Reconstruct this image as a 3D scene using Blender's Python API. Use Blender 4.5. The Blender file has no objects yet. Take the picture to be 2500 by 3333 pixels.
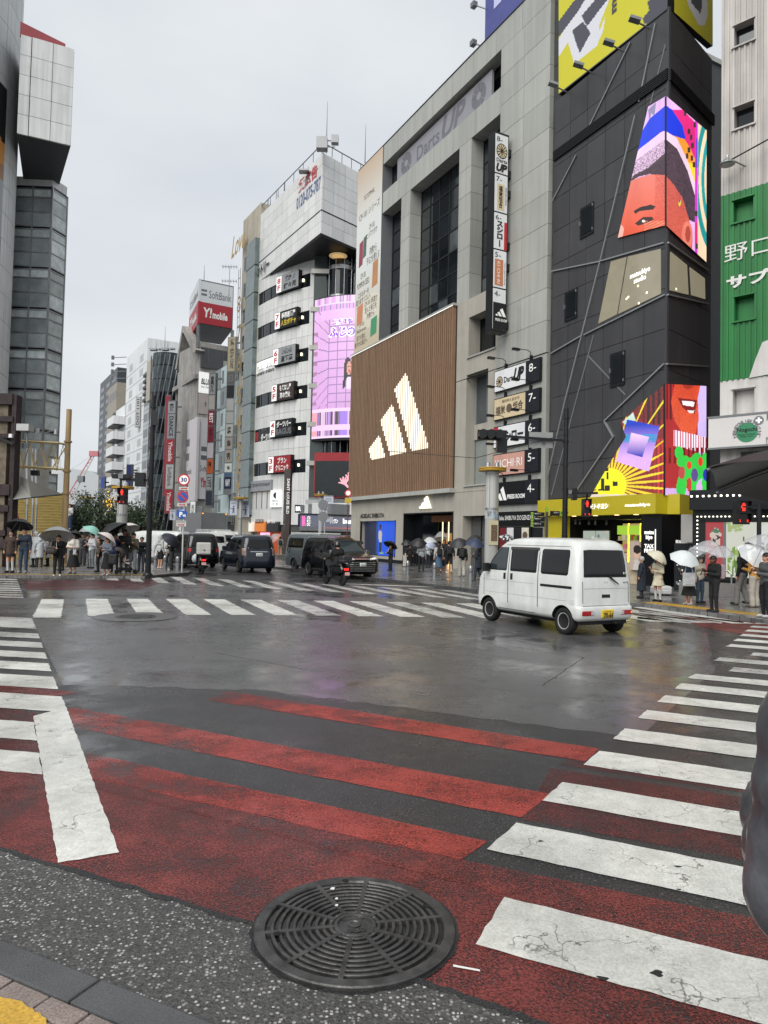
import bpy, bmesh, math, random
import numpy as np
from mathutils import Vector, Matrix
from mathutils.bvhtree import BVHTree
random.seed(7); rng = np.random.default_rng(7)
sc = bpy.context.scene
R = math.radians
# ------------------------------------------------------------------ camera
CAM_H = 1.82; FPX = 2311.0; PITCH = R(2.08); ROLL = R(1.25)
cf = Vector((0, math.cos(PITCH), math.sin(PITCH)))
_r0 = Vector((1, 0, 0)); _u0 = Vector((0, -math.sin(PITCH), math.cos(PITCH)))
cr = _r0*math.cos(ROLL) + _u0*math.sin(ROLL)
cu = -_r0*math.sin(ROLL) + _u0*math.cos(ROLL)
camd = bpy.data.cameras.new('camera'); cam = bpy.data.objects.new('camera', camd)
sc.collection.objects.link(cam); sc.camera = cam
cam.matrix_world = Matrix(((cr.x, cu.x, -cf.x, 0), (cr.y, cu.y, -cf.y, 0), (cr.z, cu.z, -cf.z, CAM_H), (0, 0, 0, 1)))
camd.sensor_fit = 'VERTICAL'; camd.lens = 24; camd.sensor_height = 24*3333/FPX
camd.clip_start = 0.05; camd.clip_end = 3000
# ------------------------------------------------------------------ overcast sky, soft sun, exposure
w = bpy.data.worlds.new('World'); sc.world = w; w.use_nodes = True
nt = w.node_tree; bg = nt.nodes['Background']
sky = nt.nodes.new('ShaderNodeTexSky'); sky.sky_type = 'NISHITA'; sky.sun_disc = False
SUN_EL, SUN_AZ = R(44), R(208)
sky.sun_elevation = SUN_EL; sky.sun_rotation = SUN_AZ; sky.dust_density = 4; sky.air_density = 1.5
hs = nt.nodes.new('ShaderNodeHueSaturation'); hs.inputs['Saturation'].default_value = 0.12
nt.links.new(sky.outputs[0], hs.inputs['Color'])
tc = nt.nodes.new('ShaderNodeTexCoord')
mp = nt.nodes.new('ShaderNodeMapping'); mp.inputs['Scale'].default_value = (1.2, 1.2, 3.0)
nz = nt.nodes.new('ShaderNodeTexNoise'); nz.inputs['Scale'].default_value = 1.6; nz.inputs['Detail'].default_value = 5
nt.links.new(tc.outputs['Generated'], mp.inputs[0]); nt.links.new(mp.outputs[0], nz.inputs['Vector'])
rp = nt.nodes.new('ShaderNodeValToRGB')
rp.color_ramp.elements[0].position = 0.3; rp.color_ramp.elements[0].color = (3.85, 4.12, 4.45, 1)
rp.color_ramp.elements[1].position = 0.75; rp.color_ramp.elements[1].color = (5.0, 5.2, 5.4, 1)
nt.links.new(nz.outputs[0], rp.inputs[0])
mx = nt.nodes.new('ShaderNodeMix'); mx.data_type = 'RGBA'; mx.inputs[0].default_value = 0.88
nt.links.new(hs.outputs[0], mx.inputs[6]); nt.links.new(rp.outputs[0], mx.inputs[7])
nt.links.new(mx.outputs[2], bg.inputs['Color']); bg.inputs['Strength'].default_value = 0.075
sd = bpy.data.lights.new('sun', 'SUN'); sd.energy = 1.5; sd.angle = R(55); sd.color = (1, 0.97, 0.93)
sun = bpy.data.objects.new('sun', sd); sc.collection.objects.link(sun)
_sdir = Vector((math.sin(SUN_AZ)*math.cos(SUN_EL), math.cos(SUN_AZ)*math.cos(SUN_EL), math.sin(SUN_EL)))
sun.rotation_euler = _sdir.to_track_quat('Z', 'Y').to_euler()
sc.view_settings.view_transform = 'Standard'; sc.view_settings.look = 'None'
sc.view_settings.exposure = 1.22; sc.view_settings.gamma = 1; sc.view_settings.use_curve_mapping = False
sc.cycles.use_denoising = True
sc.cycles.max_bounces = 6; sc.cycles.diffuse_bounces = 3; sc.cycles.glossy_bounces = 3
sc.cycles.transmission_bounces = 4; sc.cycles.transparent_max_bounces = 12
sc.cycles.sample_clamp_indirect = 6
# ------------------------------------------------------------------ positions: a direction in the photograph meets a real plane
CAMP = Vector((0, 0, CAM_H))
def ray(px, py): return cf + cr*((px-1250)/FPX) + cu*((1666.5-py)/FPX)
def G(px, py, z=0.0):
    d = ray(px, py); t = (z-CAM_H)/d.z; p = CAMP + d*t; return Vector((p.x, p.y, z))
def at(px, py, Y):
    d = ray(px, py); return CAMP + d*(Y/d.y)
def lin(c): return tuple(((x/12.92) if x <= 0.04045 else ((x+0.055)/1.055)**2.4) for x in c)
def hexc(h): h = h.lstrip('#'); return lin(tuple(int(h[i:i+2], 16)/255 for i in (0, 2, 4)))
class Wall:
    """vertical plane through plan points a (left end) and b (right end); local x along it, y into the building, z up"""
    def __init__(s, a, b):
        s.a = Vector((a[0], a[1])); s.b = Vector((b[0], b[1])); s.d = (s.b-s.a); s.L = s.d.length; s.d.normalize()
        s.n = Vector((-s.d.y, s.d.x)); s.rz = math.atan2(s.d.y, s.d.x)
    def uz(s, px, py, y=0.0):
        d = ray(px, py); o = s.a + s.n*y
        t = (o.dot(s.n))/(d.x*s.n.x+d.y*s.n.y)
        p = Vector((d.x*t, d.y*t)); return ((p-s.a).dot(s.d), CAM_H + d.z*t)
    def w(s, u, z, y=0.0):
        p = s.a + s.d*u + s.n*y; return Vector((p.x, p.y, z))
# ------------------------------------------------------------------ objects
COL = sc.collection
def link(o, parent=None):
    COL.objects.link(o)
    if parent is not None: o.parent = parent
    return o
def tag(o, label=None, cat=None, group=None, kind=None):
    if label: o['label'] = label
    if cat: o['category'] = cat
    if group: o['group'] = group
    if kind: o['kind'] = kind
    return o
def empty(name, loc=(0, 0, 0), rz=0, label=None, cat=None, group=None):
    o = bpy.data.objects.new(name, None); o.location = loc; o.rotation_euler = (0, 0, rz); o.empty_display_size = 0.2
    link(o); return tag(o, label, cat, group)
def sub(name, parent, loc=(0, 0, 0), rz=0):
    o = bpy.data.objects.new(name, None); o.location = loc; o.rotation_euler = (0, 0, rz); return link(o, parent)
def copy_tree(o, parent=None):
    c = o.copy(); COL.objects.link(c); c.parent = parent
    for ch in list(o.children): copy_tree(ch, c)
    return c
class MB:
    def __init__(s): s.v = []; s.f = []; s.m = []; s.mi = 0; s.sm = []; s.smooth = False
    def add(s, vs, fs):
        k = len(s.v); s.v += [tuple(v) for v in vs]
        for f in fs: s.f.append(tuple(k+i for i in f)); s.m.append(s.mi); s.sm.append(s.smooth)
        return s
    def box(s, x0, x1, y0, y1, z0, z1):
        vs = [(x0,y0,z0),(x1,y0,z0),(x1,y1,z0),(x0,y1,z0),(x0,y0,z1),(x1,y0,z1),(x1,y1,z1),(x0,y1,z1)]
        return s.add(vs, [(3,2,1,0),(4,5,6,7),(0,1,5,4),(1,2,6,5),(2,3,7,6),(3,0,4,7)])
    def quad(s, a, b, c, d): return s.add([a, b, c, d], [(0, 1, 2, 3)])
    def prism(s, pts, y0, y1):
        """polygon pts (x,z), y0 (front) to y1"""
        n = len(pts)
        vs = [(p[0], y0, p[1]) for p in pts] + [(p[0], y1, p[1]) for p in pts]
        fs = [tuple(range(n)), tuple(range(2*n-1, n-1, -1))] + [(i, i+n, (i+1) % n+n, (i+1) % n) for i in range(n)]
        return s.add(vs, fs)
    def slab(s, pts, z0, z1):
        n = len(pts)
        vs = [(p[0], p[1], z0) for p in pts] + [(p[0], p[1], z1) for p in pts]
        fs = [tuple(range(n-1, -1, -1)), tuple(range(n, 2*n))] + [(i, (i+1) % n, (i+1) % n+n, i+n) for i in range(n)]
        return s.add(vs, fs)
    def tube(s, pts, r, n=8, cap=True):
        pts = [Vector(p) for p in pts]; rs = r if isinstance(r, (list, tuple)) else [r]*len(pts)
        ring = []; k0 = len(s.v); vs = []; fs = []
        for i, p in enumerate(pts):
            t = (pts[min(i+1, len(pts)-1)]-pts[max(i-1, 0)]).normalized()
            ref = Vector((0, 0, 1)) if abs(t.z) < 0.9 else Vector((1, 0, 0))
            a = t.cross(ref).normalized(); b = t.cross(a)
            for j in range(n):
                an = 2*math.pi*j/n
                vs.append(p + a*(rs[i]*math.cos(an)) + b*(rs[i]*math.sin(an)))
        for i in range(len(pts)-1):
            for j in range(n):
                fs.append((i*n+j, i*n+(j+1) % n, (i+1)*n+(j+1) % n, (i+1)*n+j))
        if cap:
            fs.append(tuple(range(n))[::-1]); fs.append(tuple((len(pts)-1)*n+j for j in range(n)))
        return s.add(vs, fs)
    def lathe(s, prof, n=16, c=(0, 0)):
        vs = []; fs = []
        for r, z in prof:
            for j in range(n):
                a = 2*math.pi*j/n; vs.append((c[0]+r*math.cos(a), c[1]+r*math.sin(a), z))
        m = len(prof)
        for i in range(m-1):
            for j in range(n): fs.append((i*n+j, i*n+(j+1) % n, (i+1)*n+(j+1) % n, (i+1)*n+j))
        fs.append(tuple(range(n))[::-1]); fs.append(tuple((m-1)*n+j for j in range(n)))
        return s.add(vs, fs)
    def mesh(s, name, mats):
        me = bpy.data.meshes.new(name); me.from_pydata(s.v, [], s.f); me.update()
        for m in (mats if isinstance(mats, (list, tuple)) else [mats]): me.materials.append(m)
        me.polygons.foreach_set('material_index', s.m); me.polygons.foreach_set('use_smooth', s.sm)
        return me
    def build(s, name, mats, parent=None, loc=None, rz=None, fix=True):
        me = s.mesh(name, mats)
        if fix:
            b = bmesh.new(); b.from_mesh(me); bmesh.ops.recalc_face_normals(b, faces=b.faces); b.to_mesh(me); b.free()
        o = bpy.data.objects.new(name, me); link(o, parent)
        if loc is not None: o.location = loc
        if rz is not None: o.rotation_euler = (0, 0, rz)
        return o
_ub = {}
def ubox(name, parent, mat, x0, x1, y0, y1, z0, z1, rz=0):
    """a box part that shares one unit mesh per material"""
    if mat.name not in _ub: _ub[mat.name] = MB().box(-.5, .5, -.5, .5, -.5, .5).mesh('box', mat)
    o = bpy.data.objects.new(name, _ub[mat.name]); link(o, parent)
    o.location = ((x0+x1)/2, (y0+y1)/2, (z0+z1)/2); o.scale = (max(abs(x1-x0), 1e-4), max(abs(y1-y0), 1e-4), max(abs(z1-z0), 1e-4))
    if rz: o.rotation_euler = (0, 0, rz)
    return o
def bar(name, parent, mat, p, q, wx, wy=None):
    """a square bar part from p to q"""
    if mat.name not in _ub: _ub[mat.name] = MB().box(-.5, .5, -.5, .5, -.5, .5).mesh('box', mat)
    p, q = Vector(p), Vector(q); o = bpy.data.objects.new(name, _ub[mat.name]); link(o, parent)
    o.location = (p+q)/2; o.scale = (wx, wy or wx, (q-p).length)
    o.rotation_mode = 'QUATERNION'; o.rotation_quaternion = (q-p).to_track_quat('Z', 'Y'); return o
def prism(name, parent, mat, pts, y0, y1): return MB().prism(pts, y0, y1).build(name, mat, parent)
def ring_bevel(o, wdt=0.02, seg=2):
    m = o.modifiers.new('bevel', 'BEVEL'); m.width = wdt; m.segments = seg; m.limit_method = 'ANGLE'; return o
# ------------------------------------------------------------------ materials
_mats = {}
def M(name, col, rough=0.55, metal=0.0, var=0.10, ns=1.5, bump=0.0, bs=40, streak=0.0, ov=0.04, spec=0.5, emit=None, alpha=1.0, trans=0.0, ior=1.45, coat=0.0):
    if name in _mats: return _mats[name]
    if isinstance(col, str): col = hexc(col)
    m = bpy.data.materials.new(name); m.use_nodes = True; t = m.node_tree; N = t.nodes; Lk = t.links
    b = N['Principled BSDF']; b.inputs['Roughness'].default_value = rough; b.inputs['Metallic'].default_value = metal
    b.inputs['Specular IOR Level'].default_value = spec; b.inputs['Base Color'].default_value = (*col, 1)
    b.inputs['IOR'].default_value = ior
    if coat: b.inputs['Coat Weight'].default_value = coat; b.inputs['Coat Roughness'].default_value = 0.05
    if alpha < 1: b.inputs['Alpha'].default_value = alpha
    if trans: b.inputs['Transmission Weight'].default_value = trans
    g = N.new('ShaderNodeNewGeometry')
    if var or streak or ov:
        cur = None
        def mult(a, lo, hi, src):
            mr = N.new('ShaderNodeMapRange'); mr.inputs['From Min'].default_value = lo; mr.inputs['From Max'].default_value = hi
            mr.inputs['To Min'].default_value = 1-a; mr.inputs['To Max'].default_value = 1+a*0.6; Lk.new(src, mr.inputs['Value']); return mr.outputs[0]
        fac = []
        if var:
            n = N.new('ShaderNodeTexNoise'); n.inputs['Scale'].default_value = ns; n.inputs['Detail'].default_value = 6; n.inputs['Roughness'].default_value = .62
            Lk.new(g.outputs['Position'], n.inputs['Vector']); fac.append(mult(var, .32, .68, n.outputs[0]))
        if streak:
            mpn = N.new('ShaderNodeMapping'); mpn.inputs['Scale'].default_value = (3.2, 3.2, .16); Lk.new(g.outputs['Position'], mpn.inputs[0])
            n = N.new('ShaderNodeTexNoise'); n.inputs['Scale'].default_value = 1; n.inputs['Detail'].default_value = 4
            Lk.new(mpn.outputs[0], n.inputs['Vector']); fac.append(mult(streak, .38, .62, n.outputs[0]))
        if ov:
            oi = N.new('ShaderNodeObjectInfo'); fac.append(mult(ov, 0, 1, oi.outputs['Random']))
        x = fac[0]
        for y in fac[1:]:
            mm = N.new('ShaderNodeMath'); mm.operation = 'MULTIPLY'; Lk.new(x, mm.inputs[0]); Lk.new(y, mm.inputs[1]); x = mm.outputs[0]
        vm = N.new('ShaderNodeVectorMath'); vm.operation = 'SCALE'; vm.inputs[0].default_value = col; Lk.new(x, vm.inputs['Scale'])
        Lk.new(vm.outputs[0], b.inputs['Base Color'])
    if bump:
        n = N.new('ShaderNodeTexNoise'); n.inputs['Scale'].default_value = bs; n.inputs['Detail'].default_value = 3
        Lk.new(g.outputs['Position'], n.inputs['Vector'])
        bp = N.new('ShaderNodeBump'); bp.inputs['Strength'].default_value = bump; bp.inputs['Distance'].default_value = .01
        Lk.new(n.outputs[0], bp.inputs['Height']); Lk.new(bp.outputs[0], b.inputs['Normal'])
    if emit: b.inputs['Emission Color'].default_value = (*(hexc(emit[0]) if isinstance(emit[0], str) else emit[0]), 1); b.inputs['Emission Strength'].default_value = emit[1]
    _mats[name] = m; return m
def E_(name, col, k=1.0):
    """something that gives off light"""
    if name in _mats: return _mats[name]
    c = hexc(col) if isinstance(col, str) else col
    m = M(name, tuple(x*.3 for x in c), rough=.4, var=0, ov=0); b = m.node_tree.nodes['Principled BSDF']
    b.inputs['Emission Color'].default_value = (*c, 1); b.inputs['Emission Strength'].default_value = k; return m
def picture_mat(name, emit):
    if name in _mats: return _mats[name]
    m = bpy.data.materials.new(name); m.use_nodes = True; t = m.node_tree; b = t.nodes['Principled BSDF']
    a = t.nodes.new('ShaderNodeAttribute'); a.attribute_name = 'ink'
    if emit:
        b.inputs['Base Color'].default_value = (.02, .02, .02, 1); t.links.new(a.outputs['Color'], b.inputs['Emission Color'])
        b.inputs['Emission Strength'].default_value = emit; b.inputs['Roughness'].default_value = .35
    else:
        t.links.new(a.outputs['Color'], b.inputs['Base Color']); b.inputs['Roughness'].default_value = .45
    _mats[name] = m; return m
class Canvas:
    """a small raster used for printed sheets and LED screens; x right 0..1, y down 0..1 (scaled by aspect ar=h/w)"""
    def __init__(s, nx, ny, bgc):
        s.nx, s.ny = nx, ny; s.a = np.empty((ny, nx, 3)); s.a[:] = hexc(bgc) if isinstance(bgc, str) else bgc
        s.X, s.Y = np.meshgrid((np.arange(nx)+.5)/nx, (np.arange(ny)+.5)/ny)
    def put(s, m, c, k=1.0):
        c = np.array(hexc(c) if isinstance(c, str) else c); s.a[m] = s.a[m]*(1-k)+c*k; return s
    def pmask(s, pts):
        m = np.zeros(s.X.shape, bool); n = len(pts)
        for i in range(n):
            x0, y0 = pts[i]; x1, y1 = pts[(i+1) % n]
            if y0 == y1: continue
            c = ((y0 > s.Y) != (y1 > s.Y)) & (s.X < (x1-x0)*(s.Y-y0)/(y1-y0)+x0); m ^= c
        return m
    def poly(s, pts, c, k=1.0): return s.put(s.pmask(pts), c, k)
    def ell(s, cx, cy, rx, ry, c, k=1.0): return s.put(((s.X-cx)/rx)**2+((s.Y-cy)/ry)**2 < 1, c, k)
    def rect(s, x0, y0, x1, y1, c, k=1.0): return s.put((s.X >= x0) & (s.X < x1) & (s.Y >= y0) & (s.Y < y1), c, k)
    def line(s, x0, y0, x1, y1, wd, c, ar=1.0):
        dx, dy = x1-x0, (y1-y0)*ar; L = math.hypot(dx, dy)+1e-9
        px, py = s.X-x0, (s.Y-y0)*ar; t = np.clip((px*dx+py*dy)/L**2, 0, 1)
        return s.put(np.hypot(px-t*dx, py-t*dy) < wd, c)
    def grain(s, k=.14, lo=.22):
        g = rng.random((9, 7)); yi, xi = np.linspace(0, 7.99, s.ny), np.linspace(0, 5.99, s.nx); y0, x0 = yi.astype(int), xi.astype(int); fy, fx = (yi-y0)[:, None], (xi-x0)[None]
        b = (g[y0][:, x0]*(1-fx)+g[y0][:, x0+1]*fx)*(1-fy)+(g[y0+1][:, x0]*(1-fx)+g[y0+1][:, x0+1]*fx)*fy
        s.a *= (1-lo/2+lo*b+k*(rng.random((s.ny, s.nx))-.5))[..., None]; return s
    def grad(s, mask, c0, c1, axis='y', lo=0, hi=1):
        t = np.clip(((s.Y if axis == 'y' else s.X)-lo)/(hi-lo), 0, 1)[..., None]
        g = np.array(hexc(c0))*(1-t)+np.array(hexc(c1))*t; s.a[mask] = g[mask]; return s
    def quad(s, tl, tr, br, bl):
        fx, fy = np.meshgrid((np.arange(s.nx)+.5)/s.nx, (np.arange(s.ny)+.5)/s.ny)
        b = lambda i: (tl[i]*(1-fx)+tr[i]*fx)*(1-fy)+(bl[i]*(1-fx)+br[i]*fx)*fy
        s.X, s.Y = b(0), b(1); return s
def bil(tl, tr, br, bl, y):
    return lambda fx, fy: ((tl[0]*(1-fx)+tr[0]*fx)*(1-fy)+(bl[0]*(1-fx)+br[0]*fx)*fy, y, (tl[1]*(1-fx)+tr[1]*fx)*(1-fy)+(bl[1]*(1-fx)+br[1]*fx)*fy)
def picture(name, parent, cv, P, mat, keep=None):
    """grid mesh: P(fx, fy) -> local point, fx right, fy down; one cell per pixel of the canvas"""
    nx, ny = cv.nx, cv.ny
    vs = [P(i/nx, j/ny) for j in range(ny+1) for i in range(nx+1)]
    fs = [(j*(nx+1)+i, (j+1)*(nx+1)+i, (j+1)*(nx+1)+i+1, j*(nx+1)+i+1) for j in range(ny) for i in range(nx)]
    ink = cv.a.reshape(-1, 3)
    if keep is not None:
        kf = keep.ravel(); fs = [f for f, q in zip(fs, kf) if q]; ink = ink[kf]
    me = bpy.data.meshes.new(name); me.from_pydata(vs, [], fs); me.materials.append(mat)
    at_ = me.attributes.new('ink', 'FLOAT_COLOR', 'FACE')
    at_.data.foreach_set('color', np.concatenate([ink, np.ones((len(ink), 1))], 1).astype(np.float32).ravel())
    return link(bpy.data.objects.new(name, me), parent)
# ------------------------------------------------------------------ lettering
_tc = {}
def glyphs(s, bold=0.0, shear=0.0, sp=1.0, spl=0.9):
    k = (s, bold, shear, sp, spl)
    if k in _tc: return _tc[k]
    c = bpy.data.curves.new('t', 'FONT'); c.body = s; c.offset = bold; c.shear = shear; c.space_line = spl; c.space_character = sp
    c.resolution_u = 2; c.align_x = 'CENTER'
    o = bpy.data.objects.new('t', c); me = bpy.data.meshes.new_from_object(o)
    vs = np.array([v.co[:2] for v in me.vertices]) if len(me.vertices) else np.zeros((0, 2)); fs = [tuple(p.vertices) for p in me.polygons]
    bpy.data.objects.remove(o); bpy.data.curves.remove(c); bpy.data.meshes.remove(me)
    _tc[k] = (vs, fs); return _tc[k]
def text(parent, s, x0, x1, z0, z1, mat, y=-0.01, name='lettering', bold=0.0, shear=0.0, rot=0, sp=1.0, spl=0.9, slope=0.0, P=None):
    """lettering fitted to the box x0..x1, z0..z1 of the parent's front plane (y = local depth)"""
    vs, fs = glyphs(s, bold, shear, sp, spl)
    if not len(vs): return None
    if rot == 90: vs = np.stack([-vs[:, 1], vs[:, 0]], 1)
    if rot == -90: vs = np.stack([vs[:, 1], -vs[:, 0]], 1)
    lo, hi = vs.min(0), vs.max(0); q = (vs-lo)/np.maximum(hi-lo, 1e-6)
    X = x0+q[:, 0]*(x1-x0); Z = z0+q[:, 1]*(z1-z0)+slope*(q[:, 0])
    if P: co = [P(a, b) for a, b in zip(X, Z)]
    else: co = [(a, y, b) for a, b in zip(X, Z)]
    me = bpy.data.meshes.new(name); me.from_pydata(co, [], fs); me.materials.append(mat)
    return link(bpy.data.objects.new(name, me), parent)
WHITE = M('white_print', '#e9e9e6', .5, var=.03, ov=0); BLACK = M('black_print', '#15151a', .5, var=.03, ov=0)
REDP = M('red_print', '#b3202c', .5, var=.03, ov=0); GREYP = M('grey_print', '#6b6e72', .5, var=.03, ov=0)
WGLOW = E_('white_glow', '#fffdf6', .55)
DARK = M('dark_metal', '#17191c', .42, .3, var=.1); STEEL = M('brushed_steel', '#9a9c9d', .32, .75, var=.12, ns=4)
BLACKM = M('black_paint', '#0d0f12', .35, .1, var=.1); GREYM = M('grey_paint', '#6f7274', .45, .2, var=.1)
GLASSD = M('dark_glass', '#0c1014', .06, .0, var=.25, ns=.4, spec=.9, ov=.3)
GLASSR = M('reflective_glass', '#22282d', .05, .35, var=.3, ns=.35, spec=.9, ov=.35)
CONC = M('concrete', '#8e8c84', .75, var=.16, ns=.8, bump=.15, bs=25, streak=.12)
# ================================================================== ground
def wet(name, col, col2=None, wear=None, rough=(.2, .42), agg=170, bump=.35, chips=0.0, cracks=0.0, puddle=True, spec=.5, grain=.55, stonec=(.42, .41, .39), cs=66):
    """wet asphalt or paint on asphalt. wear = (threshold, softness) lets the asphalt colour col2 show through"""
    m = bpy.data.materials.new(name); m.use_nodes = True; t = m.node_tree; N = t.nodes; Lk = t.links; b = N['Principled BSDF']
    g = N.new('ShaderNodeNewGeometry'); P = g.outputs['Position']
    def noise(s, d=4, r=.6):
        n = N.new('ShaderNodeTexNoise'); n.inputs['Scale'].default_value = s; n.inputs['Detail'].default_value = d; n.inputs['Roughness'].default_value = r
        Lk.new(P, n.inputs['Vector']); return n.outputs[0]
    def rng_(src, a, c, lo=0, hi=1):
        r = N.new('ShaderNodeMapRange'); r.inputs['From Min'].default_value = a; r.inputs['From Max'].default_value = c
        r.inputs['To Min'].default_value = lo; r.inputs['To Max'].default_value = hi; Lk.new(src, r.inputs['Value']); return r.outputs[0]
    def mix(f, a, c):
        x = N.new('ShaderNodeMix'); x.data_type = 'RGBA'
        if isinstance(f, float): x.inputs[0].default_value = f
        else: Lk.new(f, x.inputs[0])
        for i, v in ((6, a), (7, c)):
            if isinstance(v, tuple): x.inputs[i].default_value = (*v, 1)
            else: Lk.new(v, x.inputs[i])
        return x.outputs[2]
    def mul(a, c):
        x = N.new('ShaderNodeMath'); x.operation = 'MULTIPLY'; Lk.new(a, x.inputs[0])
        if isinstance(c, float): x.inputs[1].default_value = c
        else: Lk.new(c, x.inputs[1])
        return x.outputs[0]
    vo = N.new('ShaderNodeTexVoronoi'); vo.inputs['Scale'].default_value = agg; Lk.new(P, vo.inputs['Vector'])
    stone = vo.outputs['Distance']
    fine = noise(agg*.8, 2); big = noise(.9, 6); mid = noise(7, 5)
    k = rng_(fine, .3, .7, 1-grain, 1+grain); k2 = rng_(big, .3, .7, .72, 1.25); k3 = rng_(mid, .3, .7, .86, 1.14)
    kk = mul(mul(k, k2), k3)
    def shade(c):
        v = N.new('ShaderNodeVectorMath'); v.operation = 'SCALE'; v.inputs[0].default_value = c; Lk.new(kk, v.inputs['Scale']); return v.outputs[0]
    c = shade(col)
    gap = None
    if wear:   # chipped and rubbed through: the road below shows
        wsum = N.new('ShaderNodeMath'); wsum.operation = 'ADD'
        Lk.new(mul(noise(78, 4, .75), wear[2]), wsum.inputs[0]); Lk.new(mul(noise(2.2, 8, .72), 1.0-wear[2]), wsum.inputs[1])
        an = N.new('ShaderNodeAttribute'); an.attribute_name = 'wear'; ws2 = N.new('ShaderNodeMath'); Lk.new(wsum.outputs[0], ws2.inputs[0]); Lk.new(an.outputs['Fac'], ws2.inputs[1]); wsum = ws2
        gap = rng_(wsum.outputs[0], wear[0], wear[0]+wear[1])
    if cracks:
        dn = N.new('ShaderNodeTexNoise'); dn.inputs['Scale'].default_value = 5; dn.inputs['Detail'].default_value = 5; Lk.new(P, dn.inputs['Vector'])
        va = N.new('ShaderNodeVectorMath'); va.operation = 'SCALE'; va.inputs['Scale'].default_value = .35; Lk.new(dn.outputs['Color'], va.inputs[0])
        ad = N.new('ShaderNodeVectorMath'); Lk.new(P, ad.inputs[0]); Lk.new(va.outputs[0], ad.inputs[1])
        for s_, th, dk in ((1.9, .010, .85), (9, .016, .38)):
            v2 = N.new('ShaderNodeTexVoronoi'); v2.feature = 'DISTANCE_TO_EDGE'; v2.inputs['Scale'].default_value = s_; Lk.new(ad.outputs[0], v2.inputs['Vector'])
            f = rng_(v2.outputs['Distance'], th, 0, 0, dk*cracks)
            gate = rng_(noise(1.1+s_*.1, 2), .47, .56); c = mix(mul(f, gate), c, (.035, .034, .033))
    if chips:
        v3 = N.new('ShaderNodeTexVoronoi'); v3.inputs['Scale'].default_value = cs; v3.inputs['Randomness'].default_value = 1; Lk.new(P, v3.inputs['Vector'])
        sel = N.new('ShaderNodeSeparateColor'); Lk.new(v3.outputs['Color'], sel.inputs[0])
        f = mul(rng_(v3.outputs['Distance'], .46, .34), rng_(sel.outputs[0], 1-chips*.42, 1-chips*.30)); c = mix(mul(f, sel.outputs[1]), c, stonec)
    Lk.new(c, b.inputs['Base Color'])
    if puddle:
        pud = mul(rng_(noise(.42, 5, .55), .44, .60), rng_(noise(2.1, 4, .6), .30, .58))
        ro = rng_(pud, 0, 1, rough[1], rough[0]); bs_ = rng_(pud, 0, 1, bump, bump*.22)
        Lk.new(ro, b.inputs['Roughness'])
    else:
        Lk.new(rng_(mid, .3, .7, rough[0], rough[1]), b.inputs['Roughness']); bs_ = None
    b.inputs['Specular IOR Level'].default_value = spec
    bp = N.new('ShaderNodeBump'); bp.inputs['Distance'].default_value = .006
    if bs_ is not None: Lk.new(bs_, bp.inputs['Strength'])
    else: bp.inputs['Strength'].default_value = bump
    hsum = N.new('ShaderNodeMath'); hsum.operation = 'SUBTRACT'; Lk.new(fine, hsum.inputs[0]); Lk.new(stone, hsum.inputs[1])
    Lk.new(hsum.outputs[0], bp.inputs['Height']); Lk.new(bp.outputs[0], b.inputs['Normal'])
    if gap is not None:
        tr_ = N.new('ShaderNodeBsdfTransparent'); ms = N.new('ShaderNodeMixShader'); Lk.new(gap, ms.inputs[0]); Lk.new(b.outputs[0], ms.inputs[1]); Lk.new(tr_.outputs[0], ms.inputs[2]); Lk.new(ms.outputs[0], N['Material Output'].inputs['Surface'])
    _mats[name] = m; return m
TAR_ = M('gum_black', (.012, .012, .012), .6, var=0, ov=0)
ASPH = wet('wet_asphalt', (.021, .0205, .0215), rough=(.10, .40), spec=.55, agg=85, chips=.35, stonec=(.16, .155, .15), cs=95, grain=.75, bump=.35)
ASPH2 = wet('older_wet_asphalt', (.066, .066, .067), wear=(.54, .2, .5), rough=(.06, .32), spec=.9, agg=85, grain=.4, bump=.16)
WPAINT = wet('worn_white_paint', (.48, .48, .445), wear=(.585, .06, .45), rough=(.2, .42), bump=.14, cracks=1.0, grain=.16, agg=90)
WPAINT2 = wet('faded_white_paint', (.40, .40, .38), wear=(.53, .10, .45), rough=(.14, .36), bump=.15, cracks=.6, grain=.22, agg=90)
REDA = wet('red_road_coating', (.25, .031, .022), wear=(.508, .08, .60), rough=(.22, .46), bump=.4, grain=.45, agg=80)
REDB = wet('worn_red_road_coating', (.145, .026, .022), wear=(.472, .09, .66), rough=(.24, .46), bump=.5, grain=.5, agg=80)
REDC = wet('faint_red_road_coating', (.10, .020, .019), wear=(.44, .11, .66), rough=(.22, .44), bump=.5, grain=.5, agg=80)
SPECK = wet('stone_chip_asphalt', (.050, .049, .047), rough=(.28, .48), chips=1.25, bump=.6, puddle=False, agg=85, cs=58)
KERBM = wet('wet_kerb_concrete', (.055, .056, .057), rough=(.18, .34), bump=.12, puddle=False, grain=.25)
PAVER = wet('wet_paver', (.17, .135, .12), rough=(.30, .5), bump=.25, puddle=False, grain=.35, agg=110)
TAR = wet('tar_joint', (.014, .014, .015), rough=(.22, .4), bump=.7, puddle=False)
CASTI = M('wet_cast_iron', (.075, .074, .072), .34, .6, var=.6, ns=11, bump=.25, bs=160)
YTACT = wet('yellow_tactile_paint', (.42, .25, .03), wear=(.60, .10, .5), rough=(.3, .45), bump=.3, puddle=False, grain=.3, agg=90)
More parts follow.
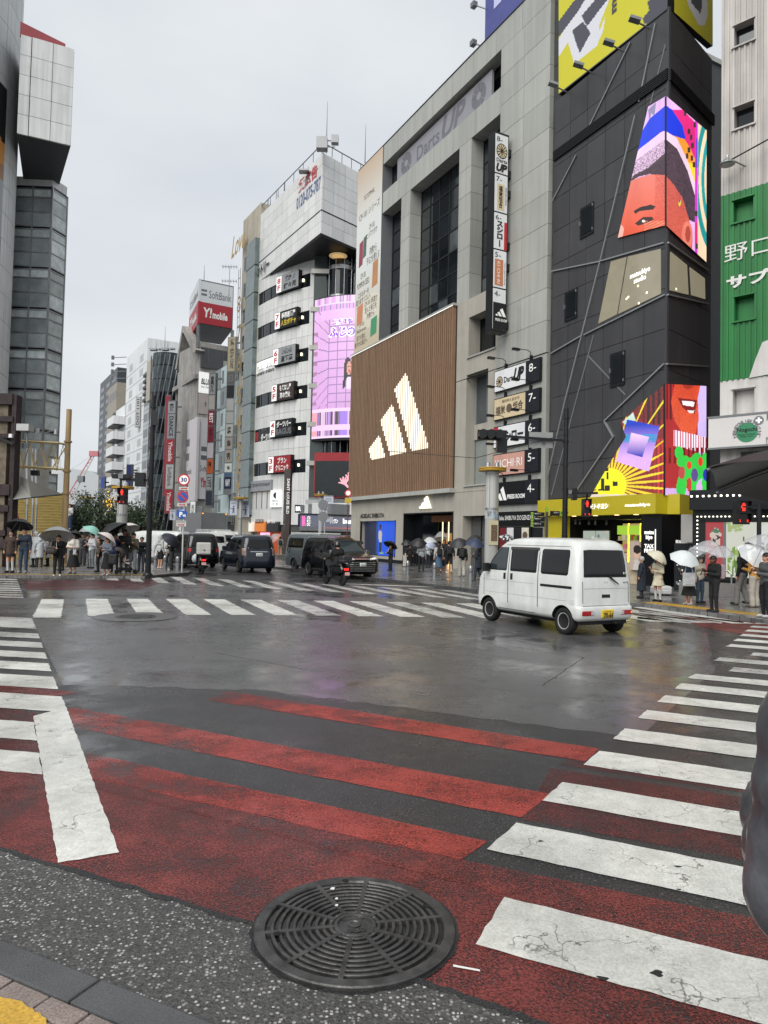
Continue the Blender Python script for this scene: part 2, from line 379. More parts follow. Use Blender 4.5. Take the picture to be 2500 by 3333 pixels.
def brickmat(name, c1, c2, mortar, sx, sz, rz, rough):
    m = bpy.data.materials.new(name); m.use_nodes = True; t = m.node_tree; N = t.nodes; Lk = t.links; b = N['Principled BSDF']
    g = N.new('ShaderNodeNewGeometry'); mp = N.new('ShaderNodeMapping'); mp.inputs['Rotation'].default_value = (0, 0, rz); Lk.new(g.outputs['Position'], mp.inputs[0])
    br = N.new('ShaderNodeTexBrick'); br.inputs['Color1'].default_value = (*c1, 1); br.inputs['Color2'].default_value = (*c2, 1); br.inputs['Mortar'].default_value = (*mortar, 1)
    br.inputs['Scale'].default_value = 1; br.inputs['Brick Width'].default_value = sx; br.inputs['Row Height'].default_value = sz; br.inputs['Mortar Size'].default_value = .008
    Lk.new(mp.outputs[0], br.inputs['Vector'])
    n = N.new('ShaderNodeTexNoise'); n.inputs['Scale'].default_value = 1.1; n.inputs['Detail'].default_value = 6; Lk.new(g.outputs['Position'], n.inputs['Vector'])
    r = N.new('ShaderNodeMapRange'); r.inputs['From Min'].default_value = .35; r.inputs['From Max'].default_value = .65; r.inputs['To Min'].default_value = rough[0]; r.inputs['To Max'].default_value = rough[1]
    Lk.new(n.outputs[0], r.inputs['Value']); Lk.new(r.outputs[0], b.inputs['Roughness'])
    r2 = N.new('ShaderNodeMapRange'); r2.inputs['From Min'].default_value = .3; r2.inputs['From Max'].default_value = .7; r2.inputs['To Min'].default_value = .7; r2.inputs['To Max'].default_value = 1.2
    Lk.new(n.outputs[0], r2.inputs['Value'])
    v = N.new('ShaderNodeVectorMath'); v.operation = 'SCALE'; Lk.new(br.outputs['Color'], v.inputs[0]); Lk.new(r2.outputs[0], v.inputs['Scale']); Lk.new(v.outputs[0], b.inputs['Base Color'])
    bp = N.new('ShaderNodeBump'); bp.inputs['Strength'].default_value = .3; bp.inputs['Distance'].default_value = .004; bp.invert = True; Lk.new(br.outputs['Fac'], bp.inputs['Height']); Lk.new(bp.outputs[0], b.inputs['Normal'])
    _mats[name] = m; return m
PAVE = brickmat('wet_paving_tiles', (.17, .165, .155), (.125, .12, .115), (.05, .05, .05), .3, .15, R(62), (.16, .4))
PAVE2 = brickmat('wet_grey_paving', (.15, .15, .15), (.10, .10, .10), (.04, .04, .04), .4, .2, R(28), (.10, .34))
road = tag(MB().quad((-400, -60, 0), (400, -60, 0), (400, 700, 0), (-400, 700, 0)).build('road', ASPH), kind='structure')
def sheet(name, pts, mat, z, parent=road, split=0):
    """flat painted sheet from plan points"""
    o = MB().add([(p[0], p[1], z) for p in pts], [tuple(range(len(pts)))]).build(name, mat, parent, fix=False)
    if o.data.polygons[0].normal.z < 0: o.data.flip_normals()
    return o
def gp(*ps): return [G(*p) for p in ps]
def rough_edge(a, b, n, amp):
    a, b = Vector(a[:2]), Vector(b[:2]); d = (b-a); nn = Vector((-d.y, d.x)).normalized()
    return [a+d*(i/n)+nn*(random.uniform(-amp, amp) if 0 < i < n else 0) for i in range(n+1)]
V2_ = lambda p: Vector((p[0], p[1]))
# coloured coating, near
gut = [G(-700, 2558), G(0, 2765), G(830, 3010), G(1350, 3190), G(1760, 3333), G(2700, 3680)]
edge = []
for a, b in zip(gut[:-1], gut[1:]): edge += rough_edge(a, b, 14, .012)[:-1]
edge.append(Vector(gut[-1][:2]))
top = gp((2900, 3100), (2500, 2990), (2380, 2975), (1500, 2798), (1240, 2735), (690, 2610), (305, 2530), (60, 2495), (-700, 2360))
sheet('worn_red_area', list(edge)+top, REDB, .0016)
sheet('faint_red_area', gp((-700, 2360), (60, 2495), (305, 2547), (290, 2490), (255, 2430), (170, 2330), (0, 2300), (-700, 2230)), REDC, .0016)
def band(name, tl, tr, br, bl, mat, z=.0026, n=24, fade=.06):
    A = rough_edge(G(*tl), G(*tr), n, .008); B = rough_edge(G(*br), G(*bl), n, .010)
    B = B[::-1]; o = MB().add([(p.x, p.y, z) for q in zip(A, B) for p in q], [(2*i, 2*i+1, 2*i+3, 2*i+2) for i in range(n)]).build(name, mat, road, fix=False)
    if o.data.polygons[0].normal.z < 0: o.data.flip_normals()
    at_ = o.data.attributes.new('wear', 'FLOAT', 'POINT'); at_.data.foreach_set('value', [fade*max(0, 1-i/n*1.5) for i in range(n+1) for _ in (0, 1)])
band('red_band', (746, 2251), (1951, 2438), (1905, 2479), (670, 2278), REDA)
band('red_band', (218.5, 2300), (1793, 2585), (1695, 2662), (241, 2368), REDA)
band('red_band', (275, 2449), (1589, 2739), (1500, 2800), (300, 2535), REDA)
band('red_band', (310, 2560), (1690, 2905), (1650, 2915), (312, 2570), REDB, .0032)
sheet('faint_red_area', gp((1793, 2500), (2420, 2595), (2440, 2760), (2420, 2800), (1700, 2668)), REDC, .0020)
sheet('faint_red_area', gp((1900, 2440), (2420, 2520), (2420, 2580), (1820, 2490)), REDC, .0020)
# red by the kerbs across the road
band('red_band', (70, 1888), (560, 1888), (450, 1921), (85, 1921), REDC, .0026, 6, 0)
band('red_band', (-300, 2190), (255, 2255), (160, 2268), (-300, 2280), REDB, .0026, 6, 0)
band('red_band', (2150, 1992), (2700, 2045), (2560, 2095), (2280, 2040), REDB, .0026, 6, 0)
# older, paler surfacing in the middle of the junction
mid = rough_edge(G(205, 2230), G(830, 2245), 20, .05)+rough_edge(G(830, 2245), G(2080, 2400), 30, .05)[1:]+[V2_(G(2330, 2180)), V2_(G(2300, 2060)), V2_(G(1700, 1925)), V2_(G(700, 1893)), V2_(G(-200, 1925)), V2_(G(120, 2050))]
sheet('older_surfacing', mid, ASPH2, .0008)
def seam(pts, wd=.009):
    for p, q in zip(pts[:-1], pts[1:]):
        A, B = V2_(G(*p)), V2_(G(*q)); nn = Vector((-(B-A).y, (B-A).x)).normalized(); E1 = rough_edge(A, B, 40, .012); sheet('road_seam', [e_+nn*wd*random.uniform(.4, 1.2) for e_ in E1]+[e_-nn*wd*random.uniform(.4, 1.2) for e_ in reversed(E1)], TAR_, .0012)
seam([(1400, 2012), (1900, 2140), (1765, 2232)]); seam([(1400, 2062), (1900, 2142), (2260, 2180)]); seam([(240, 2330), (560, 2380)], .008); seam([(880, 2440), (1130, 2490), (1250, 2480)], .007); seam([(1130, 2490), (1045, 2520)], .006); seam([(700, 2125), (1000, 2180)], .012)
# white crossing stripes
def stripe(pts, mat=WPAINT, z=.0042, amp=.006):
    q = [Vector(p[:2]) for p in pts]; out = []
    for i in range(4):
        L = (q[(i+1) % 4]-q[i]).length; n = max(3, min(40, int(L/.07)))
        out += rough_edge(q[i], q[(i+1) % 4], n, amp)[:-1]
    return sheet('crossing_stripe', out, mat, z)
def V2(p): return Vector((p[0], p[1]))
# right-hand crossing: stripe k starts at s0 + k*pitch, long side along sd
S0a, S0b = V2(G(1642, 2922)), V2(G(1548, 3076)); Sd = Vector((.90, -.43)).normalized()
starts = [((1642, 2922), (1548, 3076)), ((1681, 2679), (1585, 2766)), ((1831, 2547), (1766, 2607)), ((1951, 2445), (1899.6, 2490.5)), ((2033.7, 2371.5), (1996, 2406)),
          ((2105, 2312), (2077, 2338)), ((2165.6, 2264), (2138, 2285)), ((2218, 2224.5), (2196, 2242)), ((2263, 2194), (2237, 2208))]
for k, (a, b) in enumerate(starts):
    a, b = V2(G(*a)), V2(G(*b)); stripe([a, a+Sd*4.2, b+Sd*4.2, b])
stp = Vector((.505, .775))
a8, b8 = V2(G(2263, 2194)), V2(G(2237, 2208))
for k in range(1, 12):
    a = a8+stp*k; b = b8+stp*k; off = random.uniform(0, .5) if k in (1, 2, 3) else 0
    stripe([a+Sd*off, a+Sd*4.2, b+Sd*4.2, b+Sd*off], WPAINT2 if k in (1, 2, 3, 8, 9) else WPAINT, amp=.018)
# crossing in mid view
for k in range(-1, 17):
    f0 = Vector((-9.0, 18.85)) + Vector((1.0075, .0))*k; f0.y = 18.85 + .30*(1-math.exp(-k/3.5))*4.9 if k >= 0 else 18.5
    n0 = Vector((-7.27, 14.85)) + Vector((.965, 0))*k; n0.y = 14.85 + .30*(1-math.exp(-k/3.2))*5.9 if k >= 0 else 14.5
    if k < 0: continue
    wv = Vector((.56, .08)); stripe([f0, f0+wv, n0+wv, n0], WPAINT if k < 4 else WPAINT2 if k % 3 == 0 else WPAINT, amp=.018)
# far crossing
fc = lambda x, y: V2(G(x, y))
T0, T1, B0, B1 = fc(706, 1885), fc(968, 1897), fc(781, 1911), fc(1062, 1927); dT, dB = (T1-T0)/3, (B1-B0)/3
dT = dT*.5+dB*.5; dB = dT
for k in range(-6, 9):
    a_, b_ = T0+dT*k, B0+dB*k; stripe([a_, a_+dT*.48, b_+dB*.48, b_], WPAINT2, amp=.01)
sheet('stop_line', [V2(G(1110, 1899)), V2(G(1620, 1916)), V2(G(1620, 1920)), V2(G(1110, 1901.5))], WPAINT2, .0042)
# left-hand crossing
lw = Vector((-.985, .17))
rows = [(2012, 2047), (2063, 2079), (2092, 2110), (2125, 2145), (2160, 2186), (2204, 2244), (2268, 2320)]
ledge = [V2(G(101.7, 2008)), V2(G(184.6, 2234)), V2(G(216, 2302))]
def on_edge(y):
    xs = np.interp(y, [2008, 2053, 2234, 2302, 2600, 2777], [101.7, 120.6, 184.6, 216, 324, 388]); return V2(G(xs, y))
for a, b in rows:
    p, q = on_edge(a), on_edge(b); stripe([p, p+lw*4, q+lw*4, q], WPAINT if a > 2100 else WPAINT2)
for a, b in ((2352, 2412), (2452, 2522)):
    p = V2(G(np.interp(a, [2332, 2811], [109, 188])-2, a)); q = V2(G(np.interp(b, [2332, 2811], [109, 188])-2, b)); stripe([p, p+lw*3, q+lw*3, q])
sheet('edge_stripe', rough_edge(G(216, 2303), G(388, 2777), 60, .0045)+rough_edge(G(388, 2777), G(188, 2811), 6, .006)[1:]+rough_edge(G(188, 2811), G(109, 2332), 60, .0045)[1:], WPAINT, .0054)
for i in range(9):
    y0 = 1885+i*7.2; y1 = y0+4.2
    stripe([V2(G(55+i*2.6, y0)), V2(G(-300, y0-8)), V2(G(-300, y1-8)), V2(G(57+i*2.6, y1))], WPAINT2, amp=.01)
for (x, y, r_) in ((1960, 3188, .022), (2140, 3172, .026), (1760, 2740, .016), (2205, 2823, .018), (2210, 2898, .012), (1880, 2960, .010), (470, 2745, .01)):
    p = V2(G(x, y)); sheet('gum_mark', [p+Vector((r_*(1+.4*math.cos(3*t+x))*math.cos(t), r_*.8*(1+.3*math.sin(2*t+y))*math.sin(t))) for t in np.linspace(0, 6.28, 15)[:-1]], TAR_, .0052)
# lines towards the right-hand pavement
for (x0, y0, x1, y1, wd) in ((2080, 1986, 2420, 2024, 4.5), (2080, 1996, 2350, 2026, 4), (2075, 2008, 2250, 2024, 6)):
    stripe([V2(G(x0, y0)), V2(G(x1, y1)), V2(G(x1, y1+wd)), V2(G(x0, y0+wd))], WPAINT2, amp=.008)
# stone-chip gutter strip, tar joint, kerb and pavers, near
kb0, kb1 = V2(G(-700, 2800)), V2(G(1500, 3720)); kdir = (V2(G(660, 3333))-V2(G(0, 3070))).normalized(); kn = Vector((kdir.y, -kdir.x))
ka = V2(G(0, 3070))-kdir*3; kz = V2(G(660, 3333))+kdir*4
tag(sheet('gutter_strip', [tuple(p) for p in edge]+[tuple(kz), tuple(ka)], SPECK, .0036, None), kind='structure')
# broken dark joint between gutter strip and red coating
jm = MB()
for a, b in zip(edge[:-1], edge[1:]):
    d = (b-a).normalized(); n = Vector((-d.y, d.x)); w0 = random.uniform(.012, .03)
    jm.add([(*(a-n*w0), .006), (*(b-n*w0), .006), (*(b+n*.008), .010), (*(a+n*.008), .010)], [(0, 1, 2, 3)])
jm.build('tar_joint', TAR, road)
L = (kz-ka).length
kerb_e = tag(empty('kerb', (0, 0, 0)), kind='structure')
nk = 9
for i in range(nk):
    p = ka+kdir*(L*i/nk+.004); q = ka+kdir*(L*(i+1)/nk-.004)
    o = MB().slab([p, q, q+kn*.165, p+kn*.165], -.05, .022+random.uniform(0, .004)).build('kerb_stone', KERBM, kerb_e); ring_bevel(o, .012)
near_pave = tag(MB().slab([ka+kn*.165, kz+kn*.165, kz+kn*7, ka+kn*7], -.05, .008).build('near_pavement', TAR), kind='structure')
for r_ in range(4):
    for c in range(int(5.2/.212)):
        p = ka+kn*(.172+r_*.106)+kdir*(1.2+c*.212+(.106 if r_ % 2 else 0)); q = p+kdir*.203
        o = MB().slab([p, q, q+kn*.098, p+kn*.098], 0, .024+random.uniform(-.002, .002)).build('paver', PAVER, near_pave); ring_bevel(o, .006)
p0_ = ka+kn*.36+kdir*3.0
sheet('yellow_paint', rough_edge(V2(G(-120, 3245)), V2(G(55, 3280)), 8, .006)+rough_edge(V2(G(55, 3280)), V2(G(150, 3340)), 8, .006)[1:]+[V2(G(150, 3400)), V2(G(-200, 3400))], YTACT, .0285, near_pave)
# ------------------------------------------------------------------ manhole cover, near
mc = V2(G(1155, 3022)); MR = .466
sheet('tar_ring', [mc+Vector(((MR+.016+random.uniform(-.008, .01))*math.cos(t), (MR+.016+random.uniform(-.008, .01))*math.sin(t))) for t in np.linspace(0, 6.283, 49)[:-1]], TAR, .0046)
mh = empty('manhole_cover', (mc.x, mc.y, .0), R(12), 'large round cast iron manhole cover with slotted rings beside the stone-chip gutter', 'manhole cover')
b = MB(); b.smooth = False
b.lathe([(MR, -.03), (MR, .016), (MR-.006, .021), (MR-.05, .021), (MR-.055, .012), (MR-.055, -.03)], 64); b.build('rim', CASTI, mh)
MB().lathe([(MR-.057, -.03), (MR-.057, .006), (.001, .006)], 64).build('base_plate', M('manhole_bottom', (.02, .019, .018), .25, .1, var=.5, ns=30), mh)
def arc_bar(r0, r1, a0, a1, z0, z1, n):
    pts = [(r1*math.cos(a0+(a1-a0)*i/n), r1*math.sin(a0+(a1-a0)*i/n)) for i in range(n+1)]+[(r0*math.cos(a1-(a1-a0)*i/n), r0*math.sin(a1-(a1-a0)*i/n)) for i in range(n+1)]
    return MB().slab(pts, z0, z1)
rr = [.105+.0335*i for i in range(11)]
for i, r_ in enumerate(rr):
    if r_+.017 < MR-.056:
        o = MB(); n = 56
        o.lathe([(r_+.0165, 0), (r_+.0165, .017), (r_+.013, .020), (r_+.003, .020), (r_, .017), (r_, 0)], n); o.build('ring_bar', CASTI, mh)
for k in range(10):
    a = 2*math.pi*k/10; c, s_ = math.cos(a), math.sin(a); nx_, ny_ = -s_*.011, c*.011
    MB().slab([(c*.1+nx_, s_*.1+ny_), (c*(MR-.05)+nx_, s_*(MR-.05)+ny_), (c*(MR-.05)-nx_, s_*(MR-.05)-ny_), (c*.1-nx_, s_*.1-ny_)], 0, .0207).build('spoke', CASTI, mh)
MB().lathe([(.100, 0), (.100, .018), (.094, .022), (.082, .022), (.079, .012), (.001, .012)], 40).build('hub', CASTI, mh)
for k in range(14):
    a = 2*math.pi*k/14; MB().lathe([(.011, 0), (.011, .019), (.007, .022), (.001, .022)], 8, (.112*math.cos(a), .112*math.sin(a))).build('hub_tooth', CASTI, mh)
for (x, y, s_) in ((0, .012, .032), (0, -.05, .016), (-.032, -.048, .013), (.032, -.048, .013)):
    MB().lathe([(s_, .01), (s_, .018), (s_*.7, .020), (s_*.55, .014), (.001, .014)], 20, (x, y)).build('emblem', CASTI, mh)
o = text(mh, 'OSAKA 8', -.052, .052, .046, .066, CASTI, name='cast_lettering', bold=.03, P=lambda a, b: (a, b, .0185))
for (x, y) in ((.02, .42), (-.36, -.02), (.37, .1)):
    MB().lathe([(.017, .02), (.017, .0222), (.001, .0222)], 12, (x, y)).build('lifting_hole', M('hole_black', (.003, .003, .003), .9, var=0), mh)
PAPER = M('wet_paper', '#d9d9d4', .5)
for (px, py, s_) in ((1082, 2907, .012), (1095, 2940, .008), (1095, 2962, .008)):
    p = G(px, py); MB().slab([(p.x-s_, p.y-s_*.6), (p.x+s_*.7, p.y-s_), (p.x+s_, p.y+s_*.8), (p.x-s_*.4, p.y+s_)], .0225, .0245).build('paper_scrap', PAPER, mh).matrix_parent_inverse = Matrix.Rotation(-R(12), 4, 'Z') @ Matrix.Translation((-mc.x, -mc.y, 0))
a, b_ = G(1475, 3150), G(1562, 3166)
tag(MB().slab([(a.x, a.y-.006), (b_.x, b_.y-.005), (b_.x, b_.y+.005), (a.x, a.y+.006)], .0085, .0105).build('paper_strip', PAPER), 'thin white paper strip lying on the red coating by the manhole cover', 'litter')
# ------------------------------------------------------------------ manhole cover, across the road
c2 = V2(G(442, 2008)); m2 = empty('manhole_cover', (c2.x, c2.y, 0), 0, 'small dark manhole cover in a grey ring by the white crossing stripes', 'manhole cover')
MB().lathe([(.86, .004), (.86, .0095), (.42, .0095)], 40).build('surround', wet('patched_asphalt', (.075, .075, .075), rough=(.25, .4)), m2)
MB().lathe([(.42, .004), (.42, .018), (.38, .018), (.37, .012), (.001, .012)], 32).build('lid', CASTI, m2)
for k in range(-3, 4): ubox('rib', m2, CASTI, -.33, .33, k*.09-.02, k*.09+.02, .012, .019)
# ------------------------------------------------------------------ pavements across the road
def pavement(name, pts, mat, h=.10, kerbs=()):
    o = tag(MB().slab(pts, -.02, h).build(name, mat), kind='structure')
    for (i, n) in kerbs:
        p, q = V2(pts[i]), V2(pts[i+1]); d = (q-p).normalized(); nn = Vector((-d.y, d.x)); Ln = (q-p).length
        if nn.dot(Vector((0, -1))) < 0 and abs(nn.y) > .2: nn = -nn
        for k in range(n):
            a = p+d*(Ln*k/n+.006); b = p+d*(Ln*(k+1)/n-.006)
            k_ = MB().slab([a+nn*.02, b+nn*.02, b-nn*.16, a-nn*.16], -.02, h+.006).build('kerb_stone', KERBM, o)
    return o
lp = [V2(G(-900, 1879)), V2(G(470, 1883.5)), V2(G(612, 1871)), V2(G(618, 1866))]
ld = (V2(G(506, 1847))-V2(G(577, 1859.5))).normalized(); LDIR = ld
lp += [lp[-1]+ld*120, lp[-1]+ld*120+Vector((-60, 0)), lp[0]+Vector((-60, 0))]
pavL = pavement('left_pavement', lp, PAVE, .10, ((1, 10), (3, 40)))
for k in range(60):
    p = V2(G(-150, 1879)).lerp(V2(G(462, 1880)), k/60); ubox('tactile_block', pavL, YTACT, p.x-.15, p.x+.15, p.y+.25, p.y+.55, .10, .106)
rp_ = [V2(G(1190, 1885))+Vector((-.54, .84))*22, V2(G(1190, 1885)), V2(G(1600, 1935)), V2(G(1800, 1948)), V2(G(2085, 1976)), V2(G(2500, 2032)), V2(G(3300, 2150)), Vector((60, 16)), Vector((60, 60))]
pavR = pavement('right_pavement', rp_, PAVE2, .10, ((0, 30), (1, 10), (2, 4)))
q = [V2(G(2085, 1972)), V2(G(2500, 2022)), V2(G(3000, 2095))]
for a, b_ in zip(q[:-1], q[1:]):
    L_ = (b_-a).length; n = int(L_/.3); d = (b_-a).normalized(); nn = Vector((-d.y, d.x))
    for k in range(n):
        for r_ in range(2 if a is q[0] else 3):
            c = a+d*(.3*k+.15)+nn*(.18+.3*r_); ubox('tactile_block', pavR, YTACT, c.x-.142, c.x+.142, c.y-.142, c.y+.142, .10, .106, math.atan2(d.y, d.x))
fp = [Vector((-9.5, 62)), Vector((14, 72)), Vector((-4, 120)), Vector((-60, 190)), Vector((-63, 185)), Vector((-18.5, 84))]
pavement('far_pavement', fp, PAVE2, .106)
# ================================================================== buildings
def wall_holes(name, parent, mat, u0, u1, z0, z1, y0, y1, holes):
    """wall sheet with openings and their reveals: front at y0, reveals to y1"""
    us = sorted({u0, u1, *[v for h in holes for v in h[:2]]}); zs = sorted({z0, z1, *[v for h in holes for v in h[2:]]})
    solid = lambda i, j: 0 <= i < len(us)-1 and 0 <= j < len(zs)-1 and not any(h[0] <= (us[i]+us[i+1])/2 <= h[1] and h[2] <= (zs[j]+zs[j+1])/2 <= h[3] for h in holes)
    b = MB()
    for i in range(len(us)-1):
        for j in range(len(zs)-1):
            if not solid(i, j): continue
            a, c, e, f = us[i], us[i+1], zs[j], zs[j+1]
            b.quad((a, y0, e), (c, y0, e), (c, y0, f), (a, y0, f))
            if not solid(i-1, j): b.quad((a, y0, e), (a, y0, f), (a, y1, f), (a, y1, e))
            if not solid(i+1, j): b.quad((c, y0, e), (c, y1, e), (c, y1, f), (c, y0, f))
            if not solid(i, j-1): b.quad((a, y0, e), (a, y1, e), (c, y1, e), (c, y0, e))
            if not solid(i, j+1): b.quad((a, y0, f), (c, y0, f), (c, y1, f), (a, y1, f))
    return b.build(name, mat, parent, fix=False)
def clad(parent, mat, u0, u1, z0, z1, nu, nz, y0=0.0, y1=.1, gap=.02, name='panel'):
    du, dz = (u1-u0)/nu, (z1-z0)/nz; out = []
    for i in range(nu):
        for j in range(nz):
            o = ubox(name, parent, mat, u0+i*du+gap/2, u0+(i+1)*du-gap/2, y0+random.uniform(-.004, .004), y1, z0+j*dz+gap/2, z0+(j+1)*dz-gap/2)
            out.append(o)
    return out
PALEG = M('glass_with_blind', '#4d5356', .07, .1, var=.35, ns=.8, spec=.7, ov=.3)
def glaze(parent, gm, fm, u0, u1, z0, z1, nu, nz, y=0.0, fr=.06, name='window', dep=.06):
    """a window part with its frame bars and panes as sub-parts"""
    e = sub(name, parent)
    for i in range(nu+1):
        u = u0+(u1-u0)*i/nu; ubox('mullion', e, fm, u-fr/2, u+fr/2, y-.03, y+dep, z0, z1)
    for j in range(nz+1):
        z = z0+(z1-z0)*j/nz; ubox('transom', e, fm, u0, u1, y-.025, y+dep-.005, z-fr/2, z+fr/2)
    du, dz = (u1-u0)/nu, (z1-z0)/nz
    for i in range(nu):
        for j in range(nz):
            o = ubox('pane', e, gm if random.random() > .22 or gm not in (GLASSD, GLASSR) else PALEG, u0+i*du, u0+(i+1)*du, y+.012, y+.03, z0+j*dz, z0+(j+1)*dz)
            o.rotation_euler = (random.uniform(-.004, .004), 0, random.uniform(-.004, .004))
    return e
def three_bars(parent, mat, u, z, wd, ht, y0, y1, name='logo_bar'):
    """three rising slanted bars"""
    P = [[(0, .13), (.16, .24), (.265, .0), (.06, .0)], [(.20, .37), (.38, .54), (.63, .0), (.36, .0)], [(.42, .76), (.66, 1.0), (1.0, 0), (.73, .0)]]
    for q in P: prism(name, parent, mat, [(u+a*wd, z+c*ht) for a, c in q], y0, y1)
GREYPAN = M('grey_metal_panel', '#a5a6a0', .42, .2, var=.05, ns=.5, streak=.08, ov=.09)
GREYCON = M('smooth_grey_render', '#9b978d', .7, var=.08, ns=.9, streak=.06, bump=.1)
SLAT = M('brown_slat', '#806650', .5, var=.12, ns=3, streak=.1, ov=.08)
SLATB = M('slat_backing', '#2d211a', .7, var=.2)
WARM = E_('warm_light', '#ffdca0', 1.2)
LOGOL = E_('logo_light', '#fff4dc', .62)
WA = Wall((-2.3, 54.9), (8.17, 34.96))
A = empty('commercial_building', WA.w(0, 0), WA.rz, 'grey panelled shop building with a huge brown slatted screen and lit three-bar logo', 'building')
core = ubox('core', A, M('building_core', '#3a3b3c', .7), -.6, 22.0, 1.3, 16, .0, 30.5)
ubox('roof_slab', A, GREYPAN, -.62, 22.12, .1, 16, 30.5, 30.8)
# panel cladding
clad(A, GREYPAN, 3.65, 22.1, 29.45, 30.9, 8, 1, 0, .9)
clad(A, GREYPAN, 3.65, 17.95, 25.75, 27.3, 6, 1, 0, .9)
clad(A, GREYPAN, 6.55, 7.85, 16.0, 25.75, 1, 6, 0, .9)
clad(A, GREYPAN, 13.85, 15.15, 16.0, 25.75, 1, 6, 0, .9)
clad(A, GREYPAN, 17.95, 22.1, 11.3, 29.45, 2, 11, 0, .9)
ubox('cap_strip', A, DARK, -.66, 22.14, -.03, .9, 30.9, 30.97)
clad(A, M('dark_grey_panel', '#3f4140', .45, .3, streak=.1), 22.1, 22.75, 0.1, 30.9, 1, 19, .25, .9)
for (z0, z1) in ((11.28, 11.32),): ubox('joint_strip', A, DARK, 13.95, 22.1, -.006, .1, z0, z1)
# tall bays
for (a, c, n) in ((3.72, 6.55, 2), (7.85, 13.85, 5), (15.15, 17.95, 3)):
    glaze(A, GLASSR, DARK, a, c, 16.05, 25.75, n, 7, .9, .09)
glaze(A, GLASSD, DARK, 3.65, 17.95, 27.3, 29.45, 8, 1, .8, .08)
# band sign inside the top recess
ubox('band_sign', A, M('lilac_grey_board', '#86868c', .45, var=.05), 5.2, 16.6, .35, .5, 27.5, 29.2)
LIL = M('lilac_dark_print', '#68686f', .5, var=.02, ov=0)
text(A, 'Darts', 8.0, 10.9, 27.75, 28.75, LIL, .34, bold=.01); text(A, 'UP', 11.2, 13.9, 27.6, 29.1, LIL, .34, bold=.03, shear=.3)
for u in (6.5, 15.3):
    b = MB()
    for k in range(10):
        a0 = 2*math.pi*k/10+.05; a1 = a0+.5
        b.prism([(u+.25*math.cos(a0), 28.35+.25*math.sin(a0)), (u+.75*math.cos(a0), 28.35+.75*math.sin(a0)), (u+.75*math.cos(a1), 28.35+.75*math.sin(a1)), (u+.25*math.cos(a1), 28.35+.25*math.sin(a1))], .335, .345)
    b.build('dartboard_print', LIL, A)
# printed banner at the left end
BAN = picture_mat('printed_sheet', 0)
cv = Canvas(40, 150, '#cdb99a'); cv.grad(cv.Y < 2, '#b9a48c', '#cfd3d0', lo=0, hi=.32); cv.grad(cv.Y > .55, '#cfd3d0', '#b3a68a', lo=.55, hi=1)
cv.ell(.55, .80, .55, .09, '#d8d2bf', .5); cv.ell(.55, .80, .42, .065, '#c7c6b6', .5); cv.ell(.6, .80, .25, .04, '#dad6c8', .6)
picture('banner', A, cv, lambda fx, fy: (-.62+fx*4.24, -.05, 30.85-fy*14.85), BAN)
ubox('banner_backing', A, GREYM, -.62, 3.62, -.04, .9, 16.0, 30.85)
BRN = M('brown_print', '#5d4f42', .5, var=.02, ov=0)
text(A, 'SCOPHIL', .6, 2.4, 28.0, 28.35, BRN, -.06); text(A, 'CP-101 シリーズ', -.2, 3.3, 26.6, 27.2, BRN, -.06)
for (s, a, c, z0, z1) in (('CP-101\nヒメマツタケ', 1.2, 3.0, 24.7, 25.7), ('内側から\n守る力を整える', 1.3, 3.4, 22.6, 23.9), ('CP-101\nPUMPKIN SEED', -.3, 1.8, 21.2, 22.3), ('エネルギーを\n取り戻すリズムへ', -.4, 2.1, 19.9, 20.9),
                          ('CP-101 肝源力\n澄んだ毎日を\n内側から', 1.1, 3.2, 18.4, 19.9), ('CP-101\nPanDetoxase', -.2, 1.5, 17.7, 18.4), ('巡りを整え\n軽やかな毎日へ', -.5, 1.7, 16.6, 17.5)):
    text(A, s, a, c, z0, z1, BRN, -.06, spl=1.0)
for (u0, u1, z0, z1, c) in ((-.1, .55, 22.9, 24.9, '#8d3a4a'), (.6, 1.15, 23.4, 25.1, '#54655c'), (2.3, 3.2, 20.6, 22.6, '#b07f55'), (-.25, .75, 18.3, 19.9, '#c27f5f'), (2.2, 3.2, 16.9, 18.3, '#3f8a62')):
    prism('product_print', A, M('print_'+c[1:], c, .5, var=.1), [(u0, z0), (u1, z0+.1), (u1+.05, z1), (u0+.08, z1-.1)], -.062, -.055)
# brown slatted screen
scr = sub('slatted_screen', A)
ubox('backing_board', scr, SLATB, -.6, 13.95, -.05, .9, 4.88, 15.95)
ubox('top_trim', scr, GREYPAN, -.66, 14.0, -.34, .0, 15.95, 16.1); ubox('bottom_trim', scr, GREYPAN, -.70, 14.05, -.42, .0, 4.62, 4.88)
ubox('light_line', scr, WGLOW, -.6, 13.95, -.345, -.335, 15.93, 15.97)
bars = []
for q in ([(140, 1140), (235, 1012), (290, 1212), (163, 1237)], [(245, 885), (352, 733), (482, 1167), (335, 1197)], [(371, 603), (476, 450), (683, 1127), (525, 1157)]):
    bars.append([WA.uz(1150+x/2.766, 1050+y/2.766, -.3) for x, y in q])
def vrange(poly, u):
    zs = []
    for i in range(len(poly)):
        (a, za), (c, zc) = poly[i], poly[(i+1) % len(poly)]
        if (a <= u) != (c <= u): zs.append(za+(zc-za)*(u-a)/(c-a))
    return (min(zs), max(zs)) if len(zs) > 1 else None
NS = 62
for k in range(NS):
    u = -.6+(k+.5)*14.55/NS
    ubox('slat', scr, SLAT, u-.062, u+.062, -.30, -.05, 4.88, 15.95)
    for pz in bars:
        r_ = vrange(pz, u)
        if r_: ubox('light_strip', scr, LOGOL, u-.055, u+.055, -.325, -.302, r_[0], r_[1])
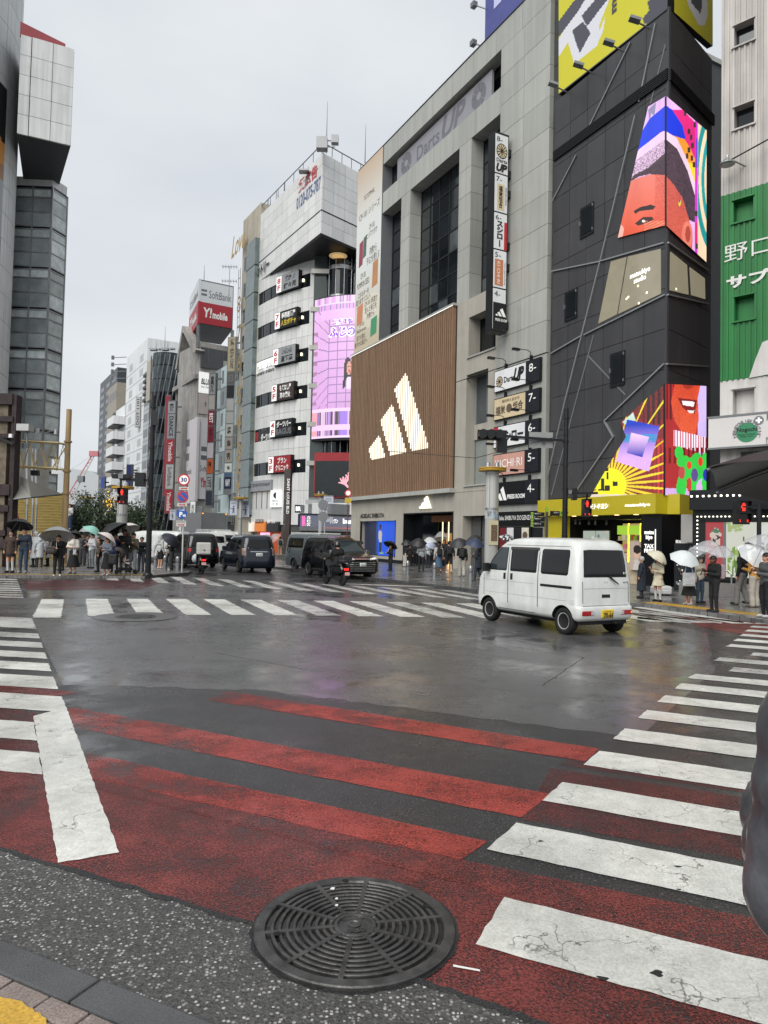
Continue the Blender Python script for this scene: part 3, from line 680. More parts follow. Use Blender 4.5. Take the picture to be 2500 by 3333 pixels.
# rendered part right of the screen, ground floor
wall_holes('rendered_wall', A, GREYCON, 13.95, 17.95, 4.62, 16.02, .0, .9, [(15.2, 17.85, 12.55, 14.9), (15.05, 17.2, 4.99, 11.5)])
for (z0, z1) in ((12.55, 14.9),): glaze(A, GLASSD, DARK, 15.2, 17.85, z0, z1, 2, 1, .85, .08)
glaze(A, GLASSD, GREYM, 15.05, 17.2, 8.6, 11.5, 2, 1, .75, .1); glaze(A, M('pale_blind', '#7d827f', .4, var=.1), GREYM, 15.05, 17.2, 5.0, 7.7, 1, 1, .7, .1)
ubox('spandrel', A, GREYCON, 15.05, 17.2, .6, .9, 7.7, 8.6); ubox('sill', A, GREYPAN, 14.98, 17.3, -.08, .7, 4.9, 4.99); ubox('sill', A, GREYPAN, 15.1, 17.9, -.08, .7, 12.46, 12.55)
wall_holes('ground_floor_wall', A, GREYCON, -.6, 17.95, .1, 4.62, .02, .8, [(1.14, 6.67, .5, 3.03), (7.8, 13.9, .1, 3.5), (14.9, 17.2, .1, 3.2)])
ubox('plinth', A, DARK, -.62, 7.78, -.02, .1, .1, .32)
# display window with its blue screen
cvb = Canvas(90, 44, '#0e3fa8'); cvb.grad(cvb.X > .40, '#0a56e0', '#0b4bd0', 'x', .4, 1); cvb.rect(0, 0, .40, 1, '#101c38'); cvb.rect(.36, 0, .41, .95, '#1a3f8c')
cvb.poly([(.43, .28), (.50, .26), (.53, .36), (.52, .62), (.53, .92), (.45, .92), (.45, .6), (.42, .45)], '#b9b3a8'); cvb.rect(.45, .62, .52, .92, '#26262c'); cvb.ell(.475, .18, .03, .075, '#4a2e24'); cvb.ell(.475, .13, .032, .05, '#15131a'); cvb.ell(.52, .93, .06, .03, '#7fa58a')
cvb.rect(.68, 0, .684, 1, '#0a48bd')
picture('screen_image', A, cvb, lambda fx, fy: (1.2+fx*5.4, .35, 3.0-fy*2.46), picture_mat('blue_screen', .45))
ubox('window_glass', A, M('clear_shop_glass', (.8, .85, .9), .02, var=0, ov=0, alpha=.12), 1.14, 6.67, .08, .1, .5, 3.03)
for (a, c, e, f) in ((1.10, 1.18, .46, 3.07), (6.63, 6.71, .46, 3.07)): ubox('window_frame', A, DARK, a, c, .0, .12, e, f)
ubox('window_frame', A, DARK, 1.10, 6.71, .0, .12, 2.99, 3.07); ubox('window_frame', A, DARK, 1.10, 6.71, .0, .12, .46, .54)
ubox('window_back', A, DARK, 1.0, 6.8, .5, .6, .4, 3.2)
text(A, 'ADIDAS SHIBUYA', 1.1, 5.0, 3.26, 3.6, DARK, -.012, bold=.02)
three_bars(A, LOGOL, 10.02, 3.75, 1.38, .78, -.12, .0)
# entrance
INT = M('dark_interior', '#121315', .6, var=.2)
ubox('entrance_back', A, INT, 7.7, 14.0, 1.2, 1.28, .1, 3.6); ubox('entrance_head', A, DARK, 7.8, 13.9, -.01, .1, 3.42, 3.5)
ubox('entrance_jamb', A, DARK, 7.8, 7.88, -.01, 1.2, .1, 3.42); ubox('entrance_jamb', A, DARK, 13.82, 13.9, -.01, 1.2, .1, 3.42)
ubox('entrance_display', A, M('warm_wood_display', '#6e4a25', .4, var=.3, emit=('#c98a3c', .22)), 11.6, 13.6, 1.0, 1.19, .1, 2.2)
for i, u in enumerate((11.2, 11.9, 12.9, 13.5)): ubox('lit_edge', A, WARM, u, u+.05, .95, .99, .1, 3.1)
ubox('entrance_canopy', A, M('bronze_soffit', '#4d3626', .25, .6, emit=('#6d4020', .06)), 10.6, 13.8, .5, 1.15, 2.9, 3.3)
for j in range(4): ubox('display_shelf', A, M('pale_display', '#8d8579', .5, var=.3), 13.0, 13.8, .85, .98, .5+j*.55, .56+j*.55)
ubox('door_leaf', A, GLASSD, 7.9, 11.0, .75, .8, .1, 3.4)
ubox('shutter', A, M('grey_shutter', '#595a58', .5, .3), 14.95, 17.15, .6, .66, .1, 3.15)
for (u,) in ((16.0,),): ubox('shutter_post', A, DARK, u-.03, u+.03, .55, .6, .1, 3.15)
# projecting box sign at the left corner
ubox('corner_sign', A, BLACKM, -1.15, -.62, -1.7, -.1, 3.35, 4.35)
SL = Wall(WA.w(-.62, 0, -1.72).xy, WA.w(-.62, 0, -.1).xy)
three_bars(A, LOGOL, 0, 0, 1.15, .7, 0, .01)
for o in list(A.children)[-3:]:
    o.rotation_euler = (0, 0, R(90)); o.location = (-.607, -1.45, 3.5)
# stacked signboards low on the right panels
def sign_lamp(parent, u, z):
    e = sub('sign_lamp', parent); ubox('bracket', e, BLACKM, u-.06, u+.06, -.12, .0, z-.12, z+.12)
    MB().tube([(u, -.08, z), (u, -.1, z+.28), (u, -.3, z+.36), (u, -.9, z+.34)], .02, 6).build('arm', BLACKM, e)
    MB().prism([(u-.1, z+.24), (u+.1, z+.24), (u+.08, z+.36), (u-.08, z+.36)], -1.25, -.85).build('head', BLACKM, e)
ubox('lower_panel', A, GREYPAN, 17.95, 22.1, 0.02, .9, .1, 11.27)
BOARDS = [(9.95, 11.1), (8.4, 9.55), (6.86, 8.0), (5.33, 6.48), (3.75, 4.92)]
CREAM = M('cream_board', '#c9b896', .5, var=.06); PINK = M('dusty_pink_board', '#c29384', .5, var=.05); WB_ = M('white_board', '#d5d7d8', .45, var=.03)
KR = 17.95
for i, (z0, z1) in enumerate(BOARDS):
    e = sub('signboard', A); ubox('board_back', e, BLACKM, KR, 21.8, -.12, .01, z0-.03, z1+.03)
    ubox('number_plate', e, M('navy_black_board', '#12151d', .4, var=.05), 20.7, 21.77, -.14, -.121, z0, z1)
    text(e, f'{8-i}-', 20.95, 21.5, z0+.55, z0+.98, WHITE, -.15)
    fm = (WB_, CREAM, WB_, PINK, BLACKM)[i]
    ubox('board_face', e, fm, KR+.06, 20.66, -.14, -.121, z0+.02, z1-.02)
    if i == 0:
        text(e, 'Darts', 18.85, 19.75, z0+.38, z0+.7, BLACK, -.15, bold=.02); text(e, 'UP', 19.7, 20.55, z0+.3, z0+1.0, BLACK, -.15, bold=.06, shear=.35)
        MB().prism([(18.45+.3*math.cos(a), z0+.52+.3*math.sin(a)) for a in np.linspace(0, 2*math.pi, 20)[:-1]], -.146, -.142).build('dartboard_print', BLACK, e)
        for k in range(10):
            a = 2*math.pi*k/10; MB().prism([(18.45+.06*math.cos(a), z0+.52+.06*math.sin(a)), (18.45+.26*math.cos(a-.2), z0+.52+.26*math.sin(a-.2)), (18.45+.26*math.cos(a+.2), z0+.52+.26*math.sin(a+.2))], -.151, -.147).build('dartboard_segment', CREAM, e)
    if i == 1:
        text(e, '福栄', 18.15, 19.0, z0+.25, z0+.72, BRN, -.15, bold=.03); text(e, '組合', 19.65, 20.5, z0+.3, z0+.78, BRN, -.15, bold=.03); text(e, '福岡県久留米市', 18.7, 20.2, z0+.85, z0+1.02, BRN, -.15)
        MB().prism([(19.33+.24*math.cos(a), z0+.5+.24*math.sin(a)) for a in np.linspace(0, 2*math.pi, 16)[:-1]], -.15, -.142).build('seal_print', BRN, e)
    if i == 2:
        text(e, 'スシロー', 18.5, 20.55, z0+.25, z0+.85, BLACK, -.15, bold=.05); ubox('red_tab', e, REDP, KR+.06, 18.4, -.15, -.141, z0+.65, z1-.02)
    if i == 3:
        text(e, 'KICHI·RI', 18.2, 20.5, z0+.42, z0+.85, WHITE, -.15); text(e, 'SHINJUKU DINING', 18.9, 20.2, z0+.14, z0+.24, WHITE, -.15)
    if i == 4:
        three_bars(e, WHITE, 18.3, z0+.22, .95, .75, -.15, -.141); text(e, 'PRESS ROOM', 19.3, 20.75, z0+.28, z0+.52, WHITE, -.15, bold=.03)
    for u in (18.9, 21.0):
        if i < 5: sign_lamp(e, u, z1+.16)
ubox('name_board', A, BLACKM, KR, 21.8, -.1, .01, 2.6, 3.35)
text(A, 'FPG links SHIBUYA DOGENZAKA', 18.1, 21.6, 2.9, 3.14, WHITE, -.11)
pe = sub('tenant_posters', A); ubox('poster_back', pe, BLACKM, KR, 21.2, -.08, .01, .9, 2.55)
for i, c in enumerate(('#15171c', '#6a2026', '#c8c8c8', '#1c1c20', '#d6d0c0')):
    u = 18.0+i*.62; ubox('poster', pe, M('poster_'+c[1:], c, .4, var=.15), u, u+.56, -.095, -.081, 1.2, 2.5)
three_bars(pe, WHITE, 18.05, 1.6, .45, .35, -.105, -.096); text(pe, 'Darts\nUP', 20.52, 21.0, 1.3, 1.75, BLACK, -.105, bold=.03); text(pe, 'スシロー', 19.28, 19.76, 1.75, 1.95, REDP, -.105, bold=.04)
MB().prism([(20.76+.2*math.cos(a), 2.1+.2*math.sin(a)) for a in np.linspace(0, 2*math.pi, 16)[:-1]], -.105, -.096).build('dartboard_print', BRN, pe)
ubox('doorway', A, INT, 20.9, 22.0, -.01, .015, .1, 2.5)
# tall blade sign
us = WA.uz(1652, 760, -.25)[0]; lo, hi = -4.0, -.3
for _ in range(40):
    mid = (lo+hi)/2
    if WA.uz(1606, 760, mid)[0] < us: hi = mid
    else: lo = mid
yo = (lo+hi)/2
BS = empty('blade_sign', WA.w(us, 0, yo), WA.rz+R(90), 'tall black projecting sign with five stacked tenant panels on the grey building', 'sign')
WS = Wall(WA.w(us, 0, yo).xy, WA.w(us, 0, -.25).xy); wS = WS.L
zs = [WS.uz(1640, y)[1] for y in (440, 570, 696, 817, 942, 1078)]
ubox('case', BS, BLACKM, -.03, wS+.02, .02, .55, zs[5]-.1, zs[0]+.1)
for z in (zs[0]-.8, zs[1]+.2, zs[1]-.9, zs[3]+.4, zs[3]-.8, zs[5]+.4): ubox('bracket', BS, BLACKM, wS, wS+.5, .1, .4, z-.2, z+.2)
for i in range(5):
    z1, z0 = zs[i]-.04, zs[i+1]+.04; h = z1-z0; e = sub('tenant_panel', BS)
    ubox('panel_face', e, WB_, .05, wS-.06, -.01, .02, z0, z1)
    text(e, f'{8-i}-', .12, .5, z1-.32*h*.6, z1-.06*h, BLACK, -.02)
    if i == 0:
        MB().prism([(wS*.5+.36*math.cos(a), z1-.42*h+.42*math.sin(a)) for a in np.linspace(0, 2*math.pi, 24)[:-1]], -.018, -.012).build('dartboard_print', BLACK, e)
        for k in range(12):
            a = 2*math.pi*k/12; MB().prism([(wS*.5+.08*math.cos(a), z1-.42*h+.09*math.sin(a)), (wS*.5+.32*math.cos(a-.17), z1-.42*h+.37*math.sin(a-.17)), (wS*.5+.32*math.cos(a+.17), z1-.42*h+.37*math.sin(a+.17))], -.024, -.02).build('dartboard_segment', CREAM, e)
        text(e, 'Darts', .12, wS-.12, z0+.28*h, z0+.38*h, BLACK, -.02, bold=.02); text(e, 'UP', .1, wS-.1, z0+.03*h, z0+.25*h, BLACK, -.02, bold=.06, shear=.3)
    if i == 1:
        ubox('label_face', e, CREAM, .2, wS*.72, -.018, -.011, z0+.05*h, z0+.75*h); text(e, '福\n栄\n組\n合', .3, wS*.6, z0+.1*h, z0+.7*h, BLACK, -.022, bold=.03); text(e, '福\n岡\n県\n久\n留\n米', wS*.78, wS*.88, z0+.2*h, z0+.7*h, BLACK, -.022)
    if i == 2: text(e, 'ス\nシ\nロ\n|', .2, wS*.66, z0+.06*h, z0+.78*h, BLACK, -.02, bold=.05); ubox('red_tab', e, REDP, wS*.75, wS-.06, -.018, -.011, z0, z0+.78*h)
    if i == 3: ubox('label_face', e, M('orange_brown_board', '#bd7a57', .5, var=.05), .12, wS*.72, -.018, -.011, z0+.05*h, z0+.76*h); text(e, 'KI·CHI·RI', wS*.3, wS*.5, z0+.1*h, z0+.7*h, WHITE, -.022, rot=-90); text(e, 'Modern Japanese Dining', wS*.78, wS*.88, z0+.1*h, z0+.7*h, BLACK, -.022, rot=-90)
    if i == 4: ubox('label_face', e, BLACKM, .05, wS-.06, -.018, -.011, z0, z0+.66*h); three_bars(e, WHITE, .2, z0+.33*h, .7, .45, -.024, -.019); text(e, 'PRESS ROOM', .2, .95, z0+.2*h, z0+.27*h, WHITE, -.022, bold=.02)
# purple billboard on the roof edge
zb = WA.uz(1640, 98)[1]
bbp = empty('roof_billboard', WA.w(14.9, 30.97, 1.0), WA.rz, 'violet billboard panel standing on the roof of the grey building', 'billboard')
ubox('board', bbp, M('violet_board', '#454a86', .45, var=.05), 0, 9, 0, .25, .5, 8); text(bbp, 'F', .9, 2.6, 2.6, 6.5, M('pale_violet_print', '#b9bde0', .5), -.02, bold=.05)
for u in (.5, 3, 6, 8.5): ubox('post', bbp, GREYM, u-.08, u+.08, .3, .5, -.1, 7)
for k, (u, z) in enumerate(((-.15, 3.2), (-.15, .8))):
    e = sub('flood_lamp', bbp); bar('arm', e, GREYM, (u+.2, 0, z), (u-.2, -.5, z+.3), .06); ubox('head', e, GREYM, u-.45, u-.1, -.7, -.4, z+.2, z+.5)
# ------------------------------------------------------------------ dark corner building with LED screens
WMf = Wall((8.17, 34.96), (11.3, 28.5)); WMs = Wall((11.3, 28.5), (14.47, 31.55))
K = empty('corner_building', WMf.w(0, 0), WMf.rz, 'black panelled corner drugstore with bright LED screens and yellow shop fascia', 'building')
KS = sub('side_wall', K, (WMf.L, 0, 0), WMs.rz-WMf.rz)
BPAN = M('black_facade_panel', '#3f3f41', .36, .1, var=.12, ns=.7, streak=.08, ov=.12)
TRIM = M('pale_metal_trim', '#9b9d9e', .35, .6, var=.1)
LF, LS = WMf.L, WMs.L
# solid body behind both faces (plan: front line, side line, back)
def loc2(W, p): q = Vector(p)-W.a; return (q.dot(W.d), q.dot(W.n))
bk = [loc2(WMf, p) for p in ((8.17+.15, 34.96+.07), (11.33, 28.66), (14.4, 31.6), (17.5, 40), (12, 42))]
MB().slab(bk, 3.2, 24.0).build('body', M('dark_body', '#222427', .6), K)
z6 = lambda x, y: (1700+x/2.074, y/2.074)
z7 = lambda x, y: (1550+x/1.746, 850+y/1.746)
fU = lambda p, y=0.: WMf.uz(*p, y); sU = lambda p, y=0.: WMs.uz(*p, y)
# panels: a grid on each face, cut by the diagonal trims laid over it
def pgrid(par, U0, U1, Z0, Z1, nu, nz, skip):
    du, dz = (U1-U0)/nu, (Z1-Z0)/nz
    for i in range(nu):
        for j in range(nz):
            u, z = U0+i*du, Z0+j*dz
            ubox('panel', par, BPAN, u+.012, u+du-.012, -.02+random.uniform(-.003, .003), .08, z+.012, z+dz-.012)
pgrid(K, 0.0, LF, 3.9, 23.9, 6, 12, None); pgrid(KS, 0.0, LS, 3.9, 23.9, 4, 12, None)
ubox('corner_post', K, BPAN, LF-.06, LF+.05, -.045, .06, 3.9, 23.95)
def trim(par, U, pts, wd=.16, y=-.06, mat=TRIM, name='trim'):
    q = [U(p) for p in pts]
    for (a, za), (c, zc) in zip(q[:-1], q[1:]): bar(name, par, mat, (a, y, za), (c, y, zc), wd*.52, .06)
T = lambda z, *ps: [z(*p) for p in ps]
trim(K, fU, T(z7, (605, 425))+T(z6, (540, 1740), (770, 780)), .15); trim(K, fU, T(z6, (795, 690), (905, 160)), .10); trim(K, fU, T(z6, (735, 290), (415, 945)), .10); trim(K, fU, T(z6, (370, 1050), (205, 1370)), .10)
trim(K, fU, T(z7, (605, 425), (505, 820), (415, 1215)), .13); trim(K, fU, T(z7, (425, 530), (605, 425)), .18); trim(K, fU, T(z7, (620, 420), (1080, 192)), .18)
trim(KS, sU, T(z7, (1080, 192), (1310, 245)), .18); trim(K, fU, T(z7, (430, 60), (700, 5))+T(z6, (965, 1640)), .14); trim(KS, sU, T(z6, (975, 1640), (1245, 1830)), .14)
trim(K, fU, T(z7, (575, 1310), (785, 1000), (735, 910), (1075, 585)), .18); trim(KS, sU, T(z7, (1075, 585), (1312, 600)), .18)
trim(K, fU, T(z7, (670, 420), (560, 830), (430, 1330)), .035, -.03, GREYM, 'joint_line'); trim(K, fU, T(z7, (640, 540), (850, 760)), .03, -.03, GREYM, 'joint_line'); trim(K, fU, T(z6, (970, 300), (870, 700)), .035, -.03, GREYM, 'joint_line')
# louvre band
for k in range(6):
    z = 20.86+k*.085
    ubox('louvre', K, DARK, 0, LF+.02, -.12, -.02, z, z+.05); ubox('louvre', KS, DARK, -.05, LS+.1, -.12, -.02, z-.03, z+.02)
# LED screens
SCR = picture_mat('led_screen', .53)
led = sub('led_screen', K)
cv = Canvas(84, 220, '#d6b4e4').quad((850, 720), (967, 650), (967, 1520), (645, 1605))
cv.put(cv.Y < 780, '#dcb0ea'); cv.poly([(850, 740), (905, 690), (895, 780), (870, 760), (862, 830)], '#8d86a8')
cv.poly([(810, 880), (860, 800), (967, 712), (980, 900), (930, 905), (870, 955), (770, 1020)], '#1038d8')
hn = rng.random(cv.X.shape)
cv.poly([(760, 1060), (790, 1000), (860, 950), (940, 890), (980, 880), (980, 1060), (900, 1120), (720, 1210)], '#e6c4e2')
m = cv.pmask([(760, 1080), (980, 930), (980, 1060), (900, 1120), (720, 1210)]); cv.put(m & (hn < .35), '#9a7f9c'); cv.put(m & (hn > .86), '#4a3c4a')
cv.poly([(700, 1250), (760, 1170), (850, 1130), (980, 1020), (980, 1190), (860, 1170), (790, 1185), (735, 1215)], '#4b3540'); cv.put(cv.pmask([(740, 1200), (980, 1060), (980, 1180), (800, 1180)]) & (hn < .3), '#2a2026')
f = cv.pmask([(600, 1400), (690, 1240), (735, 1210), (860, 1172), (980, 1185), (980, 1540), (600, 1640)]); cv.grad(f, '#e0796a', '#d9512f', 'y', 1180, 1560); cv.put(f & (cv.X > 900) & (hn < .4), '#c84a3c')
cv.poly([(755, 1420), (800, 1395), (870, 1378), (905, 1392), (890, 1412), (800, 1420), (770, 1438)], '#2b1a1c'); cv.poly([(765, 1505), (820, 1462), (880, 1462), (895, 1480), (850, 1500), (790, 1522)], '#3a1c1c'); cv.ell(825, 1490, 12, 9, '#e8e0e0')
cv.poly([(650, 1560), (668, 1510), (690, 1540), (680, 1600), (645, 1610)], '#e9a99a'); cv.put(f & (cv.Y > 1490) & (cv.X > 830) & (((cv.X+cv.Y*2)//18) % 2 < 1), '#e58a6a')
PB = [fU(z6(*p), -.10) for p in ((850, 720), (967, 650), (967, 1520), (645, 1605))]
cv.grain(); picture('screen_image', led, cv, bil(*PB, -.10), SCR)
prism('screen_case', led, BLACKM, [PB[0], PB[1], PB[2], PB[3]], -.095, -.02)
cv = Canvas(100, 220, '#e0b2e8').quad((975, 650), (1245, 880), (1243, 1770), (975, 1525)); hn = rng.random(cv.X.shape)
cv.poly([(990, 740), (1075, 735), (1170, 830), (1170, 1120), (1110, 1070), (1085, 930), (1050, 820)], '#e0267c'); cv.poly([(960, 705), (1010, 740), (1075, 840), (1098, 935), (1040, 925), (960, 900)], '#1236d4')
cv.poly([(990, 905), (1090, 935), (1130, 1000), (1170, 1090), (1170, 1300), (1120, 1130), (1050, 985)], '#f0992c'); cv.poly([(1115, 1090), (1165, 1110), (1165, 1290), (1140, 1210)], '#f2d51e')
cv.poly([(960, 880), (1040, 930), (1110, 1080), (1160, 1230), (1165, 1350), (1100, 1180), (1040, 1020), (960, 960)], '#e9cbe0')
h_ = cv.pmask([(960, 930), (1040, 1000), (1110, 1150), (1165, 1330), (1165, 1500), (1120, 1480), (1075, 1330), (1020, 1250), (960, 1180)]); cv.put(h_, '#54424e'); cv.put(h_ & (hn < .3), '#2c2229')
f = cv.pmask([(960, 1175), (1020, 1245), (1080, 1340), (1120, 1480), (1145, 1560), (1140, 1700), (1100, 1640), (960, 1540)]); cv.grad(f, '#c95a50', '#d8624e', 'y', 1180, 1650); cv.put(f & (hn < .15), '#a04038')
cv.ell(1108, 1580, 36, 92, '#e07a66'); cv.ell(1112, 1575, 18, 55, '#a84438'); cv.poly([(1050, 1355), (1068, 1348), (1064, 1380), (1052, 1390)], '#e8d82a'); cv.poly([(1052, 1350), (1062, 1345), (1060, 1362), (1052, 1366)], '#2038c8')
cv.rect(1160, 800, 1180, 1760, '#d03ac8'); cv.rect(1166, 930, 1180, 1130, '#7a3ad0'); cv.rect(1160, 1500, 1180, 1640, '#e0286a')
for (x, y) in ((1085, 740), (1110, 865), (1125, 905), (1135, 960), (1150, 820), (1110, 990), (1098, 1030), (1130, 1045), (1145, 1090), (1160, 1420), (1165, 1640)): cv.rect(x, y, x+18, y+36, '#41302f')
q = cv.X > 1182; cv.put(q, '#ecd3b0'); rr_ = np.hypot((cv.X-1330)/150, (cv.Y-1215)/470); cv.put(q & (rr_ < 1.12) & (rr_ > .96), '#1f8f90'); cv.put(q & (rr_ < .82) & (rr_ > .68), '#23989a')
PB = [sU(z6(*p), -.10) for p in ((975, 650), (1245, 880), (1243, 1770), (975, 1525))]
lo_ = sub('led_screen', K, (WMf.L, 0, 0), WMs.rz-WMf.rz)
cv.grain(); picture('screen_image', lo_, cv, bil(*PB, -.10), SCR); prism('screen_case', lo_, BLACKM, PB, -.095, -.02)
# lower pair
cv = Canvas(150, 210, '#6d1c1c').quad((640, 700), (1070, 700), (1068, 1330), (640, 1355)); hn = rng.random(cv.X.shape)
cv.put(cv.X > 0, '#8e2226', .6); cv.put((cv.X > 960) & (cv.Y < 930) & ((cv.X//14) % 2 < 1), '#2a1416'); cv.put((cv.Y < 900) & (hn < .35), '#3a1a1c'); cv.put((cv.Y > 1010) & (cv.X > 1020) & ((cv.X//11) % 2 < 1), '#c23030')
ang = np.arctan2(cv.Y-1270, cv.X-775); rad = np.hypot(cv.X-775, cv.Y-1270)
cv.put((rad < 600) & (np.abs(((ang*180/math.pi) % 9)-4.5) < 1.5+np.clip((250-rad)/90, -1, 3)), '#e8cf2a'); cv.put(rad < 92, '#f2ee1c'); cv.put((cv.Y > 1325), '#d8c4dc'); cv.put((cv.Y > 1325) & (hn < .4), '#e6dc3a')
cv.poly([(845, 915), (905, 860), (920, 905), (860, 930)], '#bfd8c8')
cd = cv.pmask([(872, 900), (1046, 940), (990, 1195), (808, 1140)]); cv.grad(cd, '#1238c0', '#d7a8ec', 'y', 930, 1120); cv.put(cd & (cv.Y > 985) & (cv.Y < 1030) & (hn < .8), '#1f96cc')
ci = cv.pmask([(895, 975), (992, 1000), (955, 1115), (870, 1090)]); cv.grad(ci, '#f0c8f2', '#1626b0', 'y', 985, 1110)
for (x, y, w_, h_) in ((718, 1235, 20, 70), (738, 1175, 26, 20), (740, 1275, 30, 30), (788, 1252, 30, 26), (700, 1296, 70, 8), (752, 1200, 12, 40)): cv.rect(x, y, x+w_, y+h_, '#1d1a14')
keep = cv.pmask([(1072, 698), (835, 915), (865, 1000), (640, 1356), (1072, 1335)])
PQ = [z7(*p) for p in ((640, 700), (1070, 700), (1068, 1330), (640, 1355))]; PB = [fU(p, -.10) for p in PQ]
led2 = sub('led_screen', K); cv.grain(); picture('screen_image', led2, cv, bil(*PB, -.10), SCR, keep)
prism('screen_case', led2, BLACKM, [fU(z7(*p), -.09) for p in ((1072, 695), (833, 913), (862, 1000), (636, 1358), (1072, 1335))], -.092, -.02)
cv = Canvas(84, 210, '#a8282c').quad((1075, 697), (1308, 710), (1308, 1358), (1075, 1330)); hn = rng.random(cv.X.shape)
cv.put((cv.X < 1130) & ((cv.X//9) % 2 < 1) & (cv.Y < 900), '#5a1618'); cv.put(cv.X > 1255, '#c8b2e8')
f = cv.pmask([(1125, 690), (1275, 690), (1255, 780), (1262, 900), (1240, 990), (1170, 985), (1120, 900), (1105, 800)]); cv.grad(f, '#d84a2c', '#e2603a', 'y', 700, 950); cv.put(f & (hn < .25), '#b83a26'); cv.ell(1200, 705, 30, 22, '#a83222')
cv.poly([(1140, 775), (1165, 780), (1250, 790), (1238, 868), (1205, 862), (1168, 832)], '#7c1c1c'); cv.poly([(1163, 792), (1238, 800), (1230, 828), (1170, 818)], '#f4ecec'); cv.poly([(1195, 848), (1236, 848), (1228, 866), (1206, 862)], '#f0e4e4')
zz = cv.pmask([(1118, 958), (1308, 1002), (1308, 1095), (1118, 1050)]); cv.put(zz, '#c03848'); cv.put(zz & (np.abs(((cv.X) % 15)-7.5) < 4.6), '#ece4f2')
cv.put((cv.Y > 1060) & ((cv.X//13) % 2 < 1) & (cv.Y < 1150), '#6a1418'); cv.put((cv.Y > 1290), '#c9a2d8')
for (x, y, a, c) in ((1148, 1088, 24, 36), (1175, 1140, 40, 36), (1240, 1180, 62, 70), (1250, 1120, 30, 30), (1235, 1270, 26, 60), (1160, 1290, 28, 50), (1195, 1210, 40, 30), (1165, 1260, 26, 50), (1300, 1170, 30, 80), (1300, 1280, 24, 60)): cv.ell(x, y, a, c, '#35c646')
for (x, y, a, c, k) in ((1237, 1215, 20, 38, '#5b4a86'), (1163, 1202, 18, 36, '#b8484a'), (1305, 1215, 18, 34, '#2036a8'), (1205, 1160, 14, 22, '#e0402c'), (1206, 1270, 14, 40, '#c23c36'), (1272, 1140, 14, 26, '#dd3a2a'), (1265, 1290, 18, 40, '#d0a4dc')): cv.ell(x, y, a, c, k)
PB = [sU(z7(*p), -.10) for p in ((1075, 697), (1308, 710), (1308, 1358), (1075, 1330))]
lo2 = sub('led_screen', K, (WMf.L, 0, 0), WMs.rz-WMf.rz); cv.grain(); picture('screen_image', lo2, cv, bil(*PB, -.10), SCR); prism('screen_case', lo2, BLACKM, PB, -.095, -.02)
# studio windows
STG = M('lit_room_glass', '#5d5a50', .06, var=.35, ns=.8, spec=.8, emit=('#c9bfa0', .16))
q = [fU(p, -.03) for p in (z7(695, 355), z6(600, 1765), z6(705, 1735), z7(800, 302))]; prism('studio_window', K, STG, q, -.05, -.02)
q = [fU(p, -.03) for p in (z7(808, 300), z6(715, 1732), z6(935, 1680), z7(1050, 185))]; prism('studio_window', K, STG, q, -.05, -.02)
q = [sU(p, -.03) for p in (z7(1100, 165), z6(1000, 1700), z6(1110, 1790), z7(1205, 190))]; prism('studio_window', KS, STG, q, -.05, -.02)
q = [sU(p, -.03) for p in (z7(1222, 192), z6(1130, 1805), z6(1230, 1880), z7(1300, 215))]; prism('studio_window', KS, STG, q, -.05, -.02)
a, c = fU(z7(880, 100)), fU(z7(995, 40)); text(K, 'matsukiyo\nstudio', a[0], c[0], fU(z7(940, 115))[1], fU(z7(940, 48))[1], WGLOW, -.06, bold=.03)
for p in ((860, 215), (925, 142), (975, 180), (930, 240), (1130, 160), (870, 205)):
    u, z = (fU if p[0] < 1080 else sU)(z7(*p)); MB().prism([(u+.05*math.cos(t), z+.05*math.sin(t)) for t in np.linspace(0, 6.28, 9)[:-1]], -.058, -.052).build('ceiling_spot', WARM, K if p[0] < 1080 else KS)
# small service doors
for (zf, x0, x1, y0, y1) in ((z6, 395, 488, 1360, 1620), (z7, 507, 578, 150, 348), (z7, 765, 850, 505, 722)):
    a = fU(zf(x0, y1)); c = fU(zf(x1, y0)); e = sub('service_door', K)
    ubox('door_frame', e, BLACKM, a[0], c[0], -.07, -.02, a[1], c[1]); ubox('door_glass', e, GLASSR, a[0]+.12, c[0]-.12, -.09, -.071, a[1]+.15, c[1]-.12); ubox('handle', e, STEEL, a[0]+.03, a[0]+.07, -.14, -.07, (a[1]+c[1])/2-.1, (a[1]+c[1])/2+.1)
    for z in (a[1]+.15, c[1]-.2): ubox('hinge', e, STEEL, c[0]-.06, c[0]-.02, -.11, -.07, z, z+.12)
# yellow fascia and shop
YEL = M('yellow_fascia', '#a89a1e', .35, var=.05, coat=.3, emit=('#a8981a', .06))
fas = sub('fascia', K)
zt, zbm = 3.82, 3.02
MB().slab([(-.25, -.55), (LF+.08, -.62), (LF+.08, .0), (-.25, .0)], zbm, zt).build('fascia_board', YEL, fas)
oS = MB().slab([(.0, -.58), (LS, -.35), (LS, .1), (0, .1)], zbm-.003, zt-.003).build('fascia_board', YEL, fas, (WMf.L, 0, 0), WMs.rz-WMf.rz)
a = WMf.uz(1500+890/1.659, 1500+258/1.659, -.6); c = WMf.uz(1500+1027/1.659, 1500+228/1.659, -.6); text(fas, 'matsukiyo', a[0], c[0], a[1]+.03, c[1]+.02, WGLOW, -.64, bold=.035)
a = WMf.uz(1500+660/1.659, 1500+265/1.659, -.6); c = WMf.uz(1500+800/1.659, 1500+230/1.659, -.6); text(fas, 'マツモトキヨシ', a[0], c[0], a[1], c[1]+.02, WGLOW, -.64, bold=.05, shear=.2)
for u in (2.2, 3.6, 4.9, 6.0): ubox('downlight', fas, WARM, u-.07, u+.07, -.45, -.3, zbm-.02, zbm-.002)
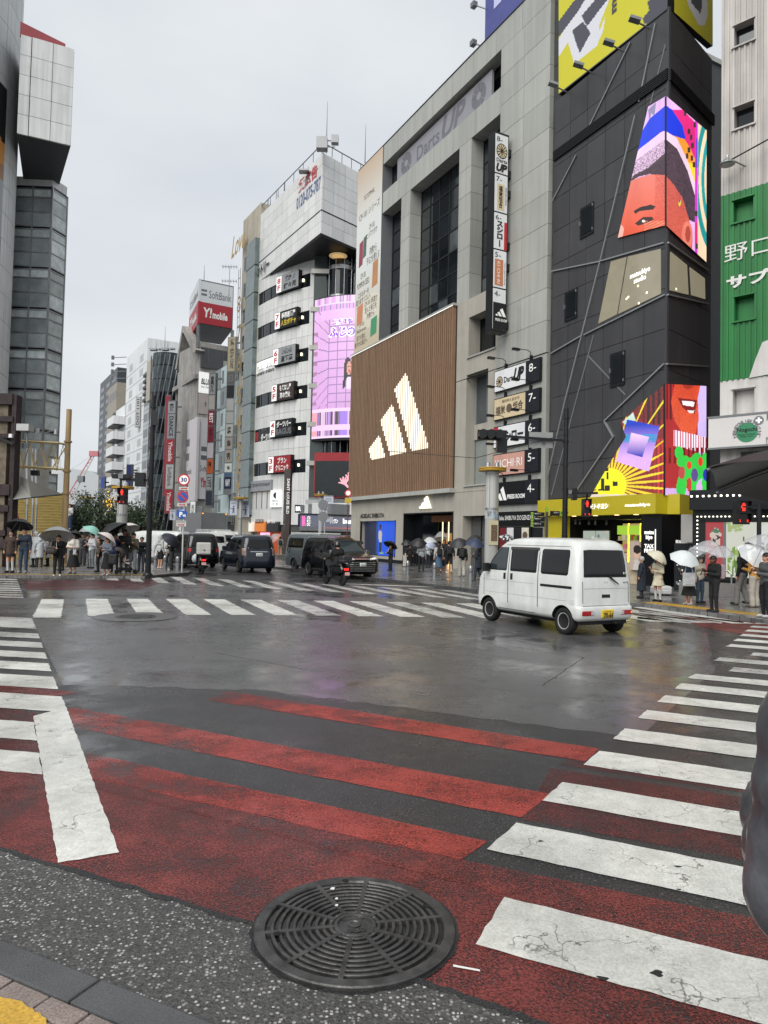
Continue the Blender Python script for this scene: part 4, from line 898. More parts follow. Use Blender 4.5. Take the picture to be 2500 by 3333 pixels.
ubox('yellow_jamb', K, YEL, .0, 1.25, -.3, .2, .1, 3.0); ubox('jamb_poster', K, E_('poster_glow', '#e8d814', .8), .15, .95, -.33, -.302, 1.2, 2.0); prism('poster_mark', K, BLACK, [(.3, 1.35), (.8, 1.8), (.7, 1.4), (.55, 1.55)], -.34, -.332)
ubox('shop_pillar', K, BLACKM, 6.2, LF+.1, -.3, .9, .1, 3.0); MB().box(.2, LS, .05, .3, .1, 3.0).build('side_cladding', BLACKM, KS)
for (z0, z1, s) in ((1.95, 2.35, 'matsu\nkiyo'), (1.45, 1.8, 'TAX\nFREE')): text(K, s, 6.4, 6.9, z0, z1, WGLOW, -.32, bold=.04)
ubox('lit_edge', K, WGLOW, 6.95, 6.99, -.32, -.302, 1.4, 2.4)
ubox('shop_ceiling', K, DARK, 1.25, 6.2, .2, 3.4, 2.85, 3.0); ubox('shop_back', K, INT, 1.25, 6.2, 1.7, 1.8, .1, 3.0); ubox('shop_floor', K, M('shop_floor', '#77756c', .25), 1.25, 6.2, -.2, 1.7, .1, .118)
ubox('shop_side', K, INT, 1.2, 1.25, .2, 3.4, .1, 3.0)
shelfc = ['#7fae2e', '#c9b43a', '#8a4030', '#cbb89a', '#6a7a3a', '#b2452e', '#d8d0b8', '#4a6a8a', '#d07a8a']
for i in range(4):
    u = 3.5+i*.7; e = sub('shelf_unit', K); ubox('shelf_back', e, E_('shelf_light', '#c2a86a', .3), u, u+.68, 1.35, 1.4, .2, 2.7)
    ubox('shelf_header', e, M('green_header', '#6c9a2a', .4, emit=('#9ac23c', .45)), u+.02, u+.66, 1.0, 1.05, 2.2, 2.6); ubox('light_bar', e, E_('yellow_bar', '#f0dc3c', 1.3), u+.67, u+.71, 1.0, 1.05, .3, 2.7)
    for j in range(5):
        z = .35+j*.4; ubox('shelf_board', e, WB_, u, u+.68, 1.0, 1.35, z-.02, z)
        for k in range(6):
            cc = random.choice(shelfc); ubox('pack', e, M('pack_'+cc[1:], cc, .45, emit=(cc, .12)), u+.03+k*.105, u+.12+k*.105, 1.05, 1.2, z, z+random.uniform(.16, .28))
cv = Canvas(60, 20, '#a9b4a8'); cv.rect(.48, 0, .5, 1, '#20262a'); 
for k in range(14): x, y = rng.random(2); cv.ell(x, y, .05, .13, random.choice(['#6f7a86', '#d2d6cc', '#4c5a50', '#c8b8b0']))
picture('menu_screen', K, cv, lambda fx, fy: (1.9+fx*1.7, .45, 2.35-fy*.7), picture_mat('menu_screen', .4)); ubox('screen_back', K, DARK, 1.86, 3.64, .46, .5, 1.6, 2.4)
for u in (2.0, 2.3, 2.9, 3.3, 4.0): bar('spotlight', K, DARK, (u, -.1, 2.85), (u+.06, -.16, 2.62), .09)
for i in range(3): ubox('display_stand', K, M('stand_%d' % i, ('#9c3a2c', '#7c5a3c', '#b2a48c')[i], .5, var=.4), 3.0+i*.95, 3.7+i*.95, .1, .5, .1, 1.0)
cv = Canvas(20, 30, '#b9a79a'); cv.ell(.5, .4, .22, .2, '#d9b49c'); cv.ell(.5, .28, .26, .15, '#2a211e'); cv.poly([(.2, 1), (.35, .62), (.7, .62), (.9, 1)], '#c9c3bd')
picture('poster_image', K, cv, lambda fx, fy: (5.35+fx*.8, -.05, 1.9-fy*1.2), picture_mat('printed_sheet', 0)); ubox('poster_board', K, M('poster_back', '#9c948c', .5), 5.35, 6.15, -.045, .0, .7, 1.9)
# roof-top billboard in yellow, white and black, with floodlights
RB = empty('roof_billboard', WMf.w(0, 23.95, 0), WMf.rz, 'yellow billboard with white and dark lettering above the black corner building', 'billboard')
cvf = Canvas(120, 120, '#c3bd26').quad((250, -330), (1000, -980), (985, 62), (250, 640))
cvf.poly([(200, 340), (250, 270), (470, -60), (640, -60), (560, 140), (555, 190), (600, 90), (585, 180), (540, 290), (375, 420), (325, 280), (255, 380)], '#cfd0d6'); cvf.poly([(240, 160), (400, -40), (470, -40), (390, 80), (240, 270)], '#45454f'); cvf.poly([(430, 90), (560, -60), (640, -60), (470, 160)], '#45454f')
cvf.poly([(358, 200), (438, 128), (468, 160), (495, 205), (415, 345)], '#45454f'); cvf.poly([(600, 290), (600, -80), (760, -80), (660, 130)], '#c3bd26', 0)
cvf.poly([(870, 0), (1000, -120), (1000, 90), (850, 150), (840, 110), (880, 60)], '#45454f'); cvf.put(cvf.Y > cvf.X*-.79+830, '#3c3c44')
PB = [fU(z6(*p), -.02) for p in ((250, -330), (1000, -980), (985, 62), (250, 640))]; PB = [(u, z-23.95) for u, z in PB]
picture('board_face', RB, cvf, bil(*PB, -.06), picture_mat('printed_sheet', 0)); prism('board_back', RB, DARK, PB, -.05, .25)
a, c = fU(z6(600, 100)), fU(z6(660, 0)); text(RB, 'matsukiyo', a[0], c[0], a[1]-23.95-.1, a[1]-23.95+3.4, M('dark_print', '#45454f', .5), -.08, rot=90, bold=.04)
RS = sub('board_side', RB, (WMf.L, 0, 0), WMs.rz-WMf.rz)
cvs = Canvas(50, 100, '#c3bd26').quad((1030, -300), (1275, 0), (1275, 310), (1030, 95))
cvs.ell(1190, 20, 95, 150, '#cfd0d6'); cvs.ell(1190, -10, 40, 80, '#45454f'); PB = [sU(z6(*p), -.02) for p in ((1020, -800), (1280, -500), (1280, 315), (1020, 85))]; PB = [(u, z-23.95) for u, z in PB]
cvs.quad((1020, -800), (1280, -500), (1280, 315), (1020, 85)); cvs.a[:] = hexc('#c3bd26'); cvs.poly([(1090, -200), (1150, -200), (1240, 0), (1245, 100), (1220, 175), (1180, 165), (1120, 60), (1100, 0)], '#cfd0d6'); cvs.poly([(1120, -200), (1200, -200), (1200, 60), (1190, 90), (1130, 20)], '#45454f')
picture('board_face', RS, cvs, bil(*PB, -.06), picture_mat('printed_sheet', 0)); prism('board_back', RS, DARK, PB, -.05, .2)
for (x, y) in ((305, 625), (475, 495), (680, 345), (855, 190)):
    u, z = fU(z6(x, y)); u2, z2 = fU(z6(x-95, y-50), -1.0); e = sub('flood_lamp', RB)
    bar('arm', e, GREYM, (u, 0, z-23.95), (u2, -1.0, z2-23.95), .05); o = bar('head', e, GREYM, (u2-.1, -1.2, z2-23.95+.12), (u2+.1, -.8, z2-23.95-.02), .3, .12)
for u in (.6, 3.5, 6.5): ubox('post', RB, DARK, u-.1, u+.1, .3, .6, 0, 6)
# ------------------------------------------------------------------ white ribbed clinic building at the right
WN = Wall((12.2, 25.8), (12.2+.727*10, 25.8-.686*10))
Nb = empty('clinic_building', WN.w(0, 0), WN.rz, 'white ribbed metal clinic building with green painted band at the right edge', 'building')
n8 = lambda x, y: (2250+x/2.764, 1150+y/2.764); nU = lambda p, y=0.: WN.uz(*p, y)
RIBW = M('white_ribbed_metal', '#a9a49f', .5, .1, var=.12, ns=.8, streak=.22); RIBG = M('green_ribbed_metal', '#1f6b34', .45, .1, var=.1, ns=.8, streak=.18)
RIBP = M('pale_panel', '#b7b4b1', .5, var=.08, streak=.12)
zg1 = nU(z6(1400, 1310))[1]; zg0 = nU(n8(300, 250))[1]; zs1 = nU(n8(250, 595))[1]; zs0 = nU(n8(250, 865))[1]
wins = []
for (f, x0, y0, x1, y1) in ((z6, 1430, 120, 1565, 325), (z6, 1430, 680, 1565, 880), (z6, 1425, 1320, 1560, 1510), (z7, 1468, 185, 1580, 345), (n8, 372, 305, 568, 575)):
    a, c = nU(f(x0, y1)), nU(f(x1, y0)); wins.append((a[0], c[0], a[1], c[1]))
ZT = 34.0
def ribwall(mat, z0, z1, holes, nm):
    wall_holes(nm, Nb, mat, 0, 9.5, z0, z1, 0, .45, [h for h in holes if z0 < h[2] < z1])
    k = 0; u = .06
    while u < 9.4:
        segs = [(z0, z1)]
        for h in holes:
            if h[0]-.04 < u < h[1]+.04:
                segs = [s_ for a, c in segs for s_ in ((a, min(c, h[2]-.02)), (max(a, h[3]+.02), c)) if s_[1]-s_[0] > .05]
        for a, c in segs: ubox('rib', Nb, mat, u-.035, u+.035, -.045, .0, a, c)
        u += .19
ribwall(RIBW, zg1, ZT, wins, 'upper_wall'); ribwall(RIBG, zg0, zg1, wins, 'green_wall')
wall_holes('pale_wall', Nb, RIBP, 0, 9.5, zs1-.3, zg0, 0, .45, [wins[4]])
prism('pale_patch', Nb, RIBP, [nU(n8(520, 222), -.05), nU(n8(900, 150), -.05), nU(n8(900, -200), -.05), nU(n8(640, -100), -.05), nU(n8(575, 60), -.05)], -.052, -.046)
for i, h in enumerate(wins):
    e = sub('window', Nb); g_ = (GLASSR, GLASSR, RIBG, RIBG, RIBP)[i]
    ubox('pane', e, g_, h[0]+.05, h[1]-.05, .3, .34, h[2]+.05, h[3]-.05); ubox('frame', e, DARK if i < 2 else g_, h[0], h[1], .34, .4, h[2], h[3]); ubox('sill', e, RIBW if i < 2 else g_, h[0]-.08, h[1]+.08, -.1, .3, h[2]-.06, h[2]); ubox('head_trim', e, RIBW if i < 2 else g_, h[0]-.05, h[1]+.05, -.06, .02, h[3], h[3]+.06)
MB().slab([loc2(WN, p) for p in ((12.22+.36, 25.82+.38), (19.4+.36, 19.05+.38), (24, 24), (16.5, 33))], 0, ZT-.1).build('body', M('clinic_side', '#8e857f', .6, streak=.2), Nb)
gm = M('white_lettering_paint', '#c9c9c4', .5, var=.05, ov=0)
a = nU(z6(1368, 1780)); c = nU(z6(1515, 1650)); hh = c[1]-a[1]; c = (c[0], nU(z6(1368, 1668))[1]); text(Nb, '野口', a[0], a[0]+(c[0]-a[0])*2.1, a[1], c[1], gm, -.06); 
a = nU(z7(1425, 165)); c = nU(z7(1530, 75)); c = (c[0], nU(z7(1425, 92))[1]); text(Nb, 'サプリ', a[0], a[0]+(c[0]-a[0])*3.2, a[1], c[1], gm, -.06, bold=.04)
sg = sub('clinic_sign', Nb); ubox('sign_box', sg, M('sign_white', '#c4c1bf', .4, var=.04), -.25, 9.0, -.45, -.02, zs0, zs1); ubox('sign_frame', sg, GREYM, -.28, 9.02, -.47, -.44, zs1-.02, zs1+.05); ubox('sign_frame', sg, GREYM, -.28, 9.02, -.47, -.44, zs0-.05, zs0+.02)
nc = nU(n8(500, 712), -.46); r0 = (nU(n8(597, 712), -.46)[0]-nU(n8(403, 712), -.46)[0])/2
GRN = M('clinic_green', '#2f7a55', .5, var=.1)
MB().prism([(nc[0]+r0*math.cos(t), nc[1]+r0*.98*math.sin(t)) for t in np.linspace(0, 6.283, 33)[:-1]], -.458, -.452).build('globe_mark', GRN, sg)
text(sg, 'Noguchi', nc[0]-r0*.93, nc[0]+r0*.95, nc[1]+.0, nc[1]+r0*.5, BLACK, -.468, bold=.02); text(sg, 'Human DryDock\nNingen Dock', nc[0]-r0*.8, nc[0]+r0*.8, nc[1]-r0*.5, nc[1]-r0*.1, M('dark_green_print', '#123c2a', .5), -.468)
def arc_text(par, s, c, r_, a0, a1, h, mat, y):
    for i, ch in enumerate(s):
        if ch == ' ': continue
        t = a0+(a1-a0)*(i+.5)/len(s); x, z = c[0]+r_*math.cos(t), c[1]+r_*math.sin(t); rot = t-math.pi/2
        vs, fs = glyphs(ch); mid = (vs.max(0)+vs.min(0))/2; v = (vs-mid)*h*1.4
        me = bpy.data.meshes.new('lettering'); me.from_pydata([(x+p[0]*math.cos(rot)-p[1]*math.sin(rot), y, z+p[0]*math.sin(rot)+p[1]*math.cos(rot)) for p in v], [], fs); me.materials.append(mat); link(bpy.data.objects.new('lettering', me), par)
arc_text(sg, 'INTERNATIONAL HEALTH & CLINIC', nc, r0*1.14, R(205), R(-25), .13, GREYP, -.466)
pc = nU(n8(608, 603), -.46); MB().prism([(pc[0]+.16*math.cos(t), pc[1]+.16*math.sin(t)) for t in np.linspace(0, 6.283, 17)[:-1]], -.458, -.452).build('cross_badge', GREYP, sg); text(sg, '+', pc[0]-.1, pc[0]+.1, pc[1]-.1, pc[1]+.1, WHITE, -.466, bold=.06)
a = nU(n8(675, 640), -.46); text(sg, '野口クリニック', a[0], a[0]+2.6, nc[1]+.1, nc[1]+.6, GRN, -.466, bold=.03); text(sg, 'NOGUCHI CLINIC', a[0], a[0]+2.4, nc[1]-.45, nc[1]-.2, GREYP, -.466)
# zone under the sign: louvred plant bay and shopfront
wall_holes('under_sign_wall', Nb, RIBW, 0, 9.5, 3.9, zs0-.02, .05, .5, [(.45, 2.6, 4.2, zs0-.6)])
zc_ = nU(n8(380, 1130))[1]
for i, u in enumerate((.6, 2.8)):
    e = sub('condenser_unit', Nb); ubox('unit_case', e, M('unit_white', '#9e9a95', .5, streak=.2), u, u+1.5, -.1, .4, 4.15, zs0-.55); cx, cz = u+.6, (4.15+zs0-.55)/2+.25
    ubox('grille', e, DARK, u+.15, u+1.1, -.115, -.1, cz-.45, cz+.45)
    for k in range(12): t = 2*math.pi*k/12; bar('grille_wire', e, GREYM, (cx, -.13, cz), (cx+.42*math.cos(t), -.13, cz+.42*math.sin(t)), .02)
for k, z in enumerate((3.95, 4.12)): MB().tube([(.1, -.35, z), (9, -.35, z)], .06-.02*k, 8).build('pipe', STEEL if k == 0 else DARK, Nb)
SF = sub('shopfront', Nb); ubox('canopy', SF, BLACKM, -.6, 9.4, -1.3, .2, 3.05, 3.75); ubox('front_frame', SF, BLACKM, -.6, 9.4, -.95, .1, .55, 3.05)
cv = Canvas(180, 50, '#cfd4c4'); cv.grad(cv.X > .08, '#d9dccd', '#c9d2bc', 'x', .08, 1); cv.rect(0, 0, .072, 1, '#b2353c'); cv.rect(.068, 0, .08, 1, '#6b6e70')
cv.poly([(.018, .2), (.04, .08), (.06, .2), (.052, .45), (.022, .42)], '#d8c4b8'); cv.poly([(.022, .18), (.04, .1), (.056, .18), (.04, .2)], '#3e7d5e'); cv.line(.028, .34, .052, .3, .004, '#15151a'); cv.line(.03, .3, .036, .38, .004, '#15151a'); cv.line(.044, .24, .052, .3, .005, '#15151a')
for k in range(34): x = .085+.07*rng.random(); y = .5+.45*rng.random(); cv.ell(x, y, .004, .09, random.choice(['#7ea040', '#9dbb5a', '#5c8236']))
for k in range(22): cv.ell(.085+.05*rng.random(), .14*rng.random()+.02, .007, .03, '#a9bb7a')
cv.ell(.24, .22, .06, .2, '#dfe2da'); cv.ell(.14, .3, .003, .05, '#5a6a4a')
picture('light_box_image', SF, cv, lambda fx, fy: (-.15+fx*8.9, -.98, 2.62-fy*1.9), picture_mat('light_box', .36))
text(SF, 'OGC ORGANIC', 1.1, 4.2, 1.65, 1.95, BLACK, -.992, bold=.04)
for (u0, u1, z0, z1) in ((-.35, 8.9, 2.62, 2.75), (-.35, 8.9, .6, .72), (-.35, -.15, .6, 2.75)): ubox('light_box_frame', SF, DARK, u0, u1, -1.02, -.9, z0, z1)
bulb = E_('bulb', '#fff8e6', 1.6)
for k in range(46): ubox('bulb', SF, bulb, -.55+k*.2, -.49+k*.2, -1.33, -1.3, 3.5, 3.56)
for k in range(70): ubox('bulb', SF, bulb, -.44+k*.135, -.40+k*.135, -1.03, -1.0, 2.80, 2.84)
for k in range(15): ubox('bulb', SF, bulb, -.44, -.40, -1.03, -1.0, .7+k*.14, .74+k*.14)
ubox('ledge', SF, M('grey_granite', '#6d6b68', .4, var=.2, ns=20), -.8, 9.4, -1.7, -.95, .1, .52); ubox('cabinet', SF, M('grey_cabinet', '#8a8985', .4), -1.0, -.6, -1.0, -.6, 1.9, 2.9)
for k in range(6):
    u = .3+k*.95; MB().tube([(u, -1.55, .5), (u, -1.55, .85), (u+.1, -1.55, .95), (u+.5, -1.55, .95), (u+.6, -1.55, .85), (u+.6, -1.55, .5)], .03, 8).build('guard_rail', STEEL, SF)
# gooseneck lamp on the clinic wall
lp_ = nU(z6(1420, 1130), -.6); l2 = nU(z6(1510, 1115))
gl = empty('wall_lamp', WN.w(l2[0], l2[1]), WN.rz, 'round metal bell lamp on a long arm above the green clinic wall', 'lamp')
MB().tube([(0, 0, -.05), (-.35, -.5, .12)], .03, 6).build('bracket', STEEL, gl); MB().tube([(-.35, -.5, .12), (1.2, -.4, .55), (3, -.1, .8)], .025, 6).build('arm', DARK, gl)
MB().lathe([(.04, .28), (.06, .2), (.1, .12), (.24, .0), (.27, -.06), (.2, -.08), (.001, -.06)], 16, (-.45, -.6)).build('shade', STEEL, gl)
# drinks machine and stickered column between drugstore and clinic
vm = empty('vending_machine', G(2330, 1922, .1), WN.rz, 'blue drinks vending machine with bottles between the drugstore and the clinic', 'vending machine')
ubox('case', vm, M('blue_machine', '#1b3f86', .35, var=.1), -.55, .5, 0, .7, .05, 1.85); ubox('display', vm, E_('machine_light', '#8fb4d8', .5), -.45, .3, -.02, .0, .95, 1.7)
for j in range(3):
    for i in range(7): MB().lathe([(.035, 0), (.035, .13), (.015, .17), (.015, .2), (.001, .2)], 8, (-.4+i*.1, -.04)).build('bottle', M('bottle_%d' % j, ('#7fb0dc', '#c23a34', '#d9d2bc')[j], .3), vm, (0, 0, 1.0+j*.24))
ubox('slot', vm, DARK, -.4, .3, -.02, 0, .25, .45)
scn = empty('sticker_column', G(2225, 1924, .1), WN.rz, 'narrow black column covered in white stickers beside the blue vending machine', 'column')
ubox('post', scn, BLACKM, -.35, .35, 0, .5, 0, 1.75); 
for k in range(34): u, z = random.uniform(-.3, .22), random.uniform(.1, 1.6); ubox('sticker', scn, random.choice([WHITE, GREYP, WB_]), u, u+random.uniform(.04, .12), -.008, -.001, z, z+random.uniform(.03, .1))
for k in range(10): ubox('newspaper', scn, PAPER, -.3+k*.12, -.2+k*.12, 0, .3, 1.76, 1.82+random.uniform(0, .08))
# ------------------------------------------------------------------ white curved building
BZ = [Vector((-14.8, 79)), Vector((-11.95, 74.4)), Vector((-7.5, 71.4))]
def bz(t): return BZ[0]*(1-t)**2+BZ[1]*2*t*(1-t)+BZ[2]*t*t
CP = [bz(i/200) for i in range(201)]; CL = [0.0]
for a, b in zip(CP[:-1], CP[1:]): CL.append(CL[-1]+(b-a).length)
CLEN = CL[-1]
def cpt(s):
    i = max(0, min(199, int(np.searchsorted(CL, s)-1))); f = (s-CL[i])/(CL[i+1]-CL[i]); d = (CP[i+1]-CP[i]).normalized()
    return CP[i].lerp(CP[i+1], f), math.atan2(d.y, d.x)
def csz(px, py):
    d = ray(px, py); k = d.x/d.y
    v = [p.x-k*p.y for p in CP]; i = next((i for i in range(200) if v[i] <= 0 <= v[i+1]), 199 if v[-1] < 0 else 0)
    f = -v[i]/(v[i+1]-v[i]); p = CP[i].lerp(CP[i+1], f); return CL[i]+f*(CL[i+1]-CL[i]), CAM_H+d.z*p.y/d.y
SB = empty('curved_building', (0, 0, 0), 0, 'white tiled building with curved window bands and an overhanging top block', 'building')
WPAN = M('white_wall_panel', '#cfd0ce', .4, .05, var=.05, ns=.6, streak=.06, ov=.08)
def cbox(name, mat, s0, s1, z0, z1, y0, y1, par=None):
    p, rz = cpt((s0+s1)/2); n = Vector((-math.sin(rz), math.cos(rz)))
    c = p+n*(y0+y1)/2; o = ubox(name, par or SB, mat, c.x-(s1-s0)/2, c.x+(s1-s0)/2, c.y-(y1-y0)/2, c.y+(y1-y0)/2, z0, z1); o.rotation_euler = (0, 0, rz); return o
def cext(name, mat, s0, s1, z0, z1, y0, y1, par=None, n=10):
    b = MB(); pts = []
    for i in range(n+1):
        p, rz = cpt(s0+(s1-s0)*i/n); nn = Vector((-math.sin(rz), math.cos(rz))); pts.append((p+nn*y0, p+nn*y1))
    b.slab([q[0] for q in pts]+[q[1] for q in reversed(pts)], z0, z1); return b.build(name, mat, par or SB)
fl = {f: csz(896-2*(8-f), 965+(8-f)*115.2)[1] for f in range(3, 9)}   # sign bottoms
cext('curved_core', M('curved_core', '#4a4c4d', .6), 0, CLEN, .1, 30.4, .12, 6)
NC = 13; cw = CLEN/NC; FH = fl[8]-fl[7]
bandz = []
for f in range(3, 9): bandz.append((fl[f]-.1, fl[f]+1.25, f))
prev = 4.6
for z0, z1, f in bandz:
    for k in range(NC):
        nr = 2; h = (z0-prev)/nr
        for j in range(nr): cbox('panel', WPAN, k*cw+.015, (k+1)*cw-.015, prev+j*h+.012, prev+(j+1)*h-.012, 0, .12)
    prev = z1
for k in range(NC): cbox('panel', WPAN, k*cw+.015, (k+1)*cw-.015, prev+.012, 30.3, 0, .12)
GLO = E_('window_lamp', '#fff3d0', 1.0); LITE = M('lit_white_board', '#c9c9c4', .4, emit=('#ffffff', .25))
for z0, z1, f in bandz:
    s_l, s_r = csz(832, 1200)[0], csz(1003, 1200)[0]
    e = sub('window_band', SB)
    cext('pane', GLASSR, s_l, s_r, z0, z1, .08, .13, e); cbox('panel', WPAN, 0, s_l, z0, z1, 0, .12); cbox('panel', WPAN, s_r, CLEN, z0, z1, 0, .12)
    for k in range(7): s = s_l+(s_r-s_l)*k/6; cbox('mullion', DARK, s-.04, s+.04, z0, z1, .04, .1, e)
    s = csz(980, 1200)[0]; p, rz = cpt(s); MB().lathe([(.11, -.14), (.11, .14), (.001, .14)], 12).build('round_lamp', GLO, e, (p.x, p.y-.02, (z0+z1)/2+.1))
def sign_c(f, lines, bg, fg):
    xl = 898-2*(8-f); s0 = csz(xl, 1200)[0]; s1 = csz(xl+17, 1200)[0]; s2 = csz(xl+72, 1200)[0]; z0 = fl[f]; z1 = z0+1.72
    p0, _ = cpt(s0); p2, _ = cpt(s2); W_ = Wall((p0.x-.1, p0.y-.55), (p2.x-.1, p2.y-.55)); e = sub('floor_sign', SB, (W_.a.x, W_.a.y, 0), W_.rz); a = W_.L*.235
    ubox('sign_case', e, DARK, 0, W_.L, .02, .45, z0-.03, z1+.03); ubox('number_face', e, LITE, .03, a-.03, -.005, .02, z0+.02, z1-.02); ubox('sign_face', e, bg, a+.03, W_.L-.05, -.005, .02, z0+.02, z1-.02)
    text(e, f'{f}\nF', .14, a-.14, z0+.2, z1-.2, REDP, -.015, bold=.03, spl=.95)
    n = len(lines); hh = (z1-z0-.2)/n
    for i, (t, m, wd) in enumerate(lines): c = (a+W_.L)/2; text(e, t, c-wd/2*(W_.L-a-.2), c+wd/2*(W_.L-a-.2), z1-.1-hh*(i+1)+.06, z1-.1-hh*i-.06, m, -.015, bold=.03)
BGB = M('black_sign_face', '#16171a', .4); BGG = M('grey_sign_face', '#8d9092', .45); GOLD = M('gold_print', '#c9b02c', .4); BGBR = M('brown_sign_face', '#3a2a27', .45); BGR = M('red_sign_face', '#8f2028', .45)
sign_c(8, [('焼肉 ノ', BLACK, .6), ('叙々苑', BLACK, .8)], BGG, 0); sign_c(7, [('韓国居酒屋', WHITE, .85), ('人生ポチャ', GOLD, .95)], BGB, 0); sign_c(6, [('しゃぶしゃぶ', BLACK, .6), ('温野菜', BLACK, .75)], BGG, 0)
sign_c(5, [('もてなし屋', WHITE, .7), ('京の燻火', WHITE, .65)], BGBR, 0); sign_c(4, [('ダーツバー', WHITE, .9), ('BAGUS', GREYP, .95)], BGB, 0); sign_c(3, [('ブラン', WHITE, .55), ('クリニック', WHITE, .8)], BGR, 0)
def ctext(s, x0, y0, x1, y1, mat, y=-.03, **k):
    s0, z0 = csz(x0, y1); s1, _ = csz(x1, y1); z1 = csz(x0, y0)[1]
    def P(a, b):
        p, rz = cpt(a); nn = Vector((-math.sin(rz), math.cos(rz))); q = p+nn*y; return (q.x, q.y, b)
    return text(SB, s, s0, s1, z0, z1, mat, P=P, **k)
cext('lit_sign', LITE, csz(836, 1200)[0], csz(893, 1200)[0], fl[6]-.05, fl[6]+1.15, -.03, .05); ctext('Shabu shabu', 838, 1196, 892, 1226, BLACK, -.04)
cext('dark_sign', BGB, csz(832, 1420)[0], csz(889, 1420)[0], fl[4]-.05, fl[4]+1.0, -.03, .05); ctext('ダーツバー', 850, 1413, 888, 1438, WHITE, -.04, bold=.04); cext('red_sign', BGR, csz(832, 1420)[0], csz(842, 1420)[0], fl[4]-.02, fl[4]+.97, -.035, -.031)
# restaurant storey and shops at street level
zr = csz(840, 1600)[1]
cext('restaurant_sign', M('pale_sign_face', '#8c8f92', .45), csz(818, 1585)[0], csz(889, 1575)[0], zr, zr+1.15, -.25, .1); ctext('不二家 FUJIYA RESTAURANT', 822, 1575, 886, 1590, BLACK, -.27)
zw = csz(840, 1656)[1]; e = sub('restaurant_window', SB); cext('pane', M('warm_lit_glass', '#5a4632', .1, emit=('#e0b070', .35), var=.5, ns=1.5), csz(818, 1630)[0], csz(887, 1630)[0], zw, zr-.1, .02, .12, e)
for k in range(5): s = csz(818+k*17.2, 1630)[0]; cbox('mullion', DARK, s-.06, s+.06, zw, zr-.1, -.02, .08, e)
cext('white_board', LITE, csz(886, 1630)[0], csz(918, 1630)[0], zw+.1, zr+.0, -.25, .0); ctext('PEKO', 892, 1628, 912, 1634, BLACK, -.27); ctext('不二家', 893, 1637, 911, 1646, BLACK, -.27)
MB().lathe([(.35, 0), (.35, .02), (.001, .02)], 16).build('ring_mark', BLACK, SB, (cpt(csz(902, 1600)[0])[0].x, cpt(csz(902, 1600)[0])[0].y-.28, csz(902, 1613)[1])).rotation_euler = (R(90), 0, 0)
cext('lower_band', WPAN, 0, CLEN, 2.95, 4.6, -.02, .1); cext('street_wall', M('street_shop_dark', '#2b2624', .5, var=.3, ns=2), 0, CLEN, .1, 2.95, .25, .4)
shops = [(806, 830, '#c9c6ba', 'SUZAKU', BLACK), (838, 871, '#b0662a', 'GOLDRUSH', BLACK), (876, 914, '#1f1f20', '東京でらんど', WHITE)]
for x0, x1, c, t, fg in shops:
    s0, s1 = csz(max(x0, 819), 1700)[0], csz(x1, 1700)[0]
    e = sub('shop_sign', SB); cext('shop_sign_face', M('shop_'+c[1:], c, .4, emit=(c, .35)), s0, s1, 2.2, 3.25, -.35, -.05, e); o = ctext(t, max(x0, 819)+3, 1690, x1-3, 1704, fg, -.37, bold=.04); o.parent = e
cext('orange_shop', M('orange_front', '#a3431c', .5, emit=('#b04a1c', .12)), csz(838, 1700)[0], csz(915, 1700)[0], .1, 2.2, .0, .2); cext('lit_shop', E_('shop_glow', '#e9a6c8', .7), csz(850, 1700)[0], csz(880, 1700)[0], 1.0, 2.1, -.06, -.01)
# overhanging top block
WSt = Wall((-14.8, 79), (-14.8+.5228*15.9, 79-.8524*15.9)); TB = sub('top_block', SB, (WSt.a.x, WSt.a.y, 0), WSt.rz); LT = WSt.L
for i in range(12):
    for j in range(7):
        z = 30.2+j*1.093; ubox('panel', TB, WPAN, i*LT/12+.015, (i+1)*LT/12-.015, 0, .15, z+.012, z+1.093-.012)
b2 = WSt.b+Vector((.681, .732))*15; WT2 = Wall(WSt.b, b2); TB2 = sub('top_block', SB, (WSt.b.x, WSt.b.y, 0), WT2.rz)
for i in range(6):
    for j in range(7):
        z = 30.2+j*1.093; ubox('panel', TB2, WPAN, i*1.5+.015, (i+1)*1.5-.015, 0, .15, z+.012, z+1.093-.012)
ubox('dark_joint', TB, DARK, 0, LT+.02, -.02, .1, 32.33, 32.45); ubox('dark_joint', TB2, DARK, 0, 9, -.02, .1, 32.33, 32.45)
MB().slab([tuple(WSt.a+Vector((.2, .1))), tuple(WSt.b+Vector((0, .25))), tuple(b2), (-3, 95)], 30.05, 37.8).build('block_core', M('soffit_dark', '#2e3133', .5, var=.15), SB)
TXT = [WSt.uz(x, y) for x, y in ((962, 665), (1046, 535))]
zt1 = WSt.uz(1040, 548)[1]; text(TB, '賃広告', WSt.uz(972, 600)[0], WSt.uz(1034, 560)[0], zt1-.6, zt1+.75, M('sign_red_print', '#a8474d', .5), -.02, bold=.04); text(TB, '0120-075-787', WSt.uz(966, 650)[0], WSt.uz(1045, 570)[0], zt1-2.1, zt1-.85, M('sign_blue_print', '#4b5a86', .5), -.02, bold=.02)
a = WSt.uz(830, 915); c = WSt.uz(878, 880); text(TB, 'サントリー', a[0], c[0], a[1], a[1]+1.3, DARK, -.12, bold=.05)
